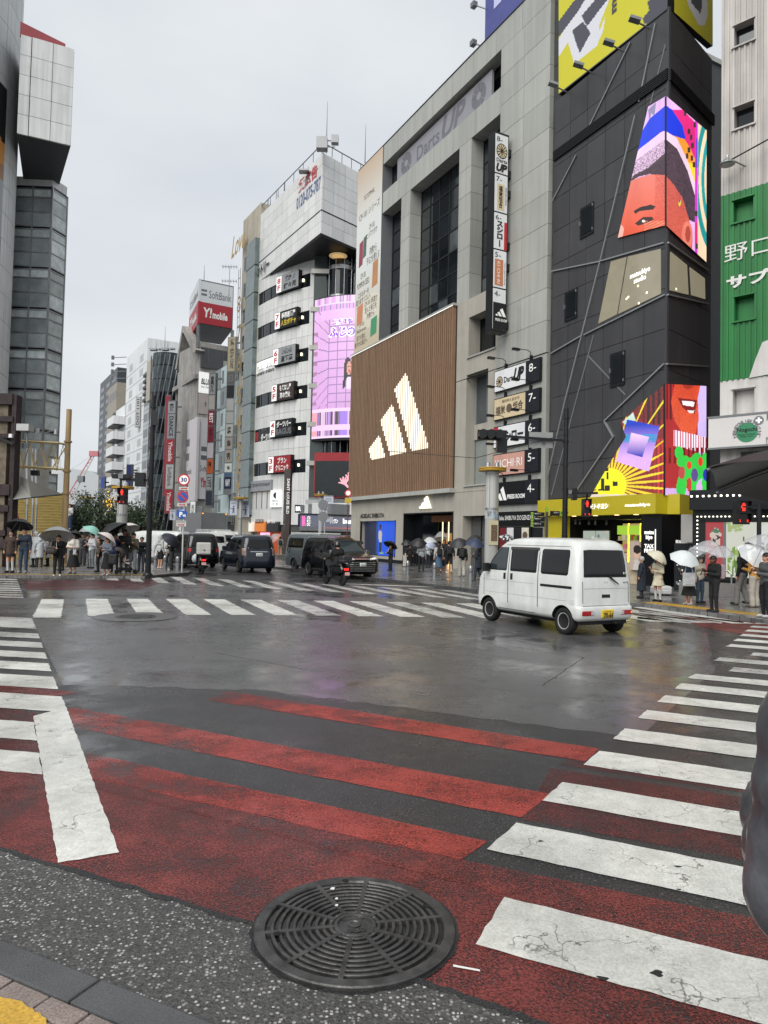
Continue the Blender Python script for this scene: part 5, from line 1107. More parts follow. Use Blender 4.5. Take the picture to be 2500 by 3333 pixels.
# rail, aerials on the roof
for par, Ln in ((TB, LT), (TB2, 9)):
    MB().tube([(0, .1, 38.9), (Ln, .1, 38.9)], .05, 6).build('roof_rail', GREYM, par)
    for k in range(8): bar('rail_post', par, GREYM, (Ln*k/7, .1, 37.8), (Ln*k/7, .1, 38.9), .05)
def antenna(px, ybase, ytop, Y, label, boxes=True):
    p = at(px, ybase, Y); q = at(px-2, ytop, Y); e = empty('roof_antenna', p, 0, label, 'antenna', 'rooftop aerials'); h = q.z-p.z
    MB().tube([(0, 0, 0), (0, 0, h*.45), (0, 0, h)], [.06, .04, .015], 6).build('mast', GREYM, e)
    if boxes:
        ubox('unit', e, M('aerial_white', '#9fa1a2', .5), -.9, .1, -.4, .4, h*.06, h*.28); ubox('unit', e, M('aerial_white', '#9fa1a2', .5), .45, 1.1, -.3, .3, h*.18, h*.33); bar('bracket', e, GREYM, (0, 0, h*.12), (.8, 0, h*.12), .08); bar('bracket', e, GREYM, (0, 0, h*.24), (.8, 0, h*.24), .08)
    return e
antenna(1062, 498, 330, 64.3, 'tall aerial mast with grey boxes on the corner of the white curved building'); antenna(1188, 530, 405, 66, 'bare dark lightning rod between the white and the grey building', False)
for i, (px, y0, y1) in enumerate(((1003, 562, 540), (925, 622, 590), (905, 642, 612), (880, 668, 640), (870, 690, 650))): antenna(px, y0, y1, 64+(1048-px)*.086, ('first', 'second', 'third', 'fourth', 'fifth')[i]+' small roof aerial from the corner along the white curved building', i == 0)
# glazed recess with lift shafts, LED cylinder, red-framed screen
RG = sub('glazed_recess', SB)
DG = M('recess_glass', '#1a2024', .08, .2, var=.3, ns=.5, ov=.2)
rec = Wall((-7.5, 71.4), (9, 76.5)); 
ubox('glass_return', RG, M('grey_green_glass', '#49514f', .15, .2, ov=.1), -7.55, -6.3, 70.6, 71.6, .1, 30.1)
MB().slab([(-7.4, 71.6), (9, 76.6), (9, 78), (-7.4, 73)], .1, 30.1).build('back_wall', DG, RG)
for j in range(8):
    z = fl[3]-3.4+j*FH; ubox('floor_band', RG, GREYPAN, -7.8, -6.0, 70.2, 70.7, z, z+.45)
for cx in (-4.9, -1.2):
    MB().lathe([(1.35, .2), (1.35, 30), (.001, 30)], 20, (cx, 71.2)).build('lift_shaft', DG, RG)
    for z in (25.6, 28.6, 8.3): MB().lathe([(1.40, z), (1.40, z+.4), (.001, z+.4)], 20, (cx, 71.2)).build('shaft_ring', STEEL, RG)
    for k in range(10): t = 2*math.pi*k/10; bar('shaft_post', RG, STEEL, (cx+1.38*math.cos(t), 71.2+1.38*math.sin(t), .2), (cx+1.38*math.cos(t), 71.2+1.38*math.sin(t), 30), .05)
    MB().lathe([(.9, 0), (.9, .03), (.6, .03), (.6, 0)], 20, (0, 0)).build('lamp_ring', M('dim_ring', '#b09a70', .4, emit=('#ffdca0', .15)), RG, (cx-.2, 69.4, 29.6))
LC = empty('led_cylinder', (0, 0, 0), 0, 'tall curved pink LED screen between the curved building and the slatted building', 'screen')
def arcpt(t):  # plan of the screen, convex towards the street
    q = [Vector((-7.4, 70.6)), Vector((-5.3, 69.1)), Vector((-2.77, 68.6)), Vector((0, 69.0)), Vector((2.6, 70.4))]
    x = np.interp(t, [0, .22, .47, .74, 1], [p.x for p in q]); 
    co = np.polyfit([p.x for p in q], [p.y for p in q], 2); return (x, float(np.polyval(co, x)))
zt_, zb_ = at(1085, 962, 69).z, at(1085, 1424, 69).z
cv = Canvas(110, 130, '#d79ae0'); fxm = .47
# left half of the canvas is what shows from the crossing; paint across the arc
X, Y = cv.X, cv.Y
cv.put(Y >= 0, '#d3a6d8'); cv.put((X > .06), '#d8acdc')
m = (Y > .09) & (Y < .79); cv.grad(m, '#deb0e0', '#cf9fd4', 'y', .1, .8)
vpx, vpy = .16, .45
for k in range(-9, 10):
    cv.put(m & (X < .17) & (np.abs((Y-vpy)-(k*.06)*(1+(.17-X)*4)) < .0035), '#8f6f9e')
    cv.put(m & (X >= .17) & (np.abs(Y-(vpy+k*.06)) < .0035), '#9a7aaa')
for x in (.17, .26, .35, .44, .53, .62, .71, .8): cv.put(m & (np.abs(X-x) < .0035), '#9a7aaa')
cv.put((Y > .09) & (Y < .16) & (X > .07), '#e3b6ea')
cv.put((Y < .09), '#d9a4dd'); cv.put((Y < .09) & (np.abs(((X*31) % 1)-.5) < .12), '#7f86a2'); cv.put((Y < .05) & (np.abs(((X*13+.3) % 1)-.5) < .2), '#eec6e6'); cv.put((Y > .045) & (Y < .055), '#f0d4f0')
b = (Y > .79); cv.put(b, '#caa0c8'); hn = rng.random(X.shape[1])
for i in range(cv.nx):
    c = ('#5c4a5e', '#8a6a94', '#d9b4dc', '#3f3a48', '#b58fd8', '#e6c2e2')[int(hn[i]*6)]; cv.put(b & (np.abs(X-(i+.5)/cv.nx) < .5/cv.nx) & (Y < .985), c)
cv.put(b & (X > .30) & (X < .37), '#a07be0'); cv.put(b & (X < .06), '#e8a0b0'); cv.put((Y > .79) & (Y < .815), '#f0cdf2'); cv.put((Y > .905) & (Y < .945), '#f0c6ee'); cv.put((Y > .985), '#f2d0f2'); cv.put((X < .05) & (Y > .2) & (Y < .8) & (np.abs(((Y*14) % 1)-.5) < .18), '#a87f9c')
cv.ell(.365, .525, .040, .085, '#1b1420'); cv.poly([(.325, .55), (.35, .48), (.35, .64), (.32, .66)], '#1b1420'); cv.ell(.377, .515, .025, .048, '#d99a88'); cv.ell(.38, .535, .010, .010, '#b8504a'); cv.ell(.368, .505, .004, .006, '#2a1a1c'); cv.ell(.388, .505, .004, .006, '#2a1a1c'); cv.poly([(.36, .575), (.395, .575), (.45, .62), (.45, .66), (.35, .66)], '#e9d2ea')
cv.grain(.06, .12); picture('screen_image', LC, cv, lambda fx, fy: (*arcpt(fx), zt_-fy*(zt_-zb_)), picture_mat('led_pink', .53))
bk_ = [arcpt(i/20) for i in range(21)]; MB().slab([(p[0], p[1]+.06) for p in bk_]+[(p[0], p[1]+1.2) for p in reversed(bk_)], zb_-.25, zt_+.1).build('screen_case', DARK, LC)
PUR = E_('violet_lettering', '#7a4fd0', .55); WOUT = E_('white_outline', '#fff4ff', 1.0)
def ltext(s, x0, x1, y0, y1, mat, off, bold):
    z0, z1 = at(1100, y1, 69).z, at(1100, y0, 69).z
    def P(a, b):
        d = ray(a, 1500); best = min((abs(p[0]/p[1]-d.x/d.y), p) for p in [arcpt(i/160) for i in range(161)])[1]; return (best[0], best[1]-off, b)
    vs, fs = glyphs(s, bold); lo, hi = vs.min(0), vs.max(0); q = (vs-lo)/(hi-lo); co = [P(x0+a*(x1-x0), z0+b*(z1-z0)) for a, b in q]
    me = bpy.data.meshes.new('lettering'); me.from_pydata(co, [], fs); me.materials.append(mat); link(bpy.data.objects.new('lettering', me), LC)
ltext('代表理事', 1069, 1137, 1037, 1058, WOUT, .03, .07); ltext('代表理事', 1070, 1136, 1038, 1057, PUR, .05, .02); ltext('ふじの', 1059, 1148, 1062, 1098, WOUT, .03, .09); ltext('ふじの', 1061, 1146, 1064, 1096, PUR, .05, .04)
WR = Wall(at(1022, 1540, 68.4).xy, at(1215, 1540, 67.2).xy); RF = empty('framed_screen', WR.w(0, 0), WR.rz, 'dark street screen in a red frame showing two hands', 'screen')
za, zb2, zc2 = WR.uz(1060, 1473)[1], WR.uz(1060, 1500)[1], WR.uz(1060, 1616)[1]
ubox('red_frame', RF, M('red_frame', '#8d1620', .4), 0, WR.L, .02, .6, zc2-.1, za); ubox('black_face', RF, M('screen_black', '#1c2224', .25, var=.2), .12, WR.L, -.02, .02, zc2, zb2)
HND = E_('hand_glow', '#e3a3b0', .5)
for (c, r_, pts) in (((1120, 1572), 0, None),):
    for (x, y, sc_) in ((1122, 1572, 1), (1136, 1556, 1)):
        u, z = WR.uz(x, y); hp = [(-.35, .1), (-.5, .55), (-.38, .6), (-.25, .25), (-.22, .75), (-.1, .78), (-.06, .3), (.02, .7), (.13, .68), (.1, .25), (.3, .45), (.38, .36), (.2, -.05), (.45, -.5), (.3, -.6), (0, -.25), (-.3, -.1), (-.62, -.02), (-.62, .1)]
        prism('hand_image', RF, HND, [(u+p[0]*sc_*(1 if x < 1130 else -1), z+p[1]*sc_*.8) for p in hp], -.03, -.022)
ubox('support', RF, DARK, .5, WR.L, .6, 1.5, .1, zc2)
WB2 = Wall(at(975, 1700, 69.0).xy, at(1215, 1700, 66.8).xy); BRS = sub('corner_shops', SB, (WB2.a.x, WB2.a.y, 0), WB2.rz)
zz = [WB2.uz(1060, y)[1] for y in (1637, 1674, 1716, 1800)]
for k in range(7): u = 1.3+k*(WB2.L-1.3)/7; ubox('panel', BRS, WPAN, u+.01, u+(WB2.L-1.3)/7-.01, -.1, .1, zz[1], zz[0])
ubox('navy_fascia', BRS, M('navy_fascia', '#1a1a45', .4, emit=('#1a1a50', .1)), 0, WB2.L, -.4, .1, zz[2], zz[1]-.02); ubox('shop_wall', BRS, M('shop_interior_dim', '#2c2a2c', .5, var=.4, ns=2), 0, WB2.L, .3, .4, .1, zz[2])
PKG = E_('pink_glow', '#e0348a', 1.0)
u0 = WB2.uz(989, 1700)[0]; u1 = WB2.uz(1013, 1700)[0]; text(BRS, 'BR', u0, (u0+u1)/2, zz[2]+.1, zz[1]-.2, PKG, -.43, bold=.05); text(BRS, 'バス\nキン\nロビ', (u0+u1)/2+.1, u1+.1, zz[2]+.1, zz[1]-.2, WGLOW, -.43, bold=.05)
u0 = WB2.uz(1080, 1700)[0]; u1 = WB2.uz(1105, 1700)[0]; text(BRS, 'ティワン', u0, u1, zz[2]+.35, zz[1]-.45, WGLOW, -.43, bold=.05); text(BRS, 'baskin', u1+.5, u1+2.2, zz[2]+.35, zz[1]-.4, WGLOW, -.43, bold=.05)
u0 = WB2.uz(972, 1660)[0]; ubox('hanging_sign', BRS, M('navy_sign', '#161638', .4), u0, u0+.75, -.9, -.3, zz[1]+.1, zz[1]+.85); text(BRS, 'BR', u0+.1, u0+.65, zz[1]+.25, zz[1]+.7, WGLOW, -.91, bold=.06)
ubox('red_line', BRS, REDP, WB2.uz(1060, 1700)[0], WB2.L, -.42, -.38, zz[2]-.12, zz[2]-.02)
for k in range(5): ubox('shop_shelf', BRS, M('shelf_grey', '#8b8a88', .5, var=.4), 2.2, WB2.L, .1, .3, .5+k*.35, .56+k*.35)
ubox('yellow_door', BRS, M('dim_yellow', '#6f683f', .4), .6, 1.5, .2, .29, .1, 2.1)
SLP = empty('name_pylon', at(932, 1790, 66.5).xy.to_3d(), R(-15), 'dark brown building-name pylon with vertical lettering in front of the white curved building', 'sign')
hp_ = at(932, 1527, 66.5).z; ubox('post', SLP, M('pylon_brown', '#37302d', .45), -.32, .32, -.2, .2, .1, hp_); text(SLP, 'SAINT LOUIS BLD', -.02, .26, hp_-4.2, hp_-.9, WHITE, -.21, rot=-90, bold=.02); text(SLP, 'S\nA\nI\nN\nT', -.28, -.12, 2.2, hp_-1.2, GREYP, -.21)
# ------------------------------------------------------------------ the street running away: buildings in line
WL = Wall((-14.8-.518*150, 79+.855*150), (-14.8, 79))
def seg(name, label, x0, x1, setback=0.0, depth=14.0, ref=1500):
    u0, u1 = WL.uz(x0, ref, setback)[0], WL.uz(x1, ref, setback)[0]
    e = empty(name, WL.w(u0, 0, setback), WL.rz, label, 'building'); W_ = Wall(WL.w(u0, 0, setback).xy, WL.w(u1, 0, setback).xy); return e, W_
BEI = M('beige_tile_wall', '#aca594', .55, var=.12, ns=1, streak=.15); AQ = M('pale_aqua_panel', '#bdd0cf', .25, .1, var=.06, ov=.1); AQG = M('aqua_glass', '#6f7c7b', .08, .15, var=.2, ov=.15)
# beige tower with gold script
e, Wb = seg('beige_tower', 'narrow beige tower with gold script lettering and a glazed bay', 770, 826)
zt = Wb.uz(800, 712)[1]; ubox('wall', e, BEI, 0, Wb.L, 0, 12, .1, zt)
for j in range(10):
    z = 4+j*(zt-8)/10; ubox('glass_bay_panel', e, AQG, Wb.L*.5, Wb.L-.1, -.5, 0, z+.04, z+(zt-8)/10-.04); ubox('bay_frame', e, DARK, Wb.L*.48, Wb.L-.05, -.52, 0, z-.05, z+.04); ubox('window', e, GLASSD, Wb.L*.12, Wb.L*.36, -.02, .1, z+.8, z+2.4)
a, c = Wb.uz(770, 870), Wb.uz(822, 825); text(e, 'Love', a[0]-.6, c[0]-1.2, a[1]+1.0, a[1]+3.6, M('gold_script', '#b08c34', .35, .5), -.5, shear=.4, bold=.02, slope=0)
for n_, y in (('8', 990), ('7', 1085), ('6', 1180), ('5', 1285), ('4', 1375), ('3', 1470), ('2', 1560)):
    u, z = Wb.uz(788, y); text(e, n_, u-.9, u+.4, z-1.0, z+1.0, M('gold_script', '#b08c34', .35, .5), -.3, bold=.01)
for k in range(26): z = 3+k*(zt-9)/26; ubox('ladder_rung', e, STEEL, .05, .7, -.45, -.4, z, z+.06)
for u in (.05, .7): ubox('ladder_rail', e, STEEL, u-.03, u+.03, -.45, -.4, 3, zt-6)
# aqua building
e, Wq = seg('aqua_building', 'pale aqua panelled building beside the beige tower', 694, 768)
zq = Wq.uz(750, 1180)[1]; ubox('wall', e, M('aqua_core', '#73807f', .5), 0, Wq.L, .12, 10, .1, zq-.3)
NR = 7
for j in range(NR):
    for i in range(4):
        h = (zq-4)/NR; z = 4+j*h; ubox('panel', e, AQ if (i+j) % 3 else AQG, i*Wq.L/4+.03, (i+1)*Wq.L/4-.03, 0, .12, z+.03, z+h-.03)
    ubox('slot_window', e, GLASSD, Wq.L*.3, Wq.L*.38, -.02, .05, z+.6, z+h-.5)
ubox('canopy', e, GREYM, 0, Wq.L, -.8, 0, 3.3, 3.9); ubox('shopfront', e, M('shop_interior_dim', '#2c2a2c', .5, var=.4, ns=2), 0, Wq.L, .05, .1, .1, 3.3)
# corner building with big white and red roof sign
cS = WL.uz(645, 1400)[0]; pc_ = WL.w(cS, 0).xy
WK1 = Wall(WL.w(WL.uz(572, 1400)[0], 0).xy, pc_); WK2 = Wall(pc_, pc_+Vector((.80, .60))*14)
cb = empty('stone_corner_building', WK1.w(0, 0), WK1.rz, 'grey stone corner building with stepped gable under a white and red roof sign', 'building'); cb2 = sub('side_wall', cb, (WK1.L, 0, 0), WK2.rz-WK1.rz)
STN = M('grey_stone_wall', '#a5a29d', .7, var=.2, ns=.7, streak=.2)
zk = WK2.uz(700, 1120)[1]; ubox('wall', cb, STN, 0, WK1.L-.02, .02, 10, .1, zk-2.2); ubox('wall', cb2, STN, .0, 14, 0, 8, .1, zk)
ga = [WK1.uz(x, y, -.3) for x, y in ((580, 1205), (604, 1063), (612, 1063), (650, 1140), (646, 1150), (640, 1150), (608, 1085), (604, 1085), (586, 1200))]
prism('gable', cb, STN, ga, -.8, .4); ubox('cornice', cb, STN, 0, WK1.L, -.7, .2, zk-5.2, zk-4.6)
for j in range(9):
    z = 5+j*(zk-11)/9; ubox('window_band', cb, GLASSR, .6, WK1.L-.6, -.05, .1, z, z+(zk-11)/9-.7)
    for k in range(4): ubox('pier', cb, STN, .3+k*(WK1.L-.6)/3-.2, .3+k*(WK1.L-.6)/3+.2, -.2, .05, 4.5, zk-5.3) if j == 0 else None
ubox('roof_parapet', cb2, M('slate_roof', '#55575a', .5), 0, 12, -.3, .2, zk-3.6, zk-.8)
for k in range(5): ubox('roof_seam', cb2, GREYM, 1+k*2.2, 1.06+k*2.2, -.34, -.3, zk-3.6, zk-.8)
u0, z0 = WK2.uz(632, 1245); text(cb2, '喜山ビル', WK2.uz(660, 1175)[0], WK2.uz(700, 1180)[0], WK2.uz(670, 1180)[1], WK2.uz(670, 1168)[1], DARK, -.08, bold=.03)
def flat_sign(par, W_, x0, y0, x1, y1, mat, y=-.15, name='sign_board', th=.12):
    xm = (x0+x1)/2; u0, u1 = W_.uz(x0, (y0+y1)/2, y)[0], W_.uz(x1, (y0+y1)/2, y)[0]; z1, z0 = W_.uz(xm, y0, y)[1], W_.uz(xm, y1, y)[1]
    ubox(name, par, mat, u0, u1, y, y+th, z0, z1); return u0, u1, z0, z1
s_ = flat_sign(cb2, WK2, 648, 1212, 690, 1280, LITE); text(cb2, 'BLUE', s_[0]+.3, s_[1]-.2, s_[3]-1.7, s_[3]-.9, BLACK, -.17, bold=.03, shear=.2); text(cb2, "shibuya\nmen's hair", s_[0]+.3, s_[1]-.4, s_[2]+.7, s_[2]+1.5, BLACK, -.17)
s_ = flat_sign(cb2, WK2, 648, 1283, 690, 1348, M('pinkish_board', '#c4b8b6', .5)); text(cb2, 'Mu', s_[0]+.8, s_[1]-.8, s_[2]+1, s_[3]-1, BLACK, -.17, shear=.4)
s_ = flat_sign(cb2, WK2, 636, 1360, 700, 1625, M('white_wrap', '#dcd8da', .45, var=.03), -.4, 'wrap_board', .35)
ubox('grey_stripe', cb2, GREYP, s_[0]+.8, s_[1]-.6, -.42, -.401, s_[3]-4.6, s_[3]-4.0); ubox('grey_stripe', cb2, GREYP, s_[0]+.8, s_[1]-.6, -.42, -.401, s_[3]-5.8, s_[3]-5.2); text(cb2, 'SoftBank', s_[0]+.7, s_[1]-.1, s_[3]-7.4, s_[3]-6.6, GREYP, -.43); text(cb2, 'Y!mobile', s_[0]+.8, s_[1]-.1, s_[3]-9.6, s_[3]-8.2, REDP, -.43, bold=.03)
s_ = flat_sign(cb, WK1, 572, 1375, 638, 1640, M('white_wrap', '#dcd8da', .45, var=.03), -.4, 'wrap_board', .35)
ubox('grey_stripe', cb, GREYP, s_[0]+2, s_[0]+7, -.42, -.401, s_[3]-3.6, s_[3]-2.6); ubox('grey_stripe', cb, GREYP, s_[0]+2, s_[0]+7, -.42, -.401, s_[3]-5.6, s_[3]-4.6); text(cb, 'SoftBank', s_[0]+1.5, s_[0]+8.5, s_[3]-7.6, s_[3]-6.8, GREYP, -.43); text(cb, 'Y!', s_[0]+2, s_[0]+7, s_[3]-10.4, s_[3]-8.6, REDP, -.43, bold=.03)
# its roof sign, a box of four faces
rb = empty('roof_sign', WK1.w(WK1.L, zk, 1.0), 0, 'large white and red box sign on top of the stone corner building', 'sign')
WQ2 = Wall(at(645, 1000, 96.5).xy, at(757, 1000, 99.0).xy); WQ1 = Wall(at(617, 1000, 104.5).xy, at(645, 1000, 96.5).xy)
RW = M('sign_sheet_white', '#d0d4d7', .45, var=.03); RR = M('sign_sheet_red', '#a8323c', .45, var=.05)
for W_, xr, yy in ((WQ2, 757, (912, 980, 1050)), (WQ1, 645, (912, 980, 1050))):
    s_e = sub('sign_face', rb, (0, 0, 0)); s_e.location = Vector((W_.a.x, W_.a.y, 0))-Vector(rb.location); s_e.rotation_euler = (0, 0, W_.rz)
    z1, zm, z0 = [W_.uz(645 if W_ is WQ1 else 646, y)[1] for y in yy]
    ubox('white_half', s_e, RW, 0, W_.L, 0, .3, zm, z1); ubox('red_half', s_e, RR, 0, W_.L, 0, .3, z0, zm)
    L_ = W_.L; text(s_e, 'SoftBank', L_*.30, L_*.95, zm+.25*(z1-zm), zm+.62*(z1-zm), GREYP, -.02); text(s_e, 'Y!', L_*.15, L_*.40, z0+.3*(zm-z0), z0+.78*(zm-z0), WHITE, -.02, bold=.03, shear=.1); text(s_e, 'mobile', L_*.42, L_*.86, z0+.3*(zm-z0), z0+.66*(zm-z0), WHITE, -.02, bold=.04)
    for k in (0, 1): ubox('grey_bar', s_e, GREYP, L_*.08, L_*.24, -.02, .0, zm+(.32+.2*k)*(z1-zm), zm+(.42+.2*k)*(z1-zm))
pts = [WQ1.a, WQ1.b, WQ2.b, WQ2.b+(WQ1.a-WQ1.b)]; MB().slab([tuple((p+Vector((.05, .2))) - Vector(rb.location).xy) for p in pts], z0-zk, z1-zk-.05).build('sign_core', GREYM, rb, (0, 0, 0))
for p in pts[:3]: q = p-Vector(rb.location).xy; ubox('post', rb, GREYM, q.x-.2, q.x+.2, q.y+.2, q.y+.6, -1, z0-zk)
antenna(664, 918, 862, 98, 'thin lightning rod above the white and red roof sign', False)
ta = empty('roof_antenna', at(745, 975, 92), 0, 'old comb-shaped television aerial beside the beige tower', 'antenna', 'rooftop aerials'); ht = at(745, 866, 92).z-ta.location.z
bar('mast', ta, GREYM, (0, 0, 0), (0, 0, ht), .06)
for k, zq_ in enumerate((ht*.55, ht*.98)):
    bar('boom', ta, GREYM, (-1.0, 0, zq_), (1.0, 0, zq_), .05)
    for j in range(6): bar('element', ta, GREYM, (-.9+j*.36, -.4, zq_), (-.9+j*.36, .4, zq_), .03); bar('element', ta, GREYM, (-.9+j*.36, 0, zq_-.3), (-.9+j*.36, 0, zq_+.3), .03)
# upright signs that stand off the facades
def upright(px0, px1, y0, y1, Y, label, panels):
    W_ = Wall(at(px0, 1500, Y).xy, at(px1, 1500, Y-.3).xy); e = empty('upright_sign', W_.w(0, 0), W_.rz, label, 'sign'); z = lambda y: W_.uz((px0+px1)/2, y)[1]
    ubox('case', e, GREYM, -.05, W_.L+.05, .02, .4, z(y1), z(y0))
    for (ya, yb, c, t, fg, rot) in panels:
        ubox('panel_face', e, M('upr_'+c[1:], c, .45, var=.05), .04, W_.L-.04, -.01, .02, z(yb)+.05, z(ya)-.05)
        if t: text(e, t, W_.L*.22, W_.L*.78, z(yb)+.35, z(ya)-.35, fg, -.02, rot=rot, bold=.02)
    for y in np.linspace(y0+20, y1-20, 5): ubox('bracket', e, GREYM, W_.L, W_.L+.8, .1, .25, z(y)-.1, z(y)+.1)
    return e
upright(731, 756, 1097, 1610, 85, 'long upright tenant sign reading down from a beige name panel', [(1097, 1210, '#a59c84', 'Lu82・BLD by COAST', BLACK, -90), (1211, 1252, '#5b5654', '日', GREYP, 0), (1253, 1296, '#191a1d', '', WHITE, 0), (1297, 1338, '#9c9d9b', '', BLACK, 0), (1339, 1379, '#9c9d9b', '', BLACK, 0), (1380, 1422, '#a4a49e', '海\n鑫', BLACK, 0), (1423, 1463, '#8f8a82', '魚', BLACK, 0), (1464, 1506, '#908b84', '秀', BLACK, 0), (1507, 1538, '#bfc6c0', 'FamilyMart', BLACK, -90), (1539, 1549, '#2d5c86', '', WHITE, 0), (1550, 1592, '#14233f', 'NAVY', WHITE, 0)])
upright(673, 694, 1214, 1652, 88, 'narrow upright sign with black kanji panel above red and orange panels', [(1216, 1285, '#8e9090', '育\n真\nビ\nル', BLACK, 0), (1286, 1334, '#a09d96', '', BLACK, 0), (1336, 1386, '#7c1f2c', 'BEST', WHITE, -90), (1387, 1440, '#751c2a', '千', BLACK, 0), (1441, 1492, '#b1aab0', '', BLACK, 0), (1493, 1542, '#b3562a', '駄\n菓\nバ\n|', BLACK, 0), (1543, 1596, '#8f9192', 'LYFT', BLACK, -90), (1597, 1646, '#2e3440', '', WHITE, 0)])
rs = upright(533, 548, 1286, 1615, 100, 'flat crimson upright sign backing the white and red tenant panels', [(1287, 1614, '#9c2a3c', '', WHITE, 0)])
upright(541, 566, 1305, 1672, 99, 'tall upright sign with white and red telephone panels', [(1306, 1346, '#a2a5a7', '喜\n山\nビ\nル', BLACK, 0), (1347, 1428, '#9c9fa2', 'DANCE', BLACK, -90), (1429, 1510, '#b02530', 'Y!mobile', WHITE, -90), (1511, 1592, '#c0c1bc', 'SoftBank', GREYP, -90), (1593, 1671, '#b02530', 'Y!mobile', WHITE, -90)])
upright(624, 641, 1630, 1700, 70, 'lit white upright shop sign behind the traffic', [(1631, 1699, '#d6d8d4', 'WATCHINIAN', BLACK, -90)])
# round glazed tower
pr = WL.w(WL.uz(540, 1500)[0], 0).xy; Rr_ = (at(585, 1300, pr.y).x-at(489, 1300, pr.y).x)/2; cR = at(537, 1500, pr.y).xy
rt = empty('round_tower', (cR.x, cR.y, 0), 0, 'round dark glass tower with criss-cross steel bracing', 'building'); hR = at(540, 1143, cR.y-Rr_).z
MB().lathe([(Rr_-.1, .1), (Rr_-.1, hR-.05), (.001, hR-.05)], 40).build('core', M('tower_core_glass', '#2c3236', .1, .2, var=.4, ns=.3), rt)
nfl = 14
for j in range(nfl):
    z = .3+j*(hR-.3)/nfl; h = (hR-.3)/nfl; tone = (GLASSR, M('tower_pale_glass', '#59646a', .12, .3, ov=.25))[1 if j in (12, 13, 11, 7, 4) or j % 3 == 0 else 0]
    for k in range(20):
        t0 = math.pi+k*math.pi/20; t1 = t0+math.pi/20
        MB().slab([(Rr_*math.cos(t0+.01), Rr_*math.sin(t0+.01)), (Rr_*math.cos(t1-.01), Rr_*math.sin(t1-.01)), ((Rr_-.08)*math.cos(t1-.01), (Rr_-.08)*math.sin(t1-.01)), ((Rr_-.08)*math.cos(t0+.01), (Rr_-.08)*math.sin(t0+.01))], z+.08, z+h-.08).build('pane', tone, rt)
for k in range(13):
    pts = []
    for i in range(11):
        t = math.pi*1.0+(k*.28-1.4)+i*.17; pts.append((cR.x*0+(Rr_+.25)*math.cos(t), (Rr_+.25)*math.sin(t), .5+(hR-1)*i/10)) if math.pi*.98 < t < math.pi*2.02 else None
    if len(pts) > 1: MB().tube(pts, .07, 5).build('brace', STEEL, rt)
for (px, y0, y1) in ((508, 1143, 1115), (546, 1143, 1110), (536, 1143, 1062)):
    antenna(px, y0, y1, cR.y-2, {508: 'white panel aerial at the left of the round glass tower roof', 546: 'white panel aerial at the right of the round glass tower roof', 536: 'slim rod on the round glass tower roof'}[px], px != 536)
# white buildings further on
WH = M('far_white_wall', '#cdd0d1', .5, var=.06, ns=.4, streak=.08); WH2 = M('far_grey_wall', '#a6abad', .5, var=.1, ns=.4, streak=.1)
def simple(name, label, x0, x1, ytop, xref, setback, mat, floors, wcols, wmat=GLASSR, depth=12, wf=.5, base=4.0):
    e, W_ = seg(name, label, x0, x1, setback); z = W_.uz(xref, ytop, 0)[1]
    ubox('wall', e, mat, 0, W_.L, 0, depth, .1, z); h = (z-base-1.5)/max(floors, 1)
    for j in range(floors):
        ubox('joint', e, GREYM, 0, W_.L+.02, -.015, 0, base+j*h-.04, base+j*h+.04)
        for k in range(wcols):
            du = W_.L/wcols; ubox('window', e, wmat, (k+.5-wf/2)*du, (k+.5+wf/2)*du, -.03, .05, base+j*h+h*.25, base+j*h+h*.75)
    return e, W_, z
e, W_, z = simple('grey_office', 'grey office block with ribbon windows beside the round tower', 462, 492, 1205, 480, -.5, WH2, 9, 2, GLASSD, wf=.8)
for j in range(5): ubox('roof_louvre', e, DARK, 0, W_.L*.6, -.3, 0, z-1-j*1.1, z-.5-j*1.1)
ubox('cream_box', e, M('cream_box', '#a19a8c', .5), W_.L*.6, W_.L+.4, -.6, .2, z-6, z+.8)
e, W_, z = simple('white_office', 'tall plain white office building with roof floodlights', 402, 468, 1140, 440, 0, WH, 12, 2, WH2, wf=.3)
for k in range(4): bar('flood_arm', e, GREYM, (0, -.1, z+.2-k*1.4), (-3.5, -2.0, z+.5-k*1.4), .12); ubox('flood_head', e, GREYM, -3.9, -3.3, -2.3, -1.8, z+.2-k*1.4, z+.9-k*1.4)
upright(436, 451, 1292, 1390, 128, 'white upright sign with slanted lettering on the white office', [(1293, 1389, '#a4a7a5', 'DOT 1101', BLACK, 90)])
upright(413, 428, 1511, 1585, 90, 'plain blue upright sign beside the black signal pole', [(1512, 1584, '#26397e', '', WHITE, 0)])
e, W_, z = simple('balcony_building', 'white building with stacked triangular balconies in the far street', 362, 405, 1330, 390, 0, WH, 8, 1, WH2, wf=.3)
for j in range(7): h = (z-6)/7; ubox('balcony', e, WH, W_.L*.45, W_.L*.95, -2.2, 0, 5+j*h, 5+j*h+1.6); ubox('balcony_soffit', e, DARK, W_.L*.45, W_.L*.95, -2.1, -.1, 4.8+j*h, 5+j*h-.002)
e, W_, z = simple('beige_far_block', 'rounded beige tiled block far down the street', 344, 372, 1262, 360, 0, M('far_beige', '#8d877b', .5, var=.1), 10, 3, WH2, wf=.15, base=30)
e, W_, z = simple('black_tower', 'dark slab tower closing the far street', 318, 372, 1232, 345, 8, M('far_black', '#3a4045', .4, .2, var=.2, ns=.2), 18, 3, GLASSD, depth=20, wf=.6)
upright(331, 342, 1550, 1590, 120, 'small far blue upright sign beneath the dark tower', [(1551, 1589, '#2c4796', '', WHITE, 0)])
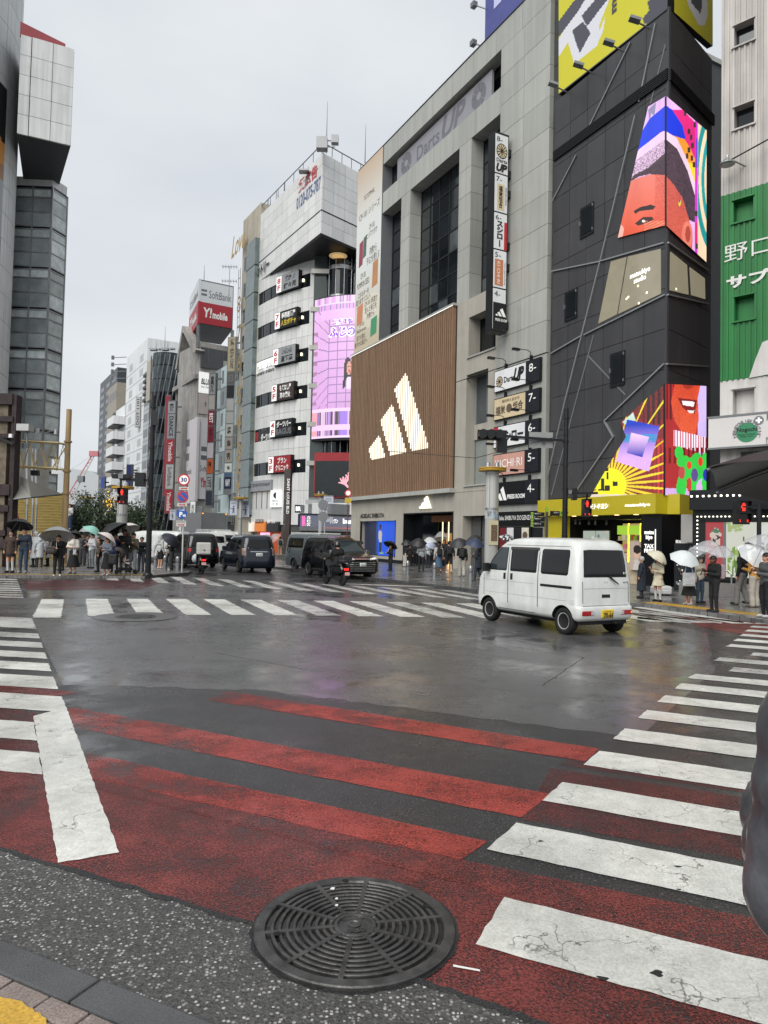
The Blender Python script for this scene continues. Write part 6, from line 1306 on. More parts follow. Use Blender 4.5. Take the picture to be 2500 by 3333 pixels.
# end of the street, far background
fg_ = empty('gabled_hall', at(225, 1740, 210).xy.to_3d(), 0, 'pale grey hall with slanting roof in the far distance behind the yellow pole', 'building')
prism('wall', fg_, M('far_hall', '#b4b9bc', .7, var=.05), [(-14, 0), (16, 0), (16, at(262, 1600, 210).z), (6, at(220, 1532, 210).z), (-14, at(200, 1510, 210).z)], 0, 12)
for k in range(6): ubox('wall_seam', fg_, WH2, -12+k*5, -11.9+k*5, -.05, 0, 0, 11)
for k, (x0, x1, yt, Y, c) in enumerate(((262, 330, 1690, 170, '#9a9c9b'), (160, 230, 1640, 150, '#8e9092'))):
    p, q = at(x0, 1740, Y), at(x1, 1740, Y); e = empty('far_block', (p.x, p.y, 0), 0, ('low grey block at the far end of the street behind the trees', 'low grey block behind the yellow pole')[k], 'building')
    zt = at(x0, yt, Y).z; ubox('wall', e, M('far_%d' % k, c, .6), 0, q.x-p.x, 0, 10, 0, zt)
    for i in range(5): ubox('window', e, GLASSR, (i+.2)*(q.x-p.x)/5, (i+.8)*(q.x-p.x)/5, -.05, 0, zt*.4, zt*.7)
# ------------------------------------------------------------------ tower at the left edge
TC = at(156, 1000, 70).xy
TW = empty('glass_tower', (TC.x, TC.y, 0), 0, 'tall grey tower with glazed stair shaft and cantilevered concrete block at the left', 'building')
WT = Wall((TC.x-4.1, 69.8), TC); WTr = Wall(TC, at(205, 1000, 72.06).xy); zgt = WT.uz(120, 597)[1]
TWP = M('tower_panel', '#c6c8c6', .5, var=.07, ns=.5, streak=.10, ov=.05)
tl_ = sub('glazed_front', TW, (-4.1, -.2, 0), WT.rz); tr_ = sub('glazed_side', TW, (0, 0, 0), WTr.rz)
MB().slab([(-4.1, -.0), (-.05, .15), (WTr.L*.25, 2.0), (-4.1, 2.4)], .1, zgt).build('shaft_core', M('shaft_core', '#20262a', .4, var=.3), TW)
SG = M('stair_glass', '#9aa2a3', .22, .0, var=.35, ns=.5, ov=.3); SG2 = M('stair_glass_pale', '#c2cac9', .2, .0, var=.25, ov=.3)
nf = 8; fh = (zgt-4)/nf
for j in range(nf+1):
    z = 4+j*fh-.3
    for par, Ln, gm in ((tl_, WT.L, SG), (tr_, WTr.L, SG2)):
        if j < nf:
            for i, (a, c) in enumerate(((0, .36), (.36, .72), (.72, .93))): ubox('pane', par, gm if not (i == 2 and par is tl_) else SG2, .05, Ln-.05, -.04, .0, z+a*fh+.06, z+c*fh-.06)
            for a in (0, .36, .72, .93): ubox('transom', par, STEEL, 0, Ln, -.10, .0, z+a*fh-.06, z+a*fh+.06)
        for k in ((0, 1) if par is tr_ else (0, .55, 1)): ubox('mullion', par, STEEL, Ln*k-.06, Ln*k+.06, -.12, 0, z, min(z+fh, zgt)) if j < nf else None
    for k in range(5): ubox('curtain', tl_, M('inner_panel_%d' % (k % 2), ('#4b5254', '#2a3033')[k % 2], .6), .3+k*.75, .6+k*.75, .03, .06, z+.1, z+fh-.3) if j < nf else None
WBx = Wall(at(98, 300, 62).xy, at(237, 300, 63.5).xy); bx = sub('concrete_block', TW, (WBx.a.x-TC.x, WBx.a.y-TC.y, 0), WBx.rz)
zb0, zb1 = WBx.uz(150, 455)[1], WBx.uz(150, 133)[1]
for j in range(5):
    h = (zb1-zb0)/5
    for i in range(2): ubox('panel', bx, TWP, i*WBx.L/2+.02, (i+1)*WBx.L/2-.02, 0, .2, zb0+j*h+.02, zb0+(j+1)*h-.02)
    ubox('panel', bx, TWP, -.9, -.05, .06, .22, zb0+j*h+.02, zb0+(j+1)*h-.02)
MB().slab([(-.9, .24), (-.02, .18), (WBx.L, .18), (WBx.L-.8, 9), (-.6, 9)], zb0+.05, zb1-.05).build('block_core', M('tower_soffit', '#3b4043', .5, var=.1), bx)
prism('red_parapet', bx, M('dull_red', '#8e3a3f', .5), [(-1.0, zb1+.02), (WBx.L-.75, zb1+.02), (WBx.L-.75, zb1+.5), (-1.0, zb1+1.35)], .4, .6)
MB().slab([(-4.1, -.1), (-.05, .05), (WTr.L*.25, 2.0), (-4.1, 2.4)], zgt-.2, zb0+.3).build('shaft_head', TWP, TW)
# round wing of the tower
CR_ = 12.0; _e = at(52, 650, 62); cyc = Vector((_e.x-CR_*math.hypot(1, _e.x/62), 62))
dw = empty('drum_building', (cyc.x, cyc.y, 0), 0, 'curved panel-clad drum building cut off by the left edge', 'building')
MB().lathe([(CR_-.1, .1), (CR_-.1, 60), (.001, 60)], 64).build('core', M('drum_core', '#5a5c5c', .6), dw)
for k in range(9):
    t0 = R(-38)+k*R(8); t1 = t0+R(8)
    for j in range(22):
        z = 4+j*2.4; n = 3
        outer = [(CR_*math.cos(t0+.002+(t1-t0-.004)*i/n), CR_*math.sin(t0+.002+(t1-t0-.004)*i/n)) for i in range(n+1)]
        MB().slab(outer+[(p[0]*.992, p[1]*.992) for p in reversed(outer)], z+.02, z+2.38).build('panel', TWP, dw)
cv = Canvas(24, 60, '#1f2022'); cv.put(cv.Y > .32, '#8d6a48'); cv.ell(.6, .36, .5, .08, '#b9803c'); cv.put(cv.Y > .5, '#8f9496'); cv.put(cv.Y > .8, '#7d8082')
picture('banner', dw, cv, lambda fx, fy: ((CR_+.1)*math.cos(R(-22)+fx*R(25)), (CR_+.1)*math.sin(R(-22)+fx*R(25)), at(10, 70, 54).z-fy*(at(10, 70, 54).z-at(10, 760, 54).z)), picture_mat('printed_sheet', 0))
# ================================================================== street furniture
YRING = M('yellow_ring', '#a8842c', .4, var=.15); LAMPW = M('lamp_diffuser', '#a9aaa6', .35, var=.06); CONCP = M('post_grey', '#9b9c99', .5, var=.1, streak=.1)
def lamp_column(p, h, r, label, base_r=None, plates=True):
    e = empty('lamp_column', p, 0, label, 'lamp column', 'round-topped lamp columns')
    MB().lathe([(r, 0), (r, h*.62), (r*.98, h*.62)], 20).build('shaft', CONCP, e); MB().lathe([(r*.94, h*.62), (r*.94, h*.955), (r*.5, h*.96)], 20).build('diffuser', LAMPW, e)
    MB().lathe([(r*.98, h*.61), (r*1.03, h*.61), (r*1.03, h*.635), (r*.98, h*.635)], 20).build('collar', STEEL, e); MB().lathe([(r*.96, h*.945), (r*1.02, h*.945), (r*1.02, h*.962), (r*.4, h*.965)], 20).build('collar', STEEL, e)
    for k in range(6): t = k*math.pi/3; bar('diffuser_rib', e, STEEL, (r*.97*math.cos(t), r*.97*math.sin(t), h*.63), (r*.97*math.cos(t), r*.97*math.sin(t), h*.95), .02)
    R2 = .62
    for z in (h*.975, h*.992): MB().lathe([(R2-.13, z-.035), (R2, z-.045), (R2+.02, z), (R2, z+.03), (R2-.13, z+.03), (R2-.15, z)], 28).build('ring', YRING, e)
    for k in range(6): t = k*math.pi/3; bar('ring_spoke', e, GREYM, (.05*math.cos(t), .05*math.sin(t), h*.975), ((R2-.08)*math.cos(t), (R2-.08)*math.sin(t), h*.975), .03)
    for k in (-1, 1): MB().lathe([(.12, h), (.10, h+.22), (.06, h+.25), (.001, h+.25)], 12, (k*.2, 0)).build('top_lamp', STEEL, e)
    return e
def lamp_at(px, pyb, ytop, r, label):
    p = G(px, pyb, .1); h = at(px, ytop, p.y).z-.1; return lamp_column(p, h, r, label), p, h
lc, p, h = lamp_at(1597, 1882, 1522, .30, 'large grey lamp column with yellow ring standing in front of the grey shop building')
# plates on the near column
ubox('map_plate', lc, M('cream_plate', '#b3a98c', .5), -.16, .26, -.325, -.30, h*.30, h*.52); ubox('map_print', lc, M('map_brown', '#5b4a36', .5, var=.5, ns=12), -.06, .22, -.335, -.326, h*.335, h*.48)
MB().lathe([(.308, h*.535), (.308, h*.61), (.30, h*.61)], 20).build('direction_band', M('pale_band', '#a7abae', .45), lc); text(lc, '2', .06, .2, h*.545, h*.58, M('pale_blue_print', '#5a8ab0', .5), -.313, bold=.03); text(lc, '駅前\n通り', -.26, -.06, h*.555, h*.605, BLACK, -.318); text(lc, '→', 0, .14, h*.585, h*.605, BLACK, -.318)
lamp_at(392, 1828, 1583, .30, 'grey lamp column behind the red pedestrian signal at the left')
lamp_at(1040, 1806, 1608, .16, 'slim lamp column in front of the navy ice cream shop')
lamp_at(779, 1804, 1618, .16, 'slim lamp column with two paired banners by the orange shop')
lamp_at(277, 1800, 1617, .16, 'slim far lamp column left of the tree')
def banner(px0, py0, px1, py1, Y, label):
    p, q = at(px0, py1, Y), at(px1, py0, Y); e = empty('street_banner', (p.x, p.y, p.z), R(-6), label, 'banner', 'pale street banners'); W_, H_ = q.x-p.x, q.z-p.z
    ubox('sheet', e, M('banner_sheet', '#a6abb8', .5, var=.05), 0, W_, 0, .03, 0, H_); b = W_
    MB().tube([(0, 0, H_+.04), (W_, 0, H_+.04)], .03, 6).build('rod', GREYM, e)
    pr = M('banner_print', '#4a4d58', .5); MB().prism([(b*(.5+.12*math.cos(t)), H_*.62+b*.12*math.sin(t)) for t in np.linspace(0, 6.28, 12)[:-1]], -.01, -.004).build('figure_print', pr, e)
    prism('figure_print', e, pr, [(b*.35, H_*.52), (b*.65, H_*.52), (b*.62, H_*.3), (b*.66, H_*.12), (b*.55, H_*.12), (b*.5, H_*.28), (b*.43, H_*.12), (b*.34, H_*.12), (b*.4, H_*.3)], -.01, -.004); prism('figure_print', e, pr, [(b*.1, H_*.5), (b*.4, H_*.5), (b*.4, H_*.45), (b*.1, H_*.45)], -.01, -.004)
    for k in range(3): ubox('text_line', e, pr, b*.12, b*.85, -.008, -.003, H_*(.80+.05*k), H_*(.82+.05*k))
banner(748, 1632, 773, 1676, 63, 'left pale banner of the pair on the slim lamp column'); banner(787, 1632, 813, 1683, 63, 'right pale banner of the pair on the slim lamp column'); banner(1052, 1616, 1086, 1698, 56, 'tilted pale banner in front of the navy ice cream shop'); banner(243, 1635, 268, 1670, 69, 'far pale banner beside the far lamp column'); banner(552, 1660, 572, 1692, 60, 'pale banner left of the parking signs')
# bollards
bol = None
def bollard(px, py, label):
    global bol
    p = G(px, py, .1)
    if bol is None:
        bol = empty('bollard', p, 0); MB().lathe([(.11, 0), (.11, .02), (.095, .02), (.095, .54), (.10, .54), (.10, .57), (.095, .57), (.085, .62), (.055, .665), (.001, .68)], 16).build('post', STEEL, bol)
        for a in (R(-110), R(-60)): MB().lathe([(.03, 0), (.03, .004), (.001, .004)], 10).build('badge', DARK, bol, (.097*math.cos(a), .097*math.sin(a), .42)).rotation_euler = (R(90), 0, a+R(90))
        o = bol
    else: o = copy_tree(bol); o.location = p
    tag(o, label, 'bollard', 'steel bollards')
for (x, y, t) in ((506, 1847, 'farthest steel bollard of the three beside the parking signs'), (537, 1855, 'middle steel bollard of the three beside the parking signs'), (577, 1859.5, 'nearest steel bollard of the three beside the parking signs'), (1225, 1859.5, 'steel bollard in front of the blue display window'), (1326.5, 1872, 'second steel bollard from the blue display window'), (1414, 1880.5, 'third steel bollard from the blue display window'), (1531, 1895, 'steel bollard closest to the white van')): bollard(x, y, t)
# pedestrian signal heads
REDL = E_('signal_red', '#ff2a1e', 1.2)
def man_shape(parent, w, h, y, m, x0=0, z0=0):
    pts = [(-.10, .52), (-.16, .28), (-.11, .26), (-.07, .42), (-.08, .0), (-.02, .0), (0, .25), (.02, .0), (.08, .0), (.07, .42), (.11, .26), (.16, .28), (.10, .52)]
    prism('signal_figure', parent, m, [(x0+a*w, z0+b*h) for a, b in pts], y, y+.01); MB().prism([(x0+.055*w*math.cos(t)*1.2, z0+.60*h+.075*h*math.sin(t)) for t in np.linspace(0, 6.28, 11)[:-1]], y, y+.01).build('signal_figure', m, parent)
def ped_signal(px0, py0, px1, py1, Y, label, arm=None):
    p, q = at(px0, py1, Y), at(px1, py0, Y); w_, h_ = q.x-p.x, q.z-p.z; e = empty('pedestrian_signal', ((p.x+q.x)/2, Y, p.z), 0, label, 'traffic signal', 'red pedestrian signals')
    ubox('housing', e, BLACKM, -w_/2, w_/2, 0, .3, 0, h_)
    for k in (0, 1):
        zz_ = h_*.52*k; MB().prism([(-w_*.46, zz_+h_*.05), (-w_*.46, zz_+h_*.44), (w_*.46, zz_+h_*.44), (w_*.46, zz_+h_*.05)], -.02, 0).build('lens', M('signal_lens', '#160c0c', .2), e); MB().box(-w_*.48, w_*.48, -.18, -.005, zz_+h_*.45, zz_+h_*.475).build('visor', BLACKM, e)
        for sx in (-1, 1): MB().box(sx*w_*.48-.008, sx*w_*.48+.008, -.15, -.005, zz_+h_*.1, zz_+h_*.45).build('visor', BLACKM, e)
    man_shape(e, w_*1.3, h_*.5, -.03, REDL, 0, h_*.56)
    for sx in (-1, 1):
        for k in range(2): ubox('count_dot', e, REDL, sx*w_*.3-.02, sx*w_*.3+.02, -.03, -.021, h_*(.1+.06*k), h_*(.13+.06*k))
    return e
ped_signal(385, 1588, 409, 1641, 27.2, 'red pedestrian signal hanging from the black pole at the left'); ped_signal(1899, 1624, 1923, 1682, 26.6, 'red pedestrian signal seen side-on in front of the yellow shop sign'); ped_signal(2399, 1630, 2441, 1706, 23.0, 'red pedestrian signal in front of the clinic shopfront at the right')
def pole(px, pyb, ytop, r, name, label, cat, mat):
    p = G(px, pyb, .1); h = at(px, ytop, p.y).z-.1; e = empty(name, p, 0, label, cat); MB().tube([(0, 0, 0), (0, 0, h*.5), (0, 0, h)], [r*1.15, r, r*.9], 14).build('shaft', mat, e); MB().lathe([(r*2, 0), (r*2, .03), (r*1.3, .12), (r*1.2, .12)], 14).build('base', mat, e); return e, p, h
e, p, h = pole(481, 1874, 1288, .10, 'signal_pole', 'tall black signal pole with arm at the left pavement corner', 'pole', BLACKM)
za = at(440, 1563, p.y).z-.1; xa = at(394, 1563, p.y).x-p.x
bar('arm', e, BLACKM, (xa-.05, 0, za+.02), (.1, 0, za), .09); ubox('junction_box', e, BLACKM, -.02, .2, -.16, -.02, h-1.2, h-.6); ubox('controller', e, BLACKM, xa*.35-.18, xa*.35+.18, -.15, .15, za-.25, za+.3); bar('hanger', e, BLACKM, (xa, 0, za), (xa, 0, za-.4), .07)
for k in range(3): ubox('camera', e, GREYM if k == 1 else BLACKM, xa-.3+k*.25, xa-.1+k*.25, -.2, .1, za+.05, za+.22)
for z in np.linspace(1, h-.5, 8): MB().lathe([(.115, z), (.125, z), (.125, z+.05), (.115, z+.05)], 14).build('strap', BLACKM, e)
MB().tube([(.02, -.1, za), (-.1, -.12, za-.5), (.05, -.12, za-1.0), (.1, -.1, za-.6)], .012, 5).build('cable', BLACKM, e)
e, p, h = pole(1836, 1909, 1330, .10, 'signal_pole', 'tall black signal pole in front of the dark corner building', 'pole', BLACKM)
Wp = Wall((p.x-5, p.y-.0), (p.x+5, p.y+.0)); pz = lambda x, y, Y=p.y: (at(x, y, Y).x-p.x, at(x, y, Y).z-.1)
a, c = pz(1572, 1418), pz(1822, 1434); bar('arm', e, BLACKM, (a[0], -.3, a[1]), (0, 0, c[1]), .09)
for k in range(3): x = pz(1565+k*26, 1420)[0]; MB().tube([(x, -.75, a[1]-.02), (x, -.30, a[1]-.02)], [.17, .15], 14).build('signal_lamp', BLACKM, e)
ubox('signal_housing', e, BLACKM, pz(1556, 1420)[0]-.05, pz(1645, 1420)[0], -.32, -.1, a[1]-.2, a[1]+.18); ubox('lower_lamp', e, BLACKM, pz(1613, 1420)[0], pz(1646, 1420)[0], -.4, -.1, pz(1600, 1475)[1], pz(1600, 1436)[1])
b0, b1 = pz(1723, 1456), pz(1801, 1407); ubox('sign_back', e, M('bare_aluminium', '#8f8f8d', .4, .5), b0[0], b1[0], .06, .09, b0[1], b1[1]); ubox('sign_rail', e, STEEL, b0[0], b1[0], .02, .06, (b0[1]+b1[1])/2-.03, (b0[1]+b1[1])/2+.03); text(e, '日', pz(1766, 1445)[0], pz(1775, 1445)[0], pz(1766, 1449)[1], pz(1766, 1438)[1], BLACK, .015)
a, c = pz(1836, 1606), pz(1912, 1604); bar('arm', e, BLACKM, (0, 0, a[1]), (c[0]+.4, 0, c[1]), .08); bar('hanger', e, BLACKM, (c[0], 0, c[1]), (c[0], .1, c[1]-.25), .06); ubox('controller', e, BLACKM, pz(1862, 1600)[0], pz(1876, 1600)[0], -.15, .15, a[1]-.25, a[1]+.2); ubox('camera', e, GREYM, pz(1848, 1600)[0], pz(1858, 1600)[0], -.15, 0, a[1]-.02, a[1]+.12)
for z in np.linspace(1, h-.4, 7): MB().lathe([(.115, z), (.125, z), (.125, z+.05), (.115, z+.05)], 14).build('strap', BLACKM, e)
MB().tube([(-.0, -.1, h-1), (-3.5, .0, h-2.0), (-7, .8, h-1.7)], .012, 5).build('cable', BLACKM, e)
e, p, h = pole(2470, 1960, 1640, .07, 'signal_post', 'black post carrying the right-hand pedestrian signal, behind the waiting people', 'pole', BLACKM); bar('arm', e, BLACKM, (0, 0, h-.1), (-.5, .0, h-.1), .06)
# parking and speed signs
p = G(592, 1860, .1); sp = empty('parking_sign_post', p, 0, 'white post with round speed, no-parking and parking signs beside the bollards', 'sign'); sz = lambda x, y: (at(x, y, p.y).x-p.x, at(x, y, p.y).z-.1)
hp2 = sz(592, 1545)[1]; MB().tube([(0, 0, 0), (0, 0, hp2*.4), (.03, 0, hp2)], .035, 10).build('post', M('white_post', '#b9b9b4', .4), sp)
BLU = M('sign_blue', '#1f4f9a', .4, var=.03); RDS = M('sign_red', '#b32a32', .4, var=.03)
def disc(par, x, z, r, y, m, nm): return MB().prism([(x+r*math.cos(t), z+r*math.sin(t)) for t in np.linspace(0, 2*math.pi, 33)[:-1]], y, y+.012).build(nm, m, par)
x, z = sz(600, 1562); disc(sp, x, z, .27, -.06, RDS, 'speed_sign'); disc(sp, x, z, .205, -.068, WHITE, 'speed_face'); text(sp, '30', x-.14, x+.14, z-.1, z+.1, M('deep_blue_print', '#1b2a6a', .5), -.074, bold=.03)
x, z = sz(596, 1617); disc(sp, x, z, .26, -.06, RDS, 'no_parking_sign'); disc(sp, x, z, .205, -.068, BLU, 'no_parking_face'); prism('slash', sp, RDS, [(x-.17, z+.12), (x-.12, z+.17), (x+.17, z-.12), (x+.12, z-.17)], -.076, -.069)
x, z = sz(593, 1672); disc(sp, x, z, .245, -.06, BLU, 'parking_sign'); text(sp, 'P', x-.11, x+.04, z-.15, z+.08, WHITE, -.066, bold=.04); text(sp, '40', x+.04, x+.19, z-.15, z-.02, WHITE, -.066, bold=.03); text(sp, '1-20', x-.1, x+.12, z+.13, z+.2, WHITE, -.066, bold=.02)
for (xx, yy, hh) in ((600, 1590, .14), (594, 1643, .14), (591, 1704, .26)):
    x, z = sz(xx, yy); ubox('plate', sp, M('plate_white', '#b9bab5', .4), x-.22, x+.22, -.06, -.048, z-hh/2, z+hh/2); zz_ = z if hh < .2 else z-.06; prism('arrow', sp, RDS, [(x-.15, zz_-.02), (x+.08, zz_-.02), (x+.08, zz_-.045), (x+.16, zz_), (x+.08, zz_+.045), (x+.08, zz_+.02), (x-.15, zz_+.02)], -.068, -.061)
    if hh > .2: text(sp, '1月1日-3日を除く', x-.2, x+.2, z+.03, z+.11, BLACK, -.066)
# back of a sign post near the navy shop
p = G(1054, 1832, .1); sb = empty('sign_post', p, 0, 'pale post with two grey sign backs in front of the navy shop', 'sign'); MB().tube([(0, 0, 0), (0, 0, at(1054, 1632, p.y).z)], .05, 8).build('post', CONCP, sb)
for yy in (1644, 1682): disc(sb, -.12, at(1050, yy, p.y).z-.1, .34, -.08, GREYM, 'sign_back')
p = G(1128, 1838, .1); sb = empty('sign_post', p, 0, 'thin red post with a round red sign by the corner of the slatted building', 'sign'); MB().tube([(0, 0, 0), (0, 0, at(1127, 1595, p.y).z)], .03, 8).build('post', M('red_post', '#7a1f28', .4), sb)
disc(sb, 0, at(1126, 1605, p.y).z-.1, .22, -.05, RDS, 'round_sign'); disc(sb, 0, at(1126, 1605, p.y).z-.1, .15, -.06, WHITE, 'sign_face'); ubox('yellow_plate', sb, M('plate_yellow', '#b39a34', .4), -.2, .2, -.05, -.04, at(1126, 1637, p.y).z-.1, at(1126, 1621, p.y).z-.1)
# direction signs
p = G(1777, 1900, .1); ds = empty('direction_sign', p, 0, 'black fingerpost with green tips left of the yellow shop', 'sign'); z_ = lambda x, y: (at(x, y, p.y).x-p.x, at(x, y, p.y).z-.1); GT = M('lime_tip', '#7da32c', .4)
ubox('post', ds, M('post_dark', '#3a3d3e', .4), -.05, .05, -.05, .05, 0, z_(1777, 1666)[1]); ubox('post_cap', ds, GT, -.05, .05, -.05, .05, z_(1777, 1666)[1], z_(1777, 1650)[1])
for (x0, x1, y0, y1, tip) in ((1727, 1772, 1668, 1680, 0), (1727, 1772, 1684, 1697, 0), (1727, 1772, 1700, 1714, 0), (1790, 1829, 1664, 1679, 1)):
    a, c = z_(x0, y1), z_(x1, y0); f = sub('finger_board', ds); ubox('board', f, BLACKM, a[0], c[0], -.06, .0, a[1], c[1]); w2 = .10; t0 = a[0] if tip == 0 else c[0]-w2; ubox('tip', f, GT, t0, t0+w2, -.066, -.061, a[1], c[1]); text(f, '←' if tip == 0 else '→', t0+.02, t0+w2-.02, a[1]+.03, c[1]-.03, BLACK, -.072); text(f, '地域交流センター', a[0]+.14, c[0]-.14, (a[1]+c[1])/2, c[1]-.03, WHITE, -.068)
bar('crossbar', ds, BLACKM, (-.5, 0, z_(1777, 1690)[1]), (.6, 0, z_(1777, 1671)[1]), .03)
# ------------------------------------------------------------------ left corner: yellow pole, truss, awning, stairs, rusty column
YELP = M('ochre_paint', '#937c58', .5, var=.15, streak=.1); YTR = M('yellow_truss_paint', '#a8966a', .45, var=.1)
e, p, h = pole(206, 1842, 1332, .14, 'ochre_pole', 'tall ochre steel pole at the left end of the yellow truss', 'pole', YELP)
for yy in (1440, 1536, 1608): z = at(206, yy, p.y).z-.1; MB().lathe([(.15, z), (.19, z), (.19, z+.08), (.15, z+.08)], 16).build('clamp', YELP, e)
tr = empty('truss', at(36, 1500, p.y-1.0), R(3), 'yellow lattice truss spanning from the rusty column to the ochre pole', 'truss'); o0 = tr.location.copy(); Lr = at(232, 1450, p.y).x-o0.x
zt0, zb0_ = at(120, 1447, p.y).z-o0.z, at(120, 1528, p.y).z-o0.z
for (y, z) in ((0, zt0), (1.2, zt0+.1), (0, zb0_), (1.2, zb0_+.05)): MB().tube([(-2, y, z+.12), (Lr*.9, y, z)], .045, 8).build('chord', YTR, tr)
nb = 7
for k in range(nb):
    x0 = -1.6+k*(Lr+1.4)/nb; x1 = x0+(Lr+1.4)/nb
    for y in (0, 1.2): MB().tube([(x0, y, zb0_+.05), ((x0+x1)/2, y, zt0+.05), (x1, y, zb0_+.05)], .03, 6).build('web', YTR, tr)
    MB().tube([(x0, 0, zt0+.05), (x1, 1.2, zt0+.1)], .025, 6).build('web', YTR, tr); MB().tube([(x0, 1.2, zb0_), (x1, 0, zb0_)], .025, 6).build('web', YTR, tr)
MB().tube([(Lr*.9, 0, zt0), (Lr, .4, zt0-.05)], .05, 6).build('nose', YTR, tr); MB().tube([(Lr*.75, .3, zb0_), (Lr, .4, zt0-.1)], .03, 6).build('web', YTR, tr)
for k, x in enumerate((Lr*.5, Lr*.85)):
    f = sub('floodlight', tr); MB().tube([(x-.6, .2, zt0), (x-.55, .2, zt0+.5), (x-.1, .0, zt0+.6)], .02, 6).build('arm', STEEL, f); MB().lathe([(.1, -.1), (.09, .12), (.05, .16), (.001, .16)], 10).build('head', STEEL, f, (x, 0, zt0+.5))
ubox('hanging_lamp', tr, DARK, Lr*.35, Lr*.48, .2, .5, zb0_-.35, zb0_-.1)
aw = empty('awning', at(52, 1620, p.y-.6), 0, 'grey fabric awning tapering to the ochre pole below the truss', 'awning'); o1 = aw.location.copy(); pa = lambda x, y, Y: at(x, y, Y)-o1
AWM = M('grey_awning', '#77766f', .7, var=.1, bump=.1)
v = [pa(40, 1540, p.y-1.2), pa(90, 1560, p.y-1.8), pa(203, 1608, p.y), pa(100, 1618, p.y-2.2), pa(30, 1626, p.y-2.4), pa(30, 1560, p.y+2.5), pa(120, 1575, p.y+2.0)]
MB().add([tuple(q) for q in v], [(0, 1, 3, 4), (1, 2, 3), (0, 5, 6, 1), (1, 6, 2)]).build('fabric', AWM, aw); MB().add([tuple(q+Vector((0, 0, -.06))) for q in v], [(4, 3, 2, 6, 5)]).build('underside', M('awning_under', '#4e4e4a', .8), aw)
MB().tube([tuple(v[4]), tuple(v[3]), tuple(v[2])], .04, 6).build('edge_tube', GREYM, aw)
st = empty('stairs', G(125, 1822, .1), R(24), 'ochre tiled stairway rising behind the waiting crowd at the left', 'stairs'); q0 = st.location.copy()
STM = M('ochre_stair', '#877848', .6, var=.25, ns=3); wS_ = at(198, 1700, q0.y+4).x-at(50, 1700, q0.y+4).x; x0_ = at(50, 1750, q0.y).x-q0.x
for k in range(22):
    y = k*.34; z = k*.19; ubox('step', st, STM, x0_-1, x0_+wS_, y, y+.38, max(0, z-.3), z+.19); ubox('nosing', st, M('stair_nosing', '#a58c44', .5), x0_-1, x0_+wS_, y-.02, y, z+.15, z+.195)
for x in (at(119, 1700, q0.y+1).x-q0.x, at(185, 1700, q0.y+3).x-q0.x, at(195, 1700, q0.y+3).x-q0.x):
    MB().tube([(x, -.2, 0), (x, -.2, 3.2), (x-.25, 2.5, 5.6), (x-.4, 5.5, 7)], .06, 8).build('handrail', STEEL, st)
ubox('side_wall', st, M('stair_side', '#8d8c86', .6, streak=.2), x0_+wS_, x0_+wS_+.2, -.1, 4.5, 0, 1.3)
ubox('landing_wall', st, M('stair_back', '#63635f', .6, var=.2), x0_-1, x0_+wS_*.55, 7.5, 7.7, 0, 7.2); ubox('notice', st, WB_, x0_+wS_*.6, x0_+wS_*.8, 7.4, 7.49, 5.6, 6.6)
p = G(14, 1846, .1); rc = empty('rusty_column', p, 0, 'old rusty steel and concrete column at the left edge', 'column'); RUST = M('rust', '#33282a', .8, var=.45, ns=4, bump=.5, bs=12); OLDC = M('old_plaster', '#6a6052', .85, var=.4, ns=3, bump=.6, bs=10)
hc = at(30, 1285, p.y).z-.1; kx = lambda x: at(x, 1500, p.y).x-p.x
ubox('core', rc, OLDC, kx(-40), kx(20), 0, .5, 0, hc-.1); ubox('flange', rc, RUST, kx(36), kx(50), -.1, .4, 0, hc)
for (yy, hh, xe) in ((1300, .5, 52), (1365, .25, 56), (1420, .2, 50), (1595, .5, 54), (1655, .3, 52), (1770, .4, 50), (1735, .25, 46)): z = at(30, yy, p.y).z-.1; ubox('cross_plate', rc, RUST, kx(-40), kx(xe-14), -.16, .45, z-hh/2, z+hh/2)
bar('brace', rc, DARK, (kx(-30), -.25, at(0, 1420, p.y).z), (kx(52), -.25, at(50, 1455, p.y).z), .12); ubox('bulkhead_lamp', rc, WB_, kx(36), kx(46), -.3, -.15, at(40, 1427, p.y).z-.1, at(40, 1415, p.y).z-.1); ubox('flat_lamp', rc, M('lamp_case', '#a5a7a4', .5), kx(52), kx(92), -.1, .4, at(70, 1402, p.y).z-.1, at(70, 1380, p.y).z-.1); bar('lamp_post', rc, GREYM, (kx(78), .2, at(70, 1402, p.y).z-.1), (kx(78), .2, at(70, 1440, p.y).z-.1), .06)
e = empty('red_round_board', at(34, 1690, p.y+2), 0, 'half-hidden red round board behind the rusty column', 'board'); disc(e, 0, 0, .42, 0, M('board_red', '#7c2028', .5), 'disc'); bar('post', e, GREYM, (0, .05, -.42), (0, .05, .1-e.location.z), .05)
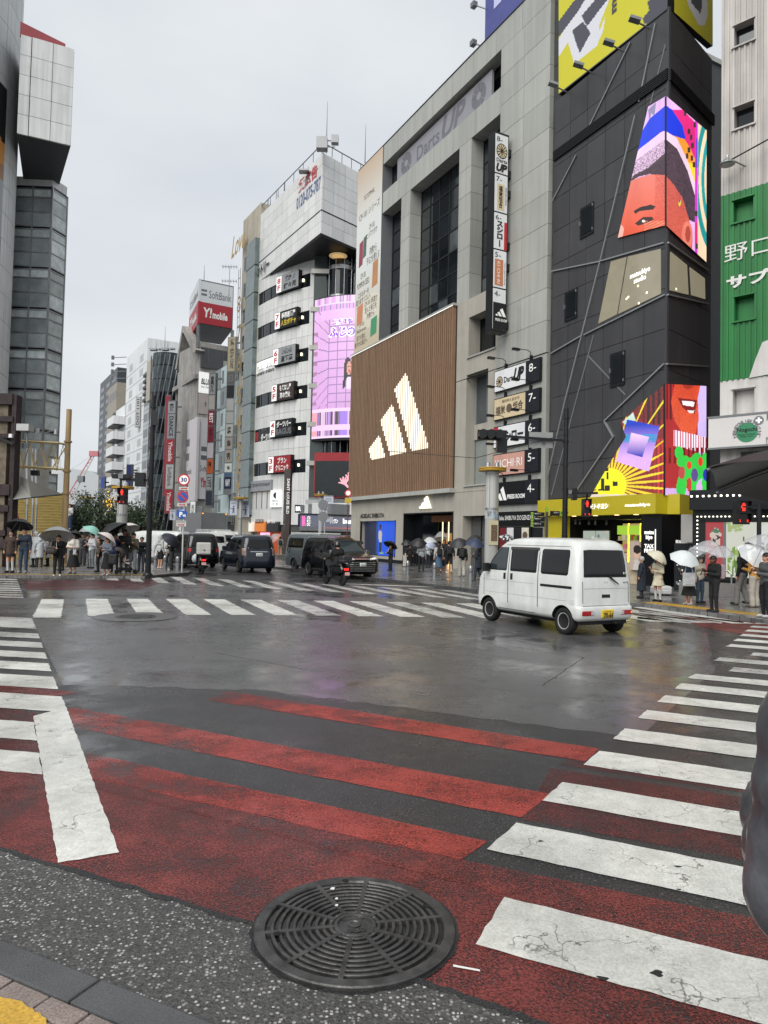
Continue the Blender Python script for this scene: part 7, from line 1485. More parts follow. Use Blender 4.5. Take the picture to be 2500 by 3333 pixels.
# crane far away
cr_ = empty('tower_crane', at(214, 1640, 190), 0, 'red and white lattice crane jib beyond the far hall', 'crane'); A0 = Vector((0, 0, 0)); B0 = at(306, 1478, 190)-at(214, 1640, 190); B0 = Vector((B0.x, 0, B0.z)); dj = B0.normalized(); nj = Vector((-dj.z, 0, dj.x))
CRR = M('crane_red', '#b46f76', .6); CRW = M('crane_white', '#b9b6b6', .6)
for s in (-.7, .7): bar('chord', cr_, CRR if s > 0 else CRW, A0+nj*s, B0+nj*s*.4, .22)
for k in range(14): f0, f1 = k/14, (k+1)/14; bar('lattice', cr_, CRR if k < 4 or k > 10 else CRW, A0.lerp(B0, f0)+nj*(.7 if k % 2 else -.7)*(1-f0*.6), A0.lerp(B0, f1)+nj*(-.7 if k % 2 else .7)*(1-f1*.6), .16)
ubox('tip', cr_, CRR, B0.x-1.2, B0.x+1.2, -.4, .4, B0.z-.6, B0.z+.8); bar('stay', cr_, CRW, B0, (B0.x*.25-4, 0, B0.z*.5), .08); ubox('cab', cr_, GREYM, B0.x*.55-.8, B0.x*.55+.8, -.6, .6, B0.z*.5-.8, B0.z*.5+.8); ubox('mast', cr_, CRR, -1, 1, -1, 1, .5-cr_.location.z, 0)
# ------------------------------------------------------------------ trees
LEAF = [M('leaf_dark', (.022, .042, .018), .5, var=.4, ns=2), M('leaf_mid', (.045, .075, .028), .5, var=.4, ns=2)]; BARK = M('bark', '#3a332c', .9, var=.3, ns=8)
def tree(px, pyb, pyt, wpx, label):
    p = G(px, pyb, .1); H_ = at(px, pyt, p.y).z-.1; rw = wpx/2311*p.y/2; e = empty('street_tree', p, random.uniform(0, 6), label, 'tree', 'dark street trees')
    t = MB(); t.smooth = True; t.tube([(0, 0, 0), (.05, .03, H_*.3), (-.04, .05, H_*.55), (.05, 0, H_*.9)], [.16, .13, .09, .03], 8)
    tips = []
    for k in range(16):
        a = random.uniform(0, 6.28); z0 = H_*random.uniform(.25, .7); r = rw*random.uniform(.5, .95); q = Vector((r*math.cos(a), r*math.sin(a), min(H_*.97, z0+H_*random.uniform(.1, .32)))); t.tube([(0, 0, z0), tuple(q*.5+Vector((0, 0, z0*.5+.1))), tuple(q)], [.055, .035, .012], 5); tips += [q, q*.6+Vector((0, 0, z0*.4))]
    t.build('trunk', BARK, e); b = MB()
    for q in tips+[Vector((0, 0, H_*.95)), Vector((0, 0, H_*.8))]:
        for _ in range(105):
            c = q+Vector((random.gauss(0, .34), random.gauss(0, .34), random.gauss(0, .28))); s = random.uniform(.05, .12); u = Vector((random.gauss(0, 1), random.gauss(0, 1), random.gauss(0, .6))).normalized(); v_ = u.orthogonal().normalized(); v_.rotate(Matrix.Rotation(random.uniform(0, 6.28), 3, u)); n = u.cross(v_)
            b.mi = random.choice((0, 0, 1)); b.add([c-v_*s, c+n*s*.45, c+v_*s, c-n*s*.45], [(0, 1, 2, 3)])
    b.build('crown', LEAF, e, fix=False); return e
tree(325, 1812, 1606, 150, 'dark bushy street tree left of the white lamp column'); tree(252, 1808, 1640, 100, 'low dark tree beside the ochre pole'); tree(452, 1806, 1636, 120, 'dark street tree right of the white lamp column'); tree(408, 1800, 1648, 100, 'small dark tree between the lamp column and the black pole')
ytr = empty('lit_sign_cluster', at(352, 1640, 85), 0, 'cluster of warm yellow lights glowing behind the tree', 'lights')
for k in range(40): x, z = random.gauss(0, .45), random.gauss(0, .6); ubox('light', ytr, E_('amber_light', '#f0b52c', .9), x, x+.14, 0, .1, z, z+.14)
# ================================================================== vehicles (local x forward, y to the vehicle's left, z up)
GLS = M('car_glass', '#070a0c', .02, .0, var=.3, ns=1, spec=.55, ov=0); GLSC = M('car_glass_clear', '#2b3336', .04, .1, var=.2, ns=1.5, spec=.8, ov=0)
TYRE = M('tyre_rubber', '#101011', .75, var=.2, ns=20); RIMS = M('steel_rim', '#a2a3a4', .4, .25, var=.15, ns=15); ALLOY = M('alloy_rim', '#b2b3b4', .25, .8, var=.1); CHROME = M('chrome', '#c9cacb', .12, .95, var=.05); UNDER = M('underbody', '#0b0b0c', .8)
TAILR = M('tail_lens', '#7c0f16', .15, var=.2, ns=8, emit=('#6a0810', .25)); AMB = E_('indicator_amber', '#ff9a2c', 1.3); HEADL = M('head_lens', '#b9bfc4', .08, .2, emit=('#fff6e0', .25)); BEAM = E_('headlight', '#fff8ec', 2.5)
SEAM = M('panel_gap', '#101112', .7, var=0); PLW = M('plate_white_car', '#c4c8c4', .4); PLY = M('plate_yellow_car', '#c9a92c', .4, var=.12, ns=8); TRIMB = M('black_trim', '#121314', .5)
def rings(levels, paint, nc=5, ne=5):
    vs = []; fs = []; n = 4*(nc+ne)
    for (z, xr, xf, hw, r) in levels:
        ring = []; cs = [(xf-r, hw-r, 0), (xr+r, hw-r, 90), (xr+r, -hw+r, 180), (xf-r, -hw+r, 270)]
        arcs = [[(cx+r*math.cos(R(a+90*i/(nc-1))), cy+r*math.sin(R(a+90*i/(nc-1)))) for i in range(nc)] for cx, cy, a in cs]
        for q in range(4):
            ring += arcs[q]; a, b = arcs[q][-1], arcs[(q+1) % 4][0]
            ring += [(a[0]+(b[0]-a[0])*(i+1)/(ne+1), a[1]+(b[1]-a[1])*(i+1)/(ne+1)) for i in range(ne)]
        vs += [(x, y, z) for x, y in ring]
    for i in range(len(levels)-1):
        for j in range(n): fs.append((i*n+j, i*n+(j+1) % n, (i+1)*n+(j+1) % n, (i+1)*n+j))
    fs.append(tuple(range(n))[::-1]); fs.append(tuple((len(levels)-1)*n+j for j in range(n)))
    m = MB(); m.smooth = True; m.add(vs, fs); return m.mesh('body', [paint, UNDER])
def arch_cut(me, wheels, hw, wr):
    ts = bpy.data.scenes.new('tmp'); o = bpy.data.objects.new('b', me); ts.collection.objects.link(o); cuts = []
    for x in wheels:
        for s in (-1, 1):
            c = MB(); c.mi = 1; y0, y1 = (hw-.26)*s, (hw+.2)*s; c.tube([(x, y0, wr), (x, y1, wr)], wr*1.19, 24); cm = c.mesh('c', [UNDER, UNDER]); bm_ = bmesh.new(); bm_.from_mesh(cm); bmesh.ops.recalc_face_normals(bm_, faces=bm_.faces); bm_.to_mesh(cm); bm_.free()
            co = bpy.data.objects.new('c', cm); ts.collection.objects.link(co); cuts.append(co); md = o.modifiers.new('b', 'BOOLEAN'); md.object = co; md.operation = 'DIFFERENCE'; md.solver = 'EXACT'
    
    with bpy.context.temp_override(scene=ts, view_layer=ts.view_layers[0]):
        dg = bpy.context.evaluated_depsgraph_get(); r = bpy.data.meshes.new_from_object(o.evaluated_get(dg))
    bpy.data.scenes.remove(ts)
    for c in cuts: bpy.data.objects.remove(c)
    bpy.data.objects.remove(o); return r
def wheel(par, x, y, wr, wd, rim, alloy=False):
    e = sub('wheel', par, (x, y, wr)); s = 1 if y > 0 else -1; e.rotation_euler = (R(-90*s), 0, 0)
    b = MB(); b.smooth = True; b.lathe([(wr*.62, -wd*.5), (wr*.92, -wd*.5), (wr, -wd*.35), (wr, wd*.35), (wr*.92, wd*.5), (wr*.66, wd*.5), (wr*.62, wd*.4)], 28); b.build('tyre', TYRE, e)
    b = MB(); b.smooth = True; b.lathe([(wr*.64, wd*.28), (wr*.64, wd*.44), (wr*.56, wd*.42), (wr*.5, wd*.2), (wr*.32, wd*.26), (wr*.22, wd*.36), (.001, wd*.36)], 24); b.build('rim', rim, e)
    for k in range(10 if not alloy else 5):
        t = 2*math.pi*k/(10 if not alloy else 5); q = wr*.44; MB().lathe([(wr*(.05 if not alloy else .12), wd*.245), (wr*(.05 if not alloy else .12), wd*.275), (.001, wd*.275)], 8, (q*math.cos(t), q*math.sin(t))).build('rim_hole', UNDER, e)
    return e
def vehicle(name, label, cat, loc, head, lv, wh, wr, paint, panels, group=None, rim=RIMS, alloy=False, roof=None):
    hw = max(l[3] for l in lv); e = empty(name, (loc[0], loc[1], 0), math.atan2(head[1], head[0]), label, cat, group)
    me = arch_cut(rings(lv, paint), wh, hw, wr); me.set_sharp_from_angle(angle=R(38)); link(bpy.data.objects.new('body', me), e)
    bvh = BVHTree.FromPolygons([v.co for v in me.vertices], [tuple(p.vertices) for p in me.polygons])
    def P(face, a, b, off):
        o, d = {'L': (Vector((a, 4, b)), Vector((0, -1, 0))), 'R': (Vector((a, -4, b)), Vector((0, 1, 0))), 'F': (Vector((6, a, b)), Vector((-1, 0, 0))), 'B': (Vector((-6, a, b)), Vector((1, 0, 0))), 'T': (Vector((a, b, 5)), Vector((0, 0, -1)))}[face]
        h = bvh.ray_cast(o, d)
        if h[0] is None:
            q = o+d*(4-hw if face in 'LR' else 6-lv[3][2]); n = -d
        else: q, n = h[0], h[1]
        return q+n*off
    def panel(nm, face, quad, mat, off=.006, nx=14, ny=9):
        vs = []
        for j in range(ny+1):
            for i in range(nx+1):
                fx, fy = i/nx, j/ny; k = min(fx, 1-fx, fy, 1-fy)
                a = (quad[0][0]*(1-fx)+quad[1][0]*fx)*(1-fy)+(quad[3][0]*(1-fx)+quad[2][0]*fx)*fy; b = (quad[0][1]*(1-fx)+quad[1][1]*fx)*(1-fy)+(quad[3][1]*(1-fx)+quad[2][1]*fx)*fy
                vs.append(P(face, a, b, off if k > 0 else -.004))
        n = nx+1; corner = {(0, 0), (nx-1, 0), (0, ny-1), (nx-1, ny-1)}
        fs = []
        for j in range(ny):
            for i in range(nx):
                q = [j*n+i, j*n+i+1, (j+1)*n+i+1, (j+1)*n+i]
                if (i, j) in corner and nx > 2 and ny > 2: q.remove({(0, 0): j*n+i, (nx-1, 0): j*n+i+1, (nx-1, ny-1): (j+1)*n+i+1, (0, ny-1): (j+1)*n+i}[(i, j)])
                fs.append(tuple(q))
        m = MB(); m.smooth = True; m.add(vs, fs); return m.build(nm, mat, e)
    for p in panels:
        nm, face, quad, mat = p[:4]; off = p[4] if len(p) > 4 else .006
        if face == 'LR': panel(nm, 'L', quad, mat, off); panel(nm, 'R', quad, mat, off)
        elif face == 'BB': panel(nm, 'B', quad, mat, off); panel(nm, 'B', [(-a, b) for a, b in quad], mat, off)
        elif face == 'FF': panel(nm, 'F', quad, mat, off); panel(nm, 'F', [(-a, b) for a, b in quad], mat, off)
        else: panel(nm, face, quad, mat, off)
    for x in wh:
        for s in (-1, 1): wheel(e, x, s*(hw-.115), wr, .17, rim, alloy)
    x0, x1 = lv[0][1]+.15, lv[0][2]-.15; ubox('underbody', e, UNDER, x0, x1, -hw+.2, hw-.2, wr*.75, lv[0][0]+.05)
    def ptext(s, face, a0, a1, b0, b1, mat, off=.012, bold=.0):
        vs, fs = glyphs(s, bold); lo, hi = vs.min(0), vs.max(0); q = (vs-lo)/(hi-lo); m = -1 if face in 'BR' and False else 1
        co = [P(face, a0+(a1-a0)*a, b0+(b1-b0)*b, off) for a, b in q]; me2 = bpy.data.meshes.new('lettering'); me2.from_pydata(co, [], fs); me2.materials.append(mat); link(bpy.data.objects.new('lettering', me2), e)
    return e, P, ptext, panel
def rect(a0, a1, b0, b1): return [(a0, b0), (a1, b0), (a1, b1), (a0, b1)]
def mirror(e, x, y, z, mat=TRIMB):
    for s in (-1, 1):
        b = MB(); b.box(x-.06, x+.05, s*y, s*(y+.16), z-.02, z+.17); ring_bevel(b.build('wing_mirror', mat, e), .025); bar('mirror_arm', e, TRIMB, (x, s*(y-.06), z), (x, s*(y+.03), z), .03)
def wheelpos(head, near, side, wb, track, at_rear=True):
    """vehicle centre between the axles from the near rear (or front) wheel contact"""
    h = Vector(head).normalized(); left = Vector((-h.y, h.x)); c = Vector(near)-left*(track if side == 'L' else -track); return c+h*(wb/2 if at_rear else -wb/2)
# ---- white kei van, crossing
VW = M('van_white', '#c4c6c3', .2, var=.09, ns=3, streak=.07, coat=.5, ov=0)
hd = Vector((-.47, .883)).normalized(); c = wheelpos(hd, (3.60, 14.03), 'L', 2.42, .66)
lv = [(.27, -1.56, 1.50, .62, .1), (.31, -1.64, 1.60, .70, .12), (.36, -1.68, 1.66, .73, .13), (.53, -1.69, 1.68, .735, .13), (.565, -1.68, 1.67, .735, .13), (.58, -1.645, 1.665, .735, .12), (.95, -1.635, 1.62, .737, .13), (1.06, -1.63, 1.55, .735, .14), (1.15, -1.62, 1.44, .728, .15), (1.45, -1.595, 1.18, .70, .17), (1.70, -1.56, .93, .665, .19), (1.79, -1.52, .80, .635, .21), (1.85, -1.44, .66, .585, .25), (1.885, -1.30, .46, .50, .28), (1.90, -1.0, .2, .36, .25)]
pn = [('rear_window', 'B', [(-.63, 1.12), (.63, 1.12), (.57, 1.70), (-.57, 1.70)], GLS), ('windscreen', 'F', [(-.60, 1.20), (.60, 1.20), (.53, 1.68), (-.53, 1.68)], GLSC),
      ('door_window', 'LR', [(1.36, 1.14), (.54, 1.14), (.54, 1.70), (.90, 1.70)], GLSC), ('door_window', 'LR', [(.46, 1.14), (-.44, 1.14), (-.44, 1.70), (.46, 1.70)], GLS), ('quarter_window', 'LR', [(-.53, 1.13), (-1.38, 1.13), (-1.40, 1.69), (-.53, 1.69)], GLS),
      ('rain_visor', 'LR', [(.50, 1.62), (-.48, 1.62), (-.48, 1.69), (.50, 1.69)], M('smoke_visor', '#3a3836', .3), .02), ('slide_rail', 'LR', [(-.52, .90), (-1.52, .90), (-1.52, .96), (-.52, .96)], TRIMB, .004),
      ('door_handle', 'LR', [(.66, .97), (.58, .97), (.58, 1.12), (.66, 1.12)], TRIMB, .008), ('door_handle', 'LR', [(.42, .97), (.34, .97), (.34, 1.12), (.42, 1.12)], TRIMB, .008),
      ('door_seam', 'LR', rect(.492, .510, .34, 1.70), SEAM, .003), ('door_seam', 'LR', rect(-.488, -.470, .34, 1.70), SEAM, .003), ('door_seam', 'LR', rect(1.36, 1.372, .55, 1.10), SEAM, .003), ('door_seam', 'LR', rect(-.48, 1.36, .335, .345), SEAM, .003), ('side_crease', 'LR', rect(-1.5, 1.5, .665, .672), M('crease_grey', '#8e908e', .4), .002), ('side_crease', 'LR', rect(-.45, 1.55, .935, .942), M('crease_grey', '#8e908e', .4), .002),
      ('fuel_flap', 'L', rect(-1.56, -1.40, .60, .73), M('flap_white', '#bfc1be', .3), .003), ('roof_gutter', 'LR', rect(-1.5, .75, 1.722, 1.735), M('crease_grey', '#8e908e', .4), .008),
      ('tailgate_seam', 'B', rect(-.70, .70, .585, .593), SEAM, .003), ('tailgate_seam', 'B', rect(-.612, -.598, .6, 1.10), SEAM, .002), ('tailgate_seam', 'B', rect(.598, .612, .6, 1.10), SEAM, .002), ('tailgate_crease', 'B', rect(-.66, .66, .915, .925), M('crease_grey', '#8e908e', .4), .002), ('tailgate_handle', 'B', rect(-.12, .12, .735, .81), TRIMB, .004),
      ('tail_lamp', 'BB', rect(.36, .66, .40, .50), TAILR, .012), ('reverse_lamp', 'BB', rect(.36, .44, .405, .495), M('clear_lens', '#a9a3a3', .1), .016), ('number_plate', 'B', rect(-.165, .165, .34, .52), PLY, .02), ('head_lamp', 'FF', rect(.40, .66, .68, .86), HEADL), ('grille', 'F', rect(-.35, .35, .72, .82), TRIMB), ('front_plate', 'F', rect(-.17, .17, .40, .56), PLY, .02)]
pn = [(n_[:-6]+'rubber', f_, [(sum(q[0] for q in qd)/4+(a-sum(q[0] for q in qd)/4)*1.05, sum(q[1] for q in qd)/4+(b-sum(q[1] for q in qd)/4)*1.07) for a, b in qd], TRIMB, .003) for n_, f_, qd, *r_ in pn if n_ in ('rear_window', 'door_window')]+pn
kv, P, pt, pnl = vehicle('kei_van', 'white boxy kei van with yellow number plate crossing the junction', 'van', c, hd, lv, (-1.21, 1.21), .265, VW, pn)
# text on the tail: seen from behind, the viewer's left is +y
pt('70-66', 'B', .12, -.13, .36, .46, BLACK, .03, .02); pt('渋谷 480', 'B', .07, -.07, .475, .505, BLACK, .03); pt('ACTY', 'B', -.46, -.60, 1.02, 1.05, DARK, .008, .02)
for q in (rect(-.045, -.03, .99, 1.10), rect(.03, .045, .99, 1.10), rect(-.04, .04, 1.035, 1.052)): pnl('tail_badge', 'B', q, CHROME, .008, 2, 2)
pnl('indicator', 'B', rect(-.66, -.60, .41, .49), AMB, .02, 2, 2)
p0_, p1_ = P('B', -.18, 1.15, .03), P('B', -.33, 1.02, .03); MB().tube([P('B', -.08, 1.16, .02), P('B', -.2, 1.06, .04), P('B', -.3, 1.0, .05)], [.02, .016, .01], 6).build('wiper', TRIMB, kv)
for y in (-.50, -.57): pnl('window_sticker', 'B', rect(y-.03, y+.03, 1.18, 1.25), M('sticker_pale', '#a9b3a0', .4), .01, 4, 4)
mirror(kv, 1.18, .74, 1.14); MB().tube([(-1.5, -.2, .25), (-1.72, -.2, .25)], .025, 8).build('exhaust', UNDER, kv); ubox('rear_underside', kv, UNDER, -1.6, -1.2, -.6, .6, .22, .32)
for (x, y) in ((.3, .1), (.3, -.25)): ubox('seat', kv, M('van_seat', '#2a2a2c', .8), x, x+.2, y-.2, y+.2, .6, 1.35)
# ---- minivan shape
def mini_levels(L, W, H, hood=1.02):
    f, r, w_ = L/2, -L/2, W/2
    return [(.22, r+.12, f-.22, w_-.10, .15), (.27, r+.04, f-.10, w_-.04, .22), (.36, r, f-.02, w_, .26), (.62, r, f, w_, .28), (.80, r+.03, f-.05, w_, .3), (hood-.06, r+.05, f-.16, w_-.005, .32), (hood, r+.06, f-.55, w_-.015, .3), (hood+.03, r+.065, f-.80, w_-.02, .28), (hood+.33, r+.14, f-1.22, w_-.075, .26), (H-.22, r+.22, f-1.62, w_-.135, .26), (H-.10, r+.29, f-1.88, w_-.175, .26), (H-.035, r+.42, f-2.15, w_-.25, .26), (H, r+.75, f-2.5, w_-.4, .25)]
def mini_panels(L, W, H, hood=1.02):
    f, r, w_ = L/2, -L/2, W/2; b, t = hood+.07, H-.19
    return [('windscreen', 'F', [(-w_+.20, hood+.06), (w_-.20, hood+.06), (w_-.26, t), (-w_+.26, t)], GLSC), ('rear_window', 'B', [(-w_+.17, b+.05), (w_-.17, b+.05), (w_-.24, t), (-w_+.24, t)], GLS),
            ('door_window', 'LR', [(f-1.05, b), (f-1.95, b), (f-1.95, t), (f-1.60, t)], GLS), ('door_window', 'LR', [(f-2.02, b), (r+1.42, b), (r+1.42, t), (f-2.02, t)], GLS), ('quarter_window', 'LR', [(r+1.34, b), (r+.42, b+.02), (r+.48, t-.02), (r+1.34, t)], GLS),
            ('door_seam', 'LR', rect(f-1.99, f-1.978, .34, t), SEAM, .003), ('door_seam', 'LR', rect(r+1.37, r+1.382, .34, t), SEAM, .003), ('door_handle', 'LR', rect(f-1.92, f-1.76, .93, .96), CHROME, .012), ('door_handle', 'LR', rect(f-2.22, f-2.06, .93, .96), CHROME, .012), ('sill_line', 'LR', rect(r+1.1, f-1.1, .33, .35), CHROME, .006)]
def tail_set(W, z0, z1, mat=TAILR): w_ = W/2; return [('tail_lamp', 'BB', rect(w_-.22, w_-.04, z0, z1), mat, .01), ('number_plate', 'B', rect(-.165, .165, .80, .96), PLW, .02), ('garnish', 'B', rect(-.45, .45, 1.0, 1.04), CHROME, .015), ('bumper_line', 'B', rect(-W/2+.1, W/2-.1, .52, .53), SEAM, .004)]
def face_set(W, chromebars=True):
    w_ = W/2; o = [('head_lamp', 'FF', [(w_-.50, .84), (w_-.08, .88), (w_-.12, .97), (w_-.45, .92)], HEADL, .01), ('grille', 'F', rect(-w_+.2, w_-.2, .32, .78), TRIMB, .006), ('front_plate', 'F', rect(-.165, .165, .56, .72), PLW, .03), ('top_bar', 'F', rect(-w_+.3, w_-.3, .86, .90), CHROME, .012)]
    if chromebars: o += [('grille_bar', 'F', rect(-w_+.22, w_-.22, z, z+.025), CHROME, .02) for z in (.36, .45, .54, .63, .72)]
    return o
NAVY = M('navy_car_paint', '#141b28', .14, .3, var=.05, coat=.6, ov=0); BLK = M('black_car_paint', '#0b0c0e', .12, .3, var=.05, coat=.6, ov=0); GRYC = M('grey_car_paint', '#626a6d', .2, .4, var=.05, coat=.5, ov=0)
hdA = Vector((-.45, .89)).normalized(); cA = wheelpos(hdA, (-6.95, 34.4), 'L', 2.83, .75)
mv, P, pt, pnl = vehicle('minivan', 'dark navy minivan driving away beside the orange shop', 'car', cA, hdA, mini_levels(4.6, 1.70, 1.83), (-1.42, 1.42), .31, NAVY, mini_panels(4.6, 1.70, 1.83)+tail_set(1.70, .82, 1.2, M('clear_tail_lens', '#7c6a60', .12, var=.3, ns=10)), rim=ALLOY, alloy=True)
pt('11-74', 'B', .12, -.12, .84, .91, BLACK, .03, .02); mirror(mv, 1.05, .82, 1.06, NAVY); MB().tube([P('B', .0, 1.14, .02), P('B', .3, 1.2, .04)], .012, 5).build('wiper', TRIMB, mv)
for y in (.55, -.6): pnl('window_sticker', 'B', rect(y-.03, y+.03, 1.17, 1.23), WHITE, .01, 2, 2)
hdB = Vector((.52, -.85)).normalized(); cB = wheelpos(hdB, (-3.45, 33.4), 'R', 2.83, .75)
mv2, P, pt, pnl = vehicle('minivan', 'glossy black minivan with chrome grille waiting at the junction', 'car', cB, hdB, mini_levels(4.7, 1.73, 1.85), (-1.42, 1.42), .315, BLK, mini_panels(4.7, 1.73, 1.85)+face_set(1.73), rim=ALLOY, alloy=True); pt('11-10', 'F', -.12, .12, .59, .67, BLACK, .04, .02); mirror(mv2, 1.1, .83, 1.07, CHROME)
# ---- one-box van shape
def box_levels(L, W, H):
    f, r, w_ = L/2, -L/2, W/2
    return [(.24, r+.1, f-.2, w_-.1, .12), (.32, r+.02, f-.06, w_-.02, .18), (.60, r, f, w_, .2), (.95, r+.02, f-.06, w_, .22), (1.08, r+.03, f-.22, w_-.005, .24), (1.16, r+.04, f-.36, w_-.02, .24), (1.6, r+.08, f-.78, w_-.07, .24), (H-.2, r+.12, f-1.06, w_-.11, .24), (H-.08, r+.18, f-1.3, w_-.16, .25), (H-.02, r+.32, f-1.6, w_-.26, .25), (H, r+.7, f-2.0, w_-.4, .25)]
def box_panels(L, W, H, rear=True):
    f, r, w_ = L/2, -L/2, W/2; b, t = 1.18, H-.24; o = [('windscreen', 'F', [(-w_+.14, 1.2), (w_-.14, 1.2), (w_-.22, t), (-w_+.22, t)], GLSC), ('rear_window', 'B', [(-w_+.14, b+.02), (w_-.14, b+.02), (w_-.2, t), (-w_+.2, t)], GLS), ('door_window', 'LR', [(f-.55, b), (f-1.45, b), (f-1.45, t), (f-.98, t)], GLS), ('door_seam', 'LR', rect(f-1.52, f-1.508, .34, t), SEAM, .003), ('door_seam', 'LR', rect(f-2.6, f-2.588, .34, t), SEAM, .003), ('head_lamp', 'FF', rect(w_-.42, w_-.08, .78, .98), HEADL, .01), ('grille', 'F', rect(-w_+.45, w_-.45, .72, .92), TRIMB, .01), ('front_plate', 'F', rect(-.165, .165, .42, .58), PLW, .02), ('tail_lamp', 'BB', rect(w_-.16, w_-.03, .75, 1.05), TAILR, .01), ('number_plate', 'B', rect(-.165, .165, .5, .66), PLW, .02)]
    if rear: o += [('side_window', 'LR', [(f-1.58, b), (f-2.55, b), (f-2.55, t), (f-1.58, t)], GLS), ('side_window', 'LR', [(f-2.66, b), (r+.32, b), (r+.36, t), (f-2.66, t)], GLS)]
    return o
hdC = Vector((.58, -.81)).normalized(); cC = wheelpos(hdC, (-4.6, 37.3), 'R', 2.57, .74)
gv, P, pt, pnl = vehicle('grey_van', 'grey one-box van with white roof behind the black minivan', 'van', cC, hdC, box_levels(4.7, 1.70, 1.98), (-1.28, 1.28), .31, GRYC, box_panels(4.7, 1.70, 1.98), rim=ALLOY, alloy=True)
MB().slab([(-2.1, -.58), (1.0, -.58), (1.0, .58), (-2.1, .58)], 1.93, 2.0).build('white_roof', VW, gv); mirror(gv, 1.6, .84, 1.2)
MB().tube([(-1.9, -.86, 1.2), (-1.95, -.87, 1.0), (-1.75, -.87, .95), (-1.65, -.87, 1.05), (-1.66, -.86, 1.2)], .02, 6).build('hose_loop', TRIMB, gv)
def other(px, py, hd_, kind, label, L=4.6, W=1.7, H=1.95, paint=VW, beams=False, cat='van', nm='parked_van'):
    p = G(px, py); hd_ = Vector(hd_).normalized()
    if kind == 'box': lv_, pn_ = box_levels(L, W, H), box_panels(L, W, H, paint is not VW or L < 4.65)
    else: lv_, pn_ = mini_levels(L, W, H), mini_panels(L, W, H)+tail_set(W, .85, 1.05)
    e, P_, pt_, pn2 = vehicle(nm, label, cat, (p.x, p.y), hd_, lv_, (-L*.29, L*.29), .31, paint, pn_)
    if beams:
        for s in (-1, 1): pn2('lit_lamp', 'F', rect(s*(W/2-.25)-.08, s*(W/2-.25)+.08, .82, .94), BEAM, .02, 4, 4)
    mirror(e, L/2-.75 if kind == 'box' else L/2-1.2, W/2, 1.15); return e
hs_ = Vector((-.52, .85))
e = other(622, 1843, hs_, 'mini', 'black minivan with red tail lamps parked behind the delivery scooter', 4.7, 1.78, 1.86, BLK, cat='car', nm='minivan')
other(505, 1828, (-.95, .3), 'box', 'white delivery van parked behind the black signal pole', 4.7, 1.7, 1.95)
other(668, 1822, hs_, 'box', 'white van with dark rear window ahead of the black minivan', 4.5, 1.69, 1.95)
other(752, 1806, -hs_, 'box', 'far white van with headlights coming down the street', 4.69, 1.7, 2.1, beams=True)
# light truck facing us, and a box lorry behind
def truck(px, py, hd_, L, W, cabH, boxH, label, boxm, nm):
    p = G(px, py); hd_ = Vector(hd_).normalized(); f = L/2
    lv_ = [(.3, f-1.7, f-.12, W/2-.08, .1), (.4, f-1.72, f-.02, W/2, .14), (.9, f-1.72, f, W/2, .14), (1.2, f-1.72, f-.04, W/2, .15), (cabH-.35, f-1.68, f-.35, W/2-.06, .18), (cabH-.08, f-1.6, f-.5, W/2-.1, .2), (cabH, f-1.4, f-.8, W/2-.25, .2)]
    e, P_, pt_, pn2 = vehicle(nm, label, 'truck', (p.x, p.y), hd_, lv_, (f-.75, -f+.8), .36, VW, [('windscreen', 'F', [(-W/2+.12, 1.2), (W/2-.12, 1.2), (W/2-.18, cabH-.3), (-W/2+.18, cabH-.3)], GLSC), ('door_window', 'LR', [(f-.25, 1.25), (f-1.2, 1.25), (f-1.2, cabH-.32), (f-.5, cabH-.32)], GLS), ('head_lamp', 'FF', rect(W/2-.4, W/2-.1, .62, .8), HEADL, .01), ('grille', 'F', rect(-W/2+.3, W/2-.3, .75, 1.05), TRIMB, .01), ('front_plate', 'F', rect(-.2, .2, .42, .58), PLW, .02)])
    ubox('cargo_box', e, boxm, -f, f-1.8, -W/2-.04, W/2+.04, .75, boxH); ubox('chassis', e, UNDER, -f+.1, f-1.5, -.45, .45, .4, .74)
    for s in (-1, 1): ubox('marker_lamp', e, AMB, -f-.02, -f, s*(W/2-.1)-.06, s*(W/2-.1)+.06, boxH-.12, boxH-.05); ubox('box_edge', e, STEEL, -f-.03, -f+.03, s*(W/2+.02)-.04, s*(W/2+.02)+.05, .72, boxH+.02)
    for k in range(8): ubox('box_rib', e, STEEL, -f+.2+k*(L-2)/8, -f+.25+k*(L-2)/8, -W/2-.06, -W/2-.041, .8, boxH-.05)
    mirror(e, f-.2, W/2, 1.4); return e
truck(703, 1812, -hs_, 5.0, 1.8, 2.1, 2.2, 'white light truck facing the junction behind the white van', M('cargo_white', '#b4b6b5', .4, streak=.1), 'light_truck')
truck(650, 1801, hs_, 8.0, 2.3, 2.5, 3.7, 'grey box lorry behind the parking signs', M('cargo_grey', '#6e7071', .4, .3, var=.1), 'box_lorry')
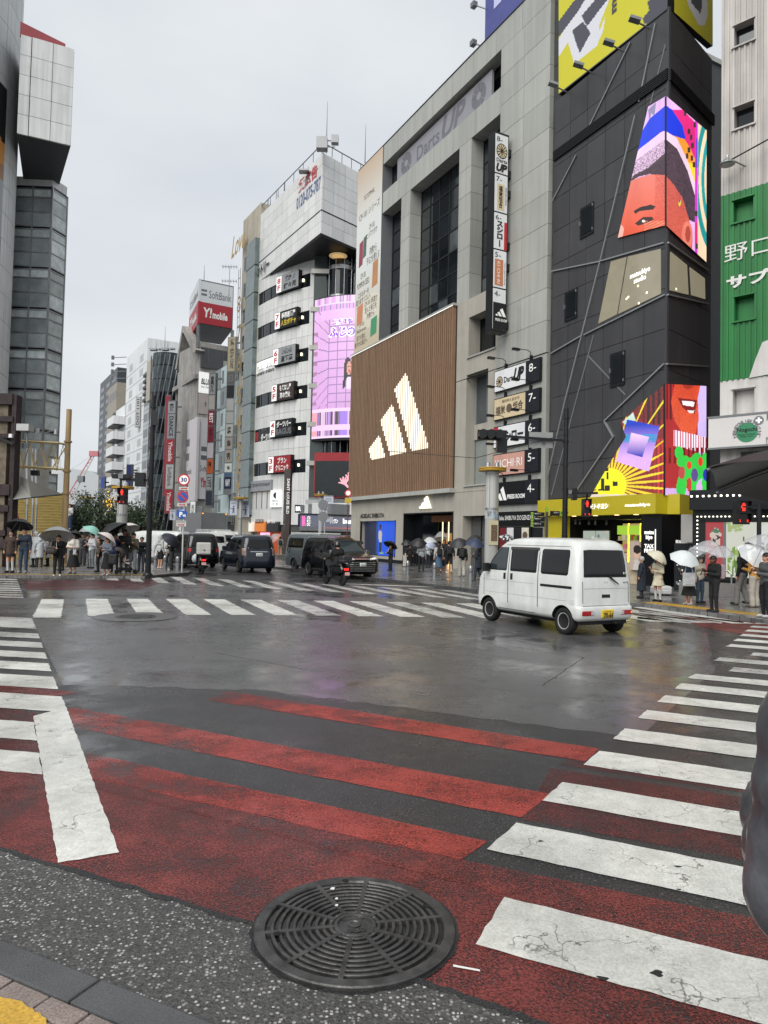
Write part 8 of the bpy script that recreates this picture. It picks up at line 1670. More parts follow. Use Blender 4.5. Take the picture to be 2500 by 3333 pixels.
# ---- scooters
def scooter(name, label, p, hd_, paint, box=None):
    e = empty(name, (p[0], p[1], 0), math.atan2(hd_[1], hd_[0]), label, 'scooter')
    for x in (-.62, .62):
        w_ = sub('wheel', e, (x, 0, .25)); w_.rotation_euler = (R(90), 0, 0); b = MB(); b.smooth = True; b.lathe([(.16, -.045), (.23, -.05), (.25, -.02), (.25, .02), (.23, .05), (.16, .045)], 24); b.build('tyre', TYRE, w_); MB().lathe([(.17, -.03), (.17, .03), (.05, .05), (.001, .05)], 16).build('rim', RIMS, w_)
    def hull(nm, pts, w0, w1, m):  # side outline with bevelled thickness
        b = MB(); n = len(pts); cx = sum(q[0] for q in pts)/n; cz = sum(q[1] for q in pts)/n
        vs = [(a, s*w_, c) if k else (cx+(a-cx)*.86, s*w_, cz+(c-cz)*.86) for s, w_, k in ((1, w1, 0), (1, w0, 1), (-1, w0, 1), (-1, w1, 0)) for a, c in pts]
        fs = [tuple(range(n)), tuple(range(4*n-1, 3*n-1, -1))]+[(r_*n+i, r_*n+(i+1) % n, (r_+1)*n+(i+1) % n, (r_+1)*n+i) for r_ in range(3) for i in range(n)]
        b.smooth = True; b.add(vs, fs); o = b.build(nm, m, e); o.data.set_sharp_from_angle(angle=R(40)); return o
    hull('tail_body', [(-.85, .62), (-.78, .74), (-.1, .72), (.05, .45), (-.1, .34), (-.55, .40), (-.8, .5)], .10, .17, paint); hull('seat', [(-.72, .74), (-.66, .83), (-.2, .80), (-.02, .77), (-.02, .71), (-.4, .73)], .10, .15, TRIMB)
    hull('floor_board', [(-.1, .30), (.42, .30), (.46, .36), (-.1, .38)], .15, .17, TRIMB); hull('front_shield', [(.36, .32), (.50, .36), (.62, .62), (.55, .98), (.47, .98), (.45, .6)], .14, .20, paint); hull('front_mudguard', [(.42, .42), (.6, .53), (.84, .42), (.82, .36), (.62, .46), (.46, .36)], .05, .07, paint); hull('rear_mudguard', [(-.92, .30), (-.95, .46), (-.7, .55), (-.6, .5), (-.8, .45)], .04, .06, TRIMB)
    MB().tube([(.62, .0, .25), (.5, 0, .95), (.46, 0, 1.05)], .03, 8).build('fork', DARK, e); MB().tube([(.40, .33, 1.05), (.47, .12, 1.06), (.47, -.12, 1.06), (.40, -.33, 1.05)], .018, 8).build('handlebar', DARK, e); MB().tube([(-.2, -.16, .3), (-.75, -.18, .33)], [.03, .055], 8).build('exhaust', DARK, e); hull('engine', [(-.65, .2), (-.25, .2), (-.1, .34), (-.3, .42), (-.65, .34)], .10, .13, UNDER)
    for s in (-1, 1): bar('mirror_stem', e, DARK, (.44, s*.28, 1.05), (.42, s*.34, 1.22), .012); MB().lathe([(.06, 0), (.06, .02), (.001, .02)], 10).build('mirror', DARK, e, (.42, s*.36, 1.25)).rotation_euler = (0, R(90), 0)
    ubox('tail_lamp', e, E_('scooter_tail', '#e02018', .9), -.90, -.86, -.09, .09, .58, .66); ubox('number_plate', e, M('scooter_plate', '#c9a0a0', .4), -.96, -.95, -.1, .1, .40, .52); ubox('head_lamp', e, HEADL, .58, .62, -.08, .08, .78, .90)
    if box:
        m, x0, x1, w_, z0, z1 = box; q = sub('top_box', e); o = MB().box(x0, x1, -w_, w_, z0, z1).build('box_shell', m, q); ring_bevel(o, .05, 3); ubox('box_lid_seam', q, M('seam_grey', '#77756e', .6), x0-.004, x1+.004, -w_-.004, w_+.004, z0+.36*(z1-z0), z0+.38*(z1-z0)); o = MB().box(x0-.012, x0, -w_*.7, w_*.7, z0+.06, z0+.3*(z1-z0)).build('box_pocket', m, q); ubox('box_latch', q, DARK, x0-.02, x0, -.03, .03, z0+.3*(z1-z0), z0+.42*(z1-z0))
    return e
ps = G(1088, 1903); hS = Vector((-.55, .83)).normalized(); SCO = scooter('motor_scooter', 'black motor scooter ridden away in front of the black minivan', ps, hS, BLK, (M('smoke_box', '#2b2b2e', .25), -.98, -.62, .2, .86, 1.12))
pk = G(655, 1864); o = scooter('delivery_scooter', 'parked delivery scooter with big white top box beside the sign post', pk, Vector((-.35, .94)).normalized(), BLK, (M('white_fabric_box', '#b9b8b2', .6, var=.08, ns=3, bump=.1), -1.0, -.38, .3, .88, 1.42)); o.rotation_euler = (R(0), R(0), o.rotation_euler[2])
bgp = G(632, 1858); bg_ = MB(); bg_.smooth = True; bg_.lathe([(.02, .40), (.14, .42), (.19, .55), (.16, .72), (.06, .82), (.001, .84)], 10); tag(bg_.build('carrier_bag', M('white_plastic_bag', '#b3b6b8', .4, bump=.6, bs=14), None, (bgp.x+.05, bgp.y, 0)), 'white plastic bag hanging on the parked delivery scooter', 'bag')
# ================================================================== people
def cloth(c, r=.85): return M('cloth_'+c[1:]+('s' if r < .5 else ''), c, r, var=.18, ns=9, bump=.25, bs=35, ov=0)
SK = {'a': M('skin_light', '#b98b72', .55, var=.05, ov=0), 'b': M('skin_brown', '#6b4634', .55, var=.05, ov=0)}; HAIRB = M('hair_black', '#15110f', .45, var=.2, ns=30, ov=0); FEAT = M('face_dark', '#2a1a16', .6, var=0, ov=0)
def nets(f, org, h):
    ins = f < 0; c = [ins[i:ins.shape[0]-1+i, j:ins.shape[1]-1+j, k:ins.shape[2]-1+k] for i in (0, 1) for j in (0, 1) for k in (0, 1)]
    s = sum(x.astype(int) for x in c); act = (s > 0) & (s < 8); idx = -np.ones(act.shape, int); cells = np.argwhere(act); idx[act] = np.arange(len(cells))
    acc = np.zeros((len(cells), 3)); cnt = np.zeros(len(cells)); I, J, Kk = cells.T
    off = [(i, j, k) for i in (0, 1) for j in (0, 1) for k in (0, 1)]
    for a in range(8):
        for b in range(a+1, 8):
            if sum(abs(off[a][t]-off[b][t]) for t in range(3)) != 1: continue
            va = f[I+off[a][0], J+off[a][1], Kk+off[a][2]]; vb = f[I+off[b][0], J+off[b][1], Kk+off[b][2]]; m = (va < 0) != (vb < 0); t = np.where(m, va/(va-vb+1e-12), 0)
            pa = cells+np.array(off[a]); pb = cells+np.array(off[b]); acc[m] += (pa+(pb-pa)*t[:, None])[m]; cnt[m] += 1
    V = org+h*(acc/cnt[:, None]); F = []
    for ax in range(3):
        u, v = [(1, 2), (2, 0), (0, 1)][ax]; sl0 = [slice(None)]*3; sl1 = [slice(None)]*3; sl0[ax] = slice(0, -1); sl1[ax] = slice(1, None); A_, B_ = ins[tuple(sl0)], ins[tuple(sl1)]
        for P_, fl in ((A_ & ~B_, 0), (~A_ & B_, 1)):
            e = np.argwhere(P_); e = e[(e[:, u] > 0) & (e[:, v] > 0) & (e[:, u] < idx.shape[u]) & (e[:, v] < idx.shape[v])]
            q = []
            for du, dv in ((1, 1), (0, 1), (0, 0), (1, 0)): w_ = e.copy(); w_[:, u] -= du; w_[:, v] -= dv; q.append(idx[w_[:, 0], w_[:, 1], w_[:, 2]])
            q = np.stack(q if not fl else q[::-1], 1); F.append(q)
    return V, np.concatenate(F)
def field(prims, lo, hi, h, k=.03):
    n = [int((hi[i]-lo[i])/h)+2 for i in range(3)]; ax = [lo[i]+h*np.arange(n[i]) for i in range(3)]; X, Y, Z = np.meshgrid(*ax, indexing='ij')
    F = np.full(X.shape, 9.0)
    for p in prims:
        d = pdist(p, X, Y, Z); m = np.clip(.5+.5*(F-d)/k, 0, 1); F = F*(1-m)+d*m-k*m*(1-m)
    return F
def pdist(p, X, Y, Z):
    (a, b, ra, rb) = p[:4]; a, b = np.array(a, float), np.array(b, float); ba = b-a; L2 = ba@ba+1e-9
    t = np.clip(((X-a[0])*ba[0]+(Y-a[1])*ba[1]+(Z-a[2])*ba[2])/L2, 0, 1); d = np.sqrt((X-a[0]-t*ba[0])**2+(Y-a[1]-t*ba[1])**2+(Z-a[2]-t*ba[2])**2)-(ra+(rb-ra)*t)
    if len(p) > 5 and p[5] is not None: d = np.maximum(d, p[5]-Z)   # hem: cut flat below
    return d
ARM = {'d': ((.235, -.02, 1.13), (.25, .05, .88)), 'p': ((.22, .02, 1.12), (.07, .29, 1.17)), 'u': ((.23, .03, 1.12), (.15, .25, 1.26)), 'c': ((.25, .05, 1.13), (-.06, .20, 1.13)), 'w': ((.23, .13, 1.15), (.22, .32, 1.0)), 'v': ((.24, -.15, 1.15), (.25, -.20, .91)), 'h': ((.36, .08, 1.48), (.19, .14, 1.66)), 'g': ((.26, .16, 1.16), (.27, .44, 1.10))}
N_P = [0]
def person(px, py, hy, face, label, top, bot, shoe='#1b1b1d', arms='dd', legs='s', skirt=None, coat=None, shorts=False, hair='s', skin='a', wide=0, group=None, pos=None, hgt=None, hood=None, hairm=None, lean=0, sit=False, res=.023, puff=0, socks=None, tilt=0):
    p = Vector(pos) if pos else G(px, py, .1); s = (hgt or (at(px, hy, p.y).z-p.z))/1.71
    e = empty('person', p, R(face), label, 'person', group); B, T_, S_, K_ = [], 1, 2, 3
    sw = {'s': (0, 0, 0, 0), 'w': (.20, -.22, .0, .10), 'x': (.12, -.12, 0, .04)}[legs]
    fl = (.0, -.0)
    for sd, st_, lift in ((-1, sw[0], sw[2]), (1, sw[1], sw[3])):
        hip = (sd*.09, lean*.0, .92); kn = (sd*.10, st_*.55+.03+(.0 if st_ >= 0 else .06), .49); an = (sd*.105, st_, .09+lift)
        if sit: hip = (sd*.10, 0, .80); kn = (sd*.17, .40, .68); an = (sd*.2, .28, .34)
        lr = 1+wide*.35
        if shorts or skirt:
            B += [(hip, kn, .088, .056, 0), (kn, an, .056, .040, 0 if not socks else 5)]
            if shorts: mid = tuple(hip[i]*.15+kn[i]*.85 for i in range(3)); B.append((hip, mid, .10, .092, S_))
        else: B += [(hip, kn, .098*(1+wide*.1), .068*lr, S_), (kn, an, .066*lr, .050*(1+wide*.8), S_)]
        B.append(((an[0], an[1]-.03, an[2]-.045), (an[0]+sd*.015, an[1]+.155, an[2]-.05), .048, .038, K_))
    ln = lambda z: lean*max(0, z-.9)
    z0 = .80-.12 if sit else 0; pz = .93+ (-.12 if sit else 0); dz = pz-.93
    tt = .012+puff
    B += [((-.075, 0, pz), (.075, 0, pz), .115, .115, S_ if not coat else T_), ((-.05, ln(1.08), 1.07+dz), (.05, ln(1.08), 1.07+dz), .108+tt, .108+tt, T_), ((-.095, ln(1.3), 1.29+dz), (.095, ln(1.3), 1.29+dz), .108+tt, .108+tt, T_), ((-.16, ln(1.4), 1.395+dz), (.16, ln(1.4), 1.395+dz), .062+tt, .062+tt, T_), ((0, ln(1.42), 1.40+dz), (0, ln(1.5)+.01, 1.50+dz), .052, .050, 0)]
    if coat: B += [((0, 0, 1.15+dz), (0, 0, coat), .15, .15+.05*(1.15-coat), T_, coat)]
    elif not skirt: B += [((-.05, 0, 1.0+dz), (.05, 0, .93+dz), .125, .13, T_, .87+dz)]
    if skirt: B += [((0, 0, 1.0), (0, 0, skirt-.02), .125, .14+.20*(.95-skirt)*(1+wide*.4), S_, skirt)]
    hc = Vector((0, ln(1.6)+.015+tilt*.05, 1.595+dz-tilt*.02))
    B += [(hc+Vector((0, -.012, .012)), hc+Vector((0, .012, -.035)), .098, .078, 0), (hc+Vector((0, .08, -.01)), hc+Vector((0, .108, -.025)), .016, .016, 0), (hc+Vector((-.088, 0, -.01)), hc+Vector((-.092, -.01, -.02)), .022, .02, 0), (hc+Vector((.088, 0, -.01)), hc+Vector((.092, -.01, -.02)), .022, .02, 0)]
    hands = []
    for sd, a in ((-1, arms[0]), (1, arms[1])):
        el, wr = ARM[a]; sh = Vector((sd*.185, ln(1.38), 1.385+dz)); el = Vector((sd*el[0], el[1]+ln(1.1), el[2]+dz)); wr = Vector((sd*wr[0], wr[1]+ln(1.1), wr[2]+dz)); d = (wr-el).normalized(); bare = top == 't'
        B += [(sh, el, .060+tt, .047+tt*.9, T_), (el, wr, .047+tt*.9, .035+tt*.6, T_), (wr, wr+d*.075, .030, .034, 0)]
        if puff: B += [(sh.lerp(el, t), sh.lerp(el, t), .118-.02*t, .118-.02*t, T_) for t in (0, .36, .72, 1.0)]+[(el.lerp(wr, t), el.lerp(wr, t), .096-.02*t, .096-.02*t, T_) for t in (.4, .8)]
        hands.append((wr+d*.07, d, sd))
    lo = [min(min(q[0][i]-q[2], q[1][i]-q[3]) for q in B)-.05 for i in range(3)]; hi = [max(max(q[0][i]+q[2], q[1][i]+q[3]) for q in B)+.05 for i in range(3)]
    V, F = nets(field(B, lo, hi, res, .011 if puff else .03), np.array(lo), res); D = np.stack([pdist(q, V[:, 0], V[:, 1], V[:, 2]) for q in B]); lab = np.array([q[4] for q in B])[D.argmin(0)]
    fl_ = np.array([np.bincount(lab[f], minlength=6).argmax() for f in F]); V = [tuple(v) for v in V]; F = [tuple(f) for f in F]; fl_ = list(fl_)
    for hp, d, sd in hands:   # five fingers, curled
        sidev = d.cross(Vector((0, 0, 1))); sidev = sidev.normalized() if sidev.length > .1 else Vector((1, 0, 0)); pn_ = d.cross(sidev).normalized()
        for i, (o_, l_) in enumerate(((-.026, .062), (-.009, .072), (.009, .068), (.026, .052), (-.036, .048))):
            b0 = hp+sidev*o_+(d*-.035 if i == 4 else d*.005); m_ = b0+d*l_*.55+pn_*.012*(1 if i < 4 else 2); t_ = b0+d*l_*.8+pn_*.04; q = MB().tube([b0, m_, t_], [.0095, .009, .0075], 5); k0 = len(V); V += q.v; F += [tuple(k0+i_ for i_ in f) for f in q.f]; fl_ += [0]*len(q.f)
    me = bpy.data.meshes.new('body'); me.from_pydata(V, [], F)
    for m_ in (SK[skin], cloth(top), cloth(bot), cloth(shoe), HAIRB, cloth(socks or '#b9b9b6')): me.materials.append(m_)
    me.polygons.foreach_set('material_index', fl_); me.polygons.foreach_set('use_smooth', [True]*len(F)); o = link(bpy.data.objects.new('body', me), e); o.scale = (s, s, s)
    # hair (or hood) and face
    hm = hairm or HAIRB; H_ = []
    if hood: H_ = [(hc+Vector((0, -.03, .03)), hc+Vector((0, -.03, -.06)), .125, .12, 0), (hc+Vector((0, -.05, -.1)), (0, ln(1.4)-.05, 1.42+dz), .10, .11, 0)]; hm = cloth(hood)
    elif hair != 'n':
        H_ = [(hc+Vector((0, -.022, .03)), hc+Vector((0, -.02, .0)), .105, .098, 0)]
        if hair == 'l': H_ += [(hc+Vector((0, -.05, 0)), (0, ln(1.3)-.085, 1.28+dz), .09, .075, 0), (hc+Vector((-.075, -.01, -.02)), (-.10, ln(1.3)+.03, 1.33+dz), .035, .03, 0), (hc+Vector((.075, -.01, -.02)), (.10, ln(1.3)+.03, 1.33+dz), .035, .03, 0)]
        if hair == 'm': H_ += [(hc+Vector((0, -.05, 0)), (0, ln(1.45)-.06, 1.46+dz), .09, .08, 0)]
        if hair == 'k': H_ = [(hc+Vector((0, 0, .02)), hc+Vector((0, 0, .05)), .128, .115, 0)]
    if H_:
        lo = [min(min(q[0][i], q[1][i]) for q in H_)-.16 for i in range(3)]; hi = [max(max(q[0][i], q[1][i]) for q in H_)+.16 for i in range(3)]; ff = field(H_, lo, hi, .02)
        ax = [lo[i]+.02*np.arange(ff.shape[i]) for i in range(3)]; X, Y, Z = np.meshgrid(*ax, indexing='ij'); cut = pdist((hc+Vector((0, .10, -.045)), hc+Vector((0, .16, -.16)), .088, .10, 0), X, Y, Z)
        if hair != 'k': ff = np.maximum(ff, -cut)
        V, F = nets(ff, np.array(lo), .02); mh_ = bpy.data.meshes.new('hair'); mh_.from_pydata([tuple(v) for v in V], [], [tuple(f) for f in F]); mh_.materials.append(hm); mh_.polygons.foreach_set('use_smooth', [True]*len(F)); o = link(bpy.data.objects.new('hood' if hood else 'helmet' if hair == 'k' else 'hair', mh_), e); o.scale = (s, s, s)
    fb = MB(); y = hc.y+.085
    for sx in (-.034, .034): fb.box(sx-.014, sx+.014, y-.01, y+.006, hc.z+.0, hc.z+.012); fb.box(sx-.018, sx+.018, y-.01, y+.004, hc.z+.026, hc.z+.033)
    fb.box(-.022, .022, y-.012, y+.004, hc.z-.062, hc.z-.052); o = fb.build('face_features', FEAT, e); o.scale = (s, s, s)
    e['_s'] = s; return e, [e.matrix_basis @ (Vector(q[0])*s+Vector((0, 0, 0))) for q in hands], s
def fixm(e): return Matrix.LocRotScale(e.location, e.rotation_euler, None)
def W_hand(e, hands): return hands
VIN = M('clear_vinyl', '#c9cdd0', .15, var=.1, ov=0, alpha=.34); VIN2 = M('milky_vinyl', '#cfd2d4', .3, var=.1, ov=0, alpha=.62)
def umbrella(hand, cx, ytop, wpx, mat, label, Y=None, deep=.34, pat=None, R_=None, topp=None, frill=None):
    """canopy 8 gores, ribs, shaft, hooked handle; axis from the hand to the canopy top"""
    hand = Vector(hand); Y = Y or hand.y; tp = topp or at(cx, ytop, Y); r = R_ or wpx/2/2311*Y*1.02; ax = (tp-hand); base = hand-ax.normalized()*.12; L_ = (tp-base).length
    e = empty('umbrella', base, 0, label, 'umbrella', 'open umbrellas'); e.rotation_mode = 'QUATERNION'; e.rotation_quaternion = ax.to_track_quat('Z', 'Y')
    NR_, NG, SU = 6, 8, 4; vs = [(0, 0, L_)]; fs = []; dp = deep*2*r
    for i in range(1, NR_+1):
        f = i/NR_
        for j in range(NG*SU):
            a = 2*math.pi*j/(NG*SU); w_ = abs(math.sin(a*NG/2)); rr = r*f*(1-.07*w_*f); vs.append((rr*math.cos(a), rr*math.sin(a), L_-dp*(1-math.cos(f*1.35))/(1-math.cos(1.35))+ .03*r*w_*f))
    n = NG*SU; b = MB(); b.smooth = True; b.v = vs
    for j in range(n): fs.append((0, 1+j, 1+(j+1) % n))
    for i in range(NR_-1):
        for j in range(n): fs.append((1+i*n+j, 1+(i+1)*n+j, 1+(i+1)*n+(j+1) % n, 1+i*n+(j+1) % n))
    b.f = fs; b.m = [1 if pat and (k % 5 == 0 or (k//3) % 4 == 1) else 0 for k in range(len(fs))]; b.sm = [True]*len(fs); b.build('canopy', [mat, pat or mat], e, fix=False)
    if frill:
        q = MB()
        for ring in (3, 5, 6):
            for j in range(n):
                A0_, B0_ = Vector(vs[1+(ring-1)*n+j]), Vector(vs[1+(ring-1)*n+(j+1) % n]); k = (1.06 if j % 2 else 1.01); k2 = (1.06 if not j % 2 else 1.01); q.add([A0_, B0_, Vector((B0_.x*k2, B0_.y*k2, B0_.z-.05)), Vector((A0_.x*k, A0_.y*k, A0_.z-.05))], [(0, 1, 2, 3)])
        q.build('frill', frill, e, fix=False)
    MB().tube([(0, 0, .0), (0, 0, L_+.05)], [.007, .005], 6).build('shaft', STEEL, e); MB().tube([(0, 0, .13), (0, 0, 0), (.02, 0, -.035), (.055, 0, -.035), (.07, 0, -.005)], .011, 6).build('handle', TRIMB, e)
    for g in range(NG):
        k = g*SU; MB().tube([vs[0]]+[Vector(vs[1+i*n+k])-Vector((0, 0, .008)) for i in range(NR_)], .004, 4).build('rib', STEEL, e)
    return e
def bag(p, w_, d, h, col, label, face=0, strap=None, name='shoulder_bag', cat='bag', rough=.6):
    e = empty(name, p, R(face), label, cat); o = MB().box(-w_/2, w_/2, -d/2, d/2, 0, h).build('body', cloth(col, rough), e); ring_bevel(o, min(w_, d, h)*.3, 4)
    o = MB().box(-w_*.35, w_*.35, -d*.66, -d*.45, h*.12, h*.55).build('pocket', cloth(col, rough), e); ring_bevel(o, .02, 2)
    if strap: MB().tube([(-w_*.35, 0, h*.95), (-w_*.2, 0, h+strap*.8), (0, 0, h+strap), (w_*.2, 0, h+strap*.8), (w_*.35, 0, h*.95)], .014, 6).build('strap', cloth(col, rough), e)
    return e
def backpack(pe, s, col, label):
    """carried on the back of the person pe"""
    M_ = fixm(pe); p = M_ @ Vector((0, -.20*s, 1.0*s)); return bag(p, .30*s, .16*s, .44*s, col, label, math.degrees(pe.rotation_euler[2]), name='backpack', cat='backpack')
L_ = 'people waiting on the left pavement'; Rg = 'people waiting on the right pavement'; Ag = 'people walking past the slatted building'
def PU(px, py, hy, face, label, top, bot, um=None, ulabel=None, umat='#17181a', hand=1, pat=None, deep=.30, frill=None, **k):
    e, hs, s = person(px, py, hy, face, label, top, bot, **k); M_ = fixm(e)
    if um:
        h = hs[hand]; m_ = umat if not isinstance(umat, str) else M('canopy_'+umat[1:], umat, .5, var=.1, ov=0); umbrella(h, um[0], um[1], um[2], m_, ulabel, Y=e.location.y+(um[3] if len(um) > 3 else 0), deep=deep, pat=pat, frill=frill)
    return e, hs, s
BLU_, BLKc = '#232a38', '#141416'
PU(75, 1865, 1719, 185, 'man in dark denim jacket and jeans under a black umbrella at far left', '#27303c', '#2c3c50', (68, 1690, 84), 'black umbrella over the man in denim', arms='du', shoe='#8d8d8c', group=L_)
person(33, 1864, 1726, 175, 'woman in brown coat with white knee socks in front of the rusty column', '#3a2d26', '#1a191b', coat=.72, skirt=.66, hair='l', socks='#b5b5b2', shoe='#2a201c', group=L_)
RC = '#a9acae'
person(113, 1845, 1731, 160, 'person in clear white raincoat beside the man in denim', RC, '#1a1a1e', coat=.42, hood=RC, group=L_); person(128, 1846, 1739, 30, 'second person in clear raincoat turned towards the stairs', RC, '#232327', coat=.5, hood=RC, group=L_); person(155, 1843, 1748, 95, 'person in pale raincoat and black boots behind the silver umbrella', '#b5aeae', '#17171a', coat=.5, hair='m', arms='pd', group=L_)
e, hs, s = PU(186, 1876, 1742, 200, 'woman in black under a silver umbrella', BLKc, '#17181b', (187, 1717, 106), 'large silver grey umbrella held by the woman in black', umat=M('silver_canopy', '#8e9194', .35, .2, ov=0, alpha=.9), arms='dp', hair='m', shoe='#b9b9b8', group=L_, hand=1)
bag(at(169, 1803, e.location.y-.25), .36, .16, .30, '#2b2422', 'dark brown leather handbag on the arm of the woman in black', strap=.28, rough=.35)
person(199, 1857, 1746, 170, 'person in black jacket half hidden behind the woman in black', '#18181b', '#16171a', group=L_)
e, hs, s = PU(237, 1867, 1736, 168, 'woman with long hair in white knit top and long black skirt', '#bdb8ae', '#121214', (246, 1727, 40, -.1), 'small black umbrella behind the woman in the white knit top', hair='l', arms='cc', skirt=.28, shoe='#7d8a96', group=L_); bag(at(243, 1806, e.location.y-.28), .13, .05, .2, '#9a9ca0', 'small grey phone pouch hanging in front of the black skirt', strap=.4)
person(268, 1838, 1737, 190, 'person in black and white striped jacket and trousers', '#6d6d6f', '#5b5b5e', wide=1, group=L_); PU(298, 1850, 1737, 150, 'man in white tee shirt and grey trousers looking at a phone', '#b9babd', '#686c6e', (311, 1715, 68, -.1), 'mint green umbrella above the crowd', umat='#7fb0a4', arms='pu', group=L_)
person(282, 1840, 1742, 200, 'person in dark coat with folded arms in the middle of the crowd', '#26262a', '#3b3b3f', arms='cc', group=L_)
umbrella(at(280, 1770, 36), 280, 1715, 46, VIN2, 'pale clear umbrella left of the mint green umbrella', Y=36)
person(319, 1862, 1748, 120, 'person in brown jacket and black trousers facing right', '#4a3f31', '#151517', group=L_)
e, hs, s = PU(347, 1873, 1750, 165, 'woman in blue grey shirt and black skirt by the pushchair', '#69707c', '#131315', (359, 1738, 72), 'white umbrella with pink edge over the woman by the pushchair', umat='#c6bebb', hair='m', arms='pu', skirt=.3, shoe='#b3b2ae', group=L_); bag(at(367, 1838, e.location.y-.2), .34, .16, .42, '#141518', 'large black tote bag beside the pushchair', strap=.2)
person(372, 1862, 1738, 190, 'person in bright blue sweater behind the woman by the pushchair', '#2a468c', '#1a1b20', arms='pp', hair='m', group=L_)
PU(402, 1863, 1723, 185, 'tall bearded man in black jacket looking at his phone', '#131416', '#17181b', (352, 1709, 104, -.35), 'wide black umbrella tilted over the crowd', arms='pu', skin='b', group=L_)
PU(431, 1862, 1735, 170, 'man in olive jacket with a hand raised to his head', '#55503f', '#7c8288', (417, 1704, 68, -.1), 'white patterned umbrella above the man in the olive jacket', umat='#b8b3b0', arms='uh', hand=0, group=L_)
person(459, 1860, 1748, 180, 'person in dark clothes beside the black signal pole', '#1a1c20', '#454b55', group=L_)
sc_ = G(452, 1858, .1); e = empty('suitcase', sc_, R(20), 'white wheeled suitcase behind the black signal pole', 'suitcase'); o = MB().box(-.2, .2, -.12, .12, .06, .62).build('shell', M('white_shell', '#a9abaa', .35), e); ring_bevel(o, .05, 3); MB().tube([(-.1, .1, .6), (-.1, .1, .95), (.1, .1, .95), (.1, .1, .6)], .012, 6).build('handle', STEEL, e)
for x in (-.15, .15): MB().lathe([(.04, 0), (.04, .05), (.001, .05)], 10).build('castor', TYRE, e, (x, 0, .0))
person(162, 1692, 1608, 160, 'woman in white sweater and wide jeans standing on the stairs', '#b3b3b0', '#1f2f48', pos=st.matrix_basis @ Vector((1.6, 3.1, 1.80)), hgt=1.62, hair='l', wide=1.5, shoe='#a9a9a8', arms='pd')
# pushchair
pp = G(405, 1868, .1); pcx = empty('pushchair', pp, R(-70), 'black pushchair with hood and a baby at the front of the crowd', 'pushchair')
for (x, y) in ((-.25, -.3), (.25, -.3), (-.2, .42), (.2, .42)): MB().tube([(x-.02, y, .09), (x+.02, y, .09)], .09, 14).build('wheel', TYRE, pcx)
for x in (-.25, .25): MB().tube([(x, .42, .1), (x, .0, .45), (x, -.45, 1.0)], .015, 6).build('frame_tube', DARK, pcx); MB().tube([(x, -.3, .1), (x, -.05, .5), (x, .3, .55)], .013, 6).build('frame_tube', DARK, pcx)
MB().tube([(-.25, -.45, 1.0), (.25, -.45, 1.0)], .02, 8).build('push_bar', TRIMB, pcx); MB().add([(-.2, .3, .42), (.2, .3, .42), (.2, -.1, .40), (-.2, -.1, .40), (-.2, -.35, .85), (.2, -.35, .85), (-.2, .3, .37), (.2, .3, .37), (.2, -.14, .35), (-.2, -.14, .35), (-.2, -.4, .84), (.2, -.4, .84)], [(0, 1, 2, 3), (3, 2, 5, 4), (6, 9, 8, 7), (9, 10, 11, 8), (0, 6, 7, 1), (4, 5, 11, 10)]).build('seat', cloth('#2a2826'), pcx); ubox('basket', pcx, cloth('#1c1c1d'), -.2, .2, -.25, .3, .14, .26)
b = MB(); b.smooth = True; hv = []
for i in range(7):
    a = R(-20+i*24)
    for j in range(7): t = -1+j/3; hv.append((.24*t, -.30+.36*math.sin(a)*math.sqrt(max(0, 1-(t*.85)**2))*.9, .80+.30*math.cos(a)*math.sqrt(max(0, 1-(t*.85)**2))))
b.add(hv, [(i*7+j, i*7+j+1, (i+1)*7+j+1, (i+1)*7+j) for i in range(6) for j in range(6)]); o = b.build('hood', cloth('#3a342e'), pcx); md = o.modifiers.new('s', 'SOLIDIFY'); md.thickness = .02
person(0, 0, 0, -70, 'baby in pale clothes lying back in the pushchair', '#b9a79e', '#bdb3ae', pos=pp+Vector((.0, .0, .13)), hgt=.72, sit=True, arms='pp', shoe='#b9b3ae', res=.03)
# right of the pole and beyond
person(520, 1851, 1742, -40, 'man in light grey hoodie and black shorts seen from behind', '#a3a5a5', '#16171a', shorts=True, hood='#a3a5a5', arms='vd', shoe='#b5b5b3'); PU(558, 1856, 1751, 100, 'man in black with wide trousers under a navy umbrella by the minivan', '#17181a', '#2c2d2c', (568, 1745, 68, -.1), 'dark navy umbrella beside the black minivan', umat='#161a26', arms='pu', wide=1, shoe='#b5b5b3')
e, hs, s = PU(911, 1811, 1747, 10, 'walker in beige trousers with backpack on the far pavement', '#8d8c84', '#8b8069', (887, 1741, 42), 'clear umbrella of the walker on the far pavement', umat=VIN, deep=.4, arms='ud', legs='x', hand=0); backpack(e, s, '#1b1d22', 'dark backpack of the walker on the far pavement')
for i, (x, y0, w_, c) in enumerate(((868, 1740, 46, '#8f9296'), (845, 1752, 40, '#1b1c1e'), (828, 1742, 44, '#a4a7a8'), (853, 1762, 36, '#232528'))):
    PU(x+2, 1806, 1756, 180+20*i, ('first', 'second', 'third', 'fourth')[i]+' distant walker from the right on the far pavement', '#2a2b2f', '#1f2023', (x, y0, w_), ('pale', 'black', 'white', 'dark')[i]+' umbrella in the distant cluster by the orange shop', umat=c, arms='du', res=.03, group='distant walkers')
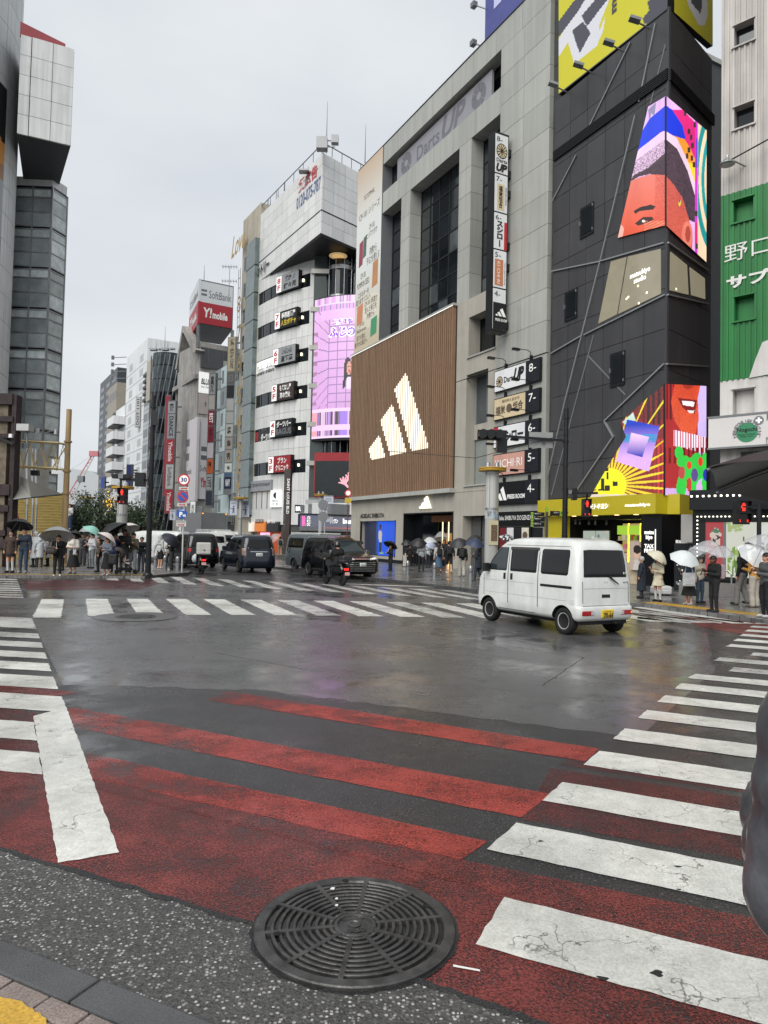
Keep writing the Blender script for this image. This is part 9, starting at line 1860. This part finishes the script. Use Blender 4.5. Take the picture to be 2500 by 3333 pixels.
# past the slatted building
PU(1271, 1857, 1773, 120, 'woman in black under a black umbrella before the blue display window', '#131416', '#141519', (1277, 1763, 50), 'black umbrella in front of the blue display window', arms='up', wide=.6, hand=0, hair='m', group=Ag)
PU(1317, 1845, 1769, -60, 'woman in white trousers and black top by the entrance', '#17181a', '#a9a39a', (1321, 1759, 36), 'small black umbrella over the woman in white trousers', arms='ud', hand=0, wide=.8, hair='m', group=Ag)
person(1334, 1842, 1771, -40, 'person in black left of the grey blazer', '#141417', '#15161a', group=Ag); person(1351, 1841, 1768, -20, 'second person in black left of the grey blazer', '#17181c', '#141519', hair='m', group=Ag)
PU(1371, 1862, 1766, 5, 'man in grey blazer and black trousers seen from behind', '#85888a', '#1b1c1f', (1363, 1754, 54), 'flat black umbrella over the man in the grey blazer', arms='ud', legs='x', hand=0, group=Ag)
PU(1393, 1847, 1768, 20, 'person in white shirt and dark jeans under a pale blue umbrella', '#a4a8ac', '#20242e', (1406, 1765, 41), 'pale blue white umbrella right of the grey blazer', umat='#9aa3b8', arms='du', group=Ag); umbrella(at(1400, 1795, 38), 1398, 1748, 49, VIN2, 'clear umbrella between the grey blazer and the bubble umbrella', Y=38, deep=.36)
e, hs, s = person(1427, 1865, 1769, 10, 'woman in white blouse and long denim skirt with backpack', '#a8a5a0', '#3a536b', skirt=.32, hair='m', legs='x', group=Ag); backpack(e, s, '#1a1b1e', 'black backpack of the woman in the denim skirt')
PU(1444, 1845, 1757, 170, 'long-haired woman in black under the clear bubble umbrella', '#1b1b1e', '#1d1e22', (1437, 1730, 54), 'clear bubble umbrella with amber edge at the entrance', umat=VIN, deep=.48, arms='du', hair='l', group=Ag)
e, hs, s = person(1461, 1867, 1761, 0, 'man in black jacket and shorts with white sneakers and backpack', '#15161a', '#16171b', shorts=True, legs='w', shoe='#b5b5b2', arms='dv', group=Ag); backpack(e, s, '#121318', 'black backpack of the man in shorts')
e, hs, s = PU(1503, 1878, 1769, -10, 'man in wide pale trousers and black jacket with backpack', '#17181a', '#96938b', (1491, 1754, 62), 'dark umbrella over the man in pale trousers', umat='#26272a', arms='ud', hand=0, legs='x', wide=1.2, group=Ag); backpack(e, s, '#101114', 'black backpack of the man in pale trousers')
person(1528, 1850, 1772, 0, 'person in white jacket behind the man in pale trousers', '#a0a2a4', '#2a2d35', group=Ag)
PU(1556, 1891, 1775, 60, 'woman in navy coat, jeans and brown boots next to the lamp column', '#1d222b', '#242d3a', (1550, 1755, 63), 'navy umbrella next to the lamp column', umat='#27324a', arms='pu', coat=.62, hair='m', shoe='#4a3c2e', legs='x', group=Ag); umbrella(at(1548, 1790, 34.5), 1545, 1740, 60, M('canopy_dark_grey', '#242527', .5), 'dark grey umbrella behind the navy umbrella', Y=34.5)
PU(1640, 1866, 1772, 170, 'person in beige coat behind the white van bonnet', '#5f5548', '#2a2a2d', (1660, 1742, 60, -.5), 'black and white patterned umbrella behind the white van', umat='#111214', pat=M('canopy_white_pat', '#b9babd', .5), arms='du', hair='m', group=Ag)
# right pavement
e, hs, s = person(2088, 1946, 1812, 60, 'person in long dark coat with white cap behind the white van', '#1d2430', '#2b2c30', coat=.3, hair='s', hairm=cloth('#9c9a96'), group=Rg)
PU(2142, 1958, 1812, 118, 'girl in frilled cream dress, white stockings and black platform shoes', '#b9b29c', '#b9b29c', (2152, 1797, 68, -.2), 'frilled cream parasol of the girl in the cream dress', umat='#b5b09c', skirt=.60, wide=1.3, arms='pu', hair='l', socks='#b3b3b0', shoe='#1a1a1b', frill=cloth('#bdb8a6'), group=Rg)
bag(at(2152, 1935, G(2142, 1958).y+1.5), .6, .5, .3, '#a7a7a6', 'white kerb-like block on the pavement behind the girl in the cream dress')  # a pale kerb-like block, not a bag; only reuses the bag shape
e, hs, s = PU(2243, 1969, 1822, 110, 'girl with blue scarf and black fringed skirt under a white umbrella', '#46536a', '#121214', (2236, 1797, 94, -.3), 'plain white umbrella of the girl with the blue scarf', umat='#b9bfbf', skirt=.36, wide=.8, arms='pu', hair='l', shoe='#a09c96', group=Rg); bag(at(2242, 1908, e.location.y-.32), .36, .08, .38, '#a8a9ac', 'white cloth tote bag of the girl with the blue scarf', face=10, strap=.3)
PU(2277, 1963, 1813, 200, 'woman in cream jacket and flared jeans behind the man with the phone', '#a39c8c', '#2f3d4c', (2250, 1782, 110, 0), 'clear umbrella of the woman in the cream jacket', umat=VIN, deep=.36, arms='pd', hair='l', hand=0, group=Rg)
e, hs, s = PU(2325, 1992, 1808, 105, 'man in black hoodie looking down at his phone under a clear umbrella', '#141517', '#17181a', (2318, 1760, 112), 'large clear umbrella over the man in the black hoodie', umat=VIN, deep=.40, arms='pu', skin='b', tilt=1, shoe='#232427', group=Rg); backpack(e, s, '#a08c92', 'pale pink backpack behind the man in the black hoodie')
umbrella(at(2350, 1850, 22.6), 2350, 1776, 86, VIN, 'second clear umbrella behind the man in the black hoodie', Y=22.6, deep=.44)
e, hs, s = person(2416, 1969, 1784, 40, 'man with black hood and grey trousers facing the shopfront', '#121319', '#6f6d69', hood='#121319', wide=.8, shoe='#232323', legs='x', group=Rg)
PU(2456, 1977, 1796, 30, 'woman in patterned mustard sweater and pale trousers', '#a9792c', '#9d968a', (2478, 1787, 120, -.1), 'grey translucent umbrella over the mustard sweater', umat=VIN2, deep=.3, arms='pu', hair='m', shoe='#5a4a42', wide=.8, group=Rg)
PU(2494, 2010, 1800, 95, 'man in grey hoodie and dark trousers cut off by the right edge', '#4a4b4e', '#15171d', (2500, 1742, 120), 'clear umbrella at the right edge over the man in the grey hoodie', umat=VIN, deep=.4, arms='pu', shoe='#a9a9a8', group=Rg)
# scooter rider
e, hs, s = person(0, 0, 0, math.degrees(SCO.rotation_euler[2])-90, 'rider in black with helmet on the motor scooter', '#111214', '#15161a', pos=SCO.matrix_basis @ Vector((-.28, 0, .02)), hgt=1.72, sit=True, arms='gg', hair='k', hairm=M('helmet_black', '#0d0e10', .15, coat=.6), lean=.12)
# close on the right: a puffer-jacket arm and a black umbrella reaching into view
e, hs, s = person(0, 0, 0, 8, 'person in shiny black puffer jacket cut off by the right edge in the foreground', '#2c2d30', '#17181a', pos=(1.0, 1.30, .024), hgt=1.80, arms='pu', puff=.035, res=.016); e.children[0].data.materials[1] = M('puffer_shell', '#4a4b50', .3, .0, var=.6, ns=5, bump=.5, bs=18, coat=.2)
umbrella(hs[1]+Vector((0, 0, .02)), 0, 0, 0, M('wet_black_canopy', '#1b1c20', .35, var=.3, ns=6), 'wet black umbrella reaching in from the right edge in the foreground', topp=Vector((1.25, 1.62, 2.065)), R_=.46, deep=.19)
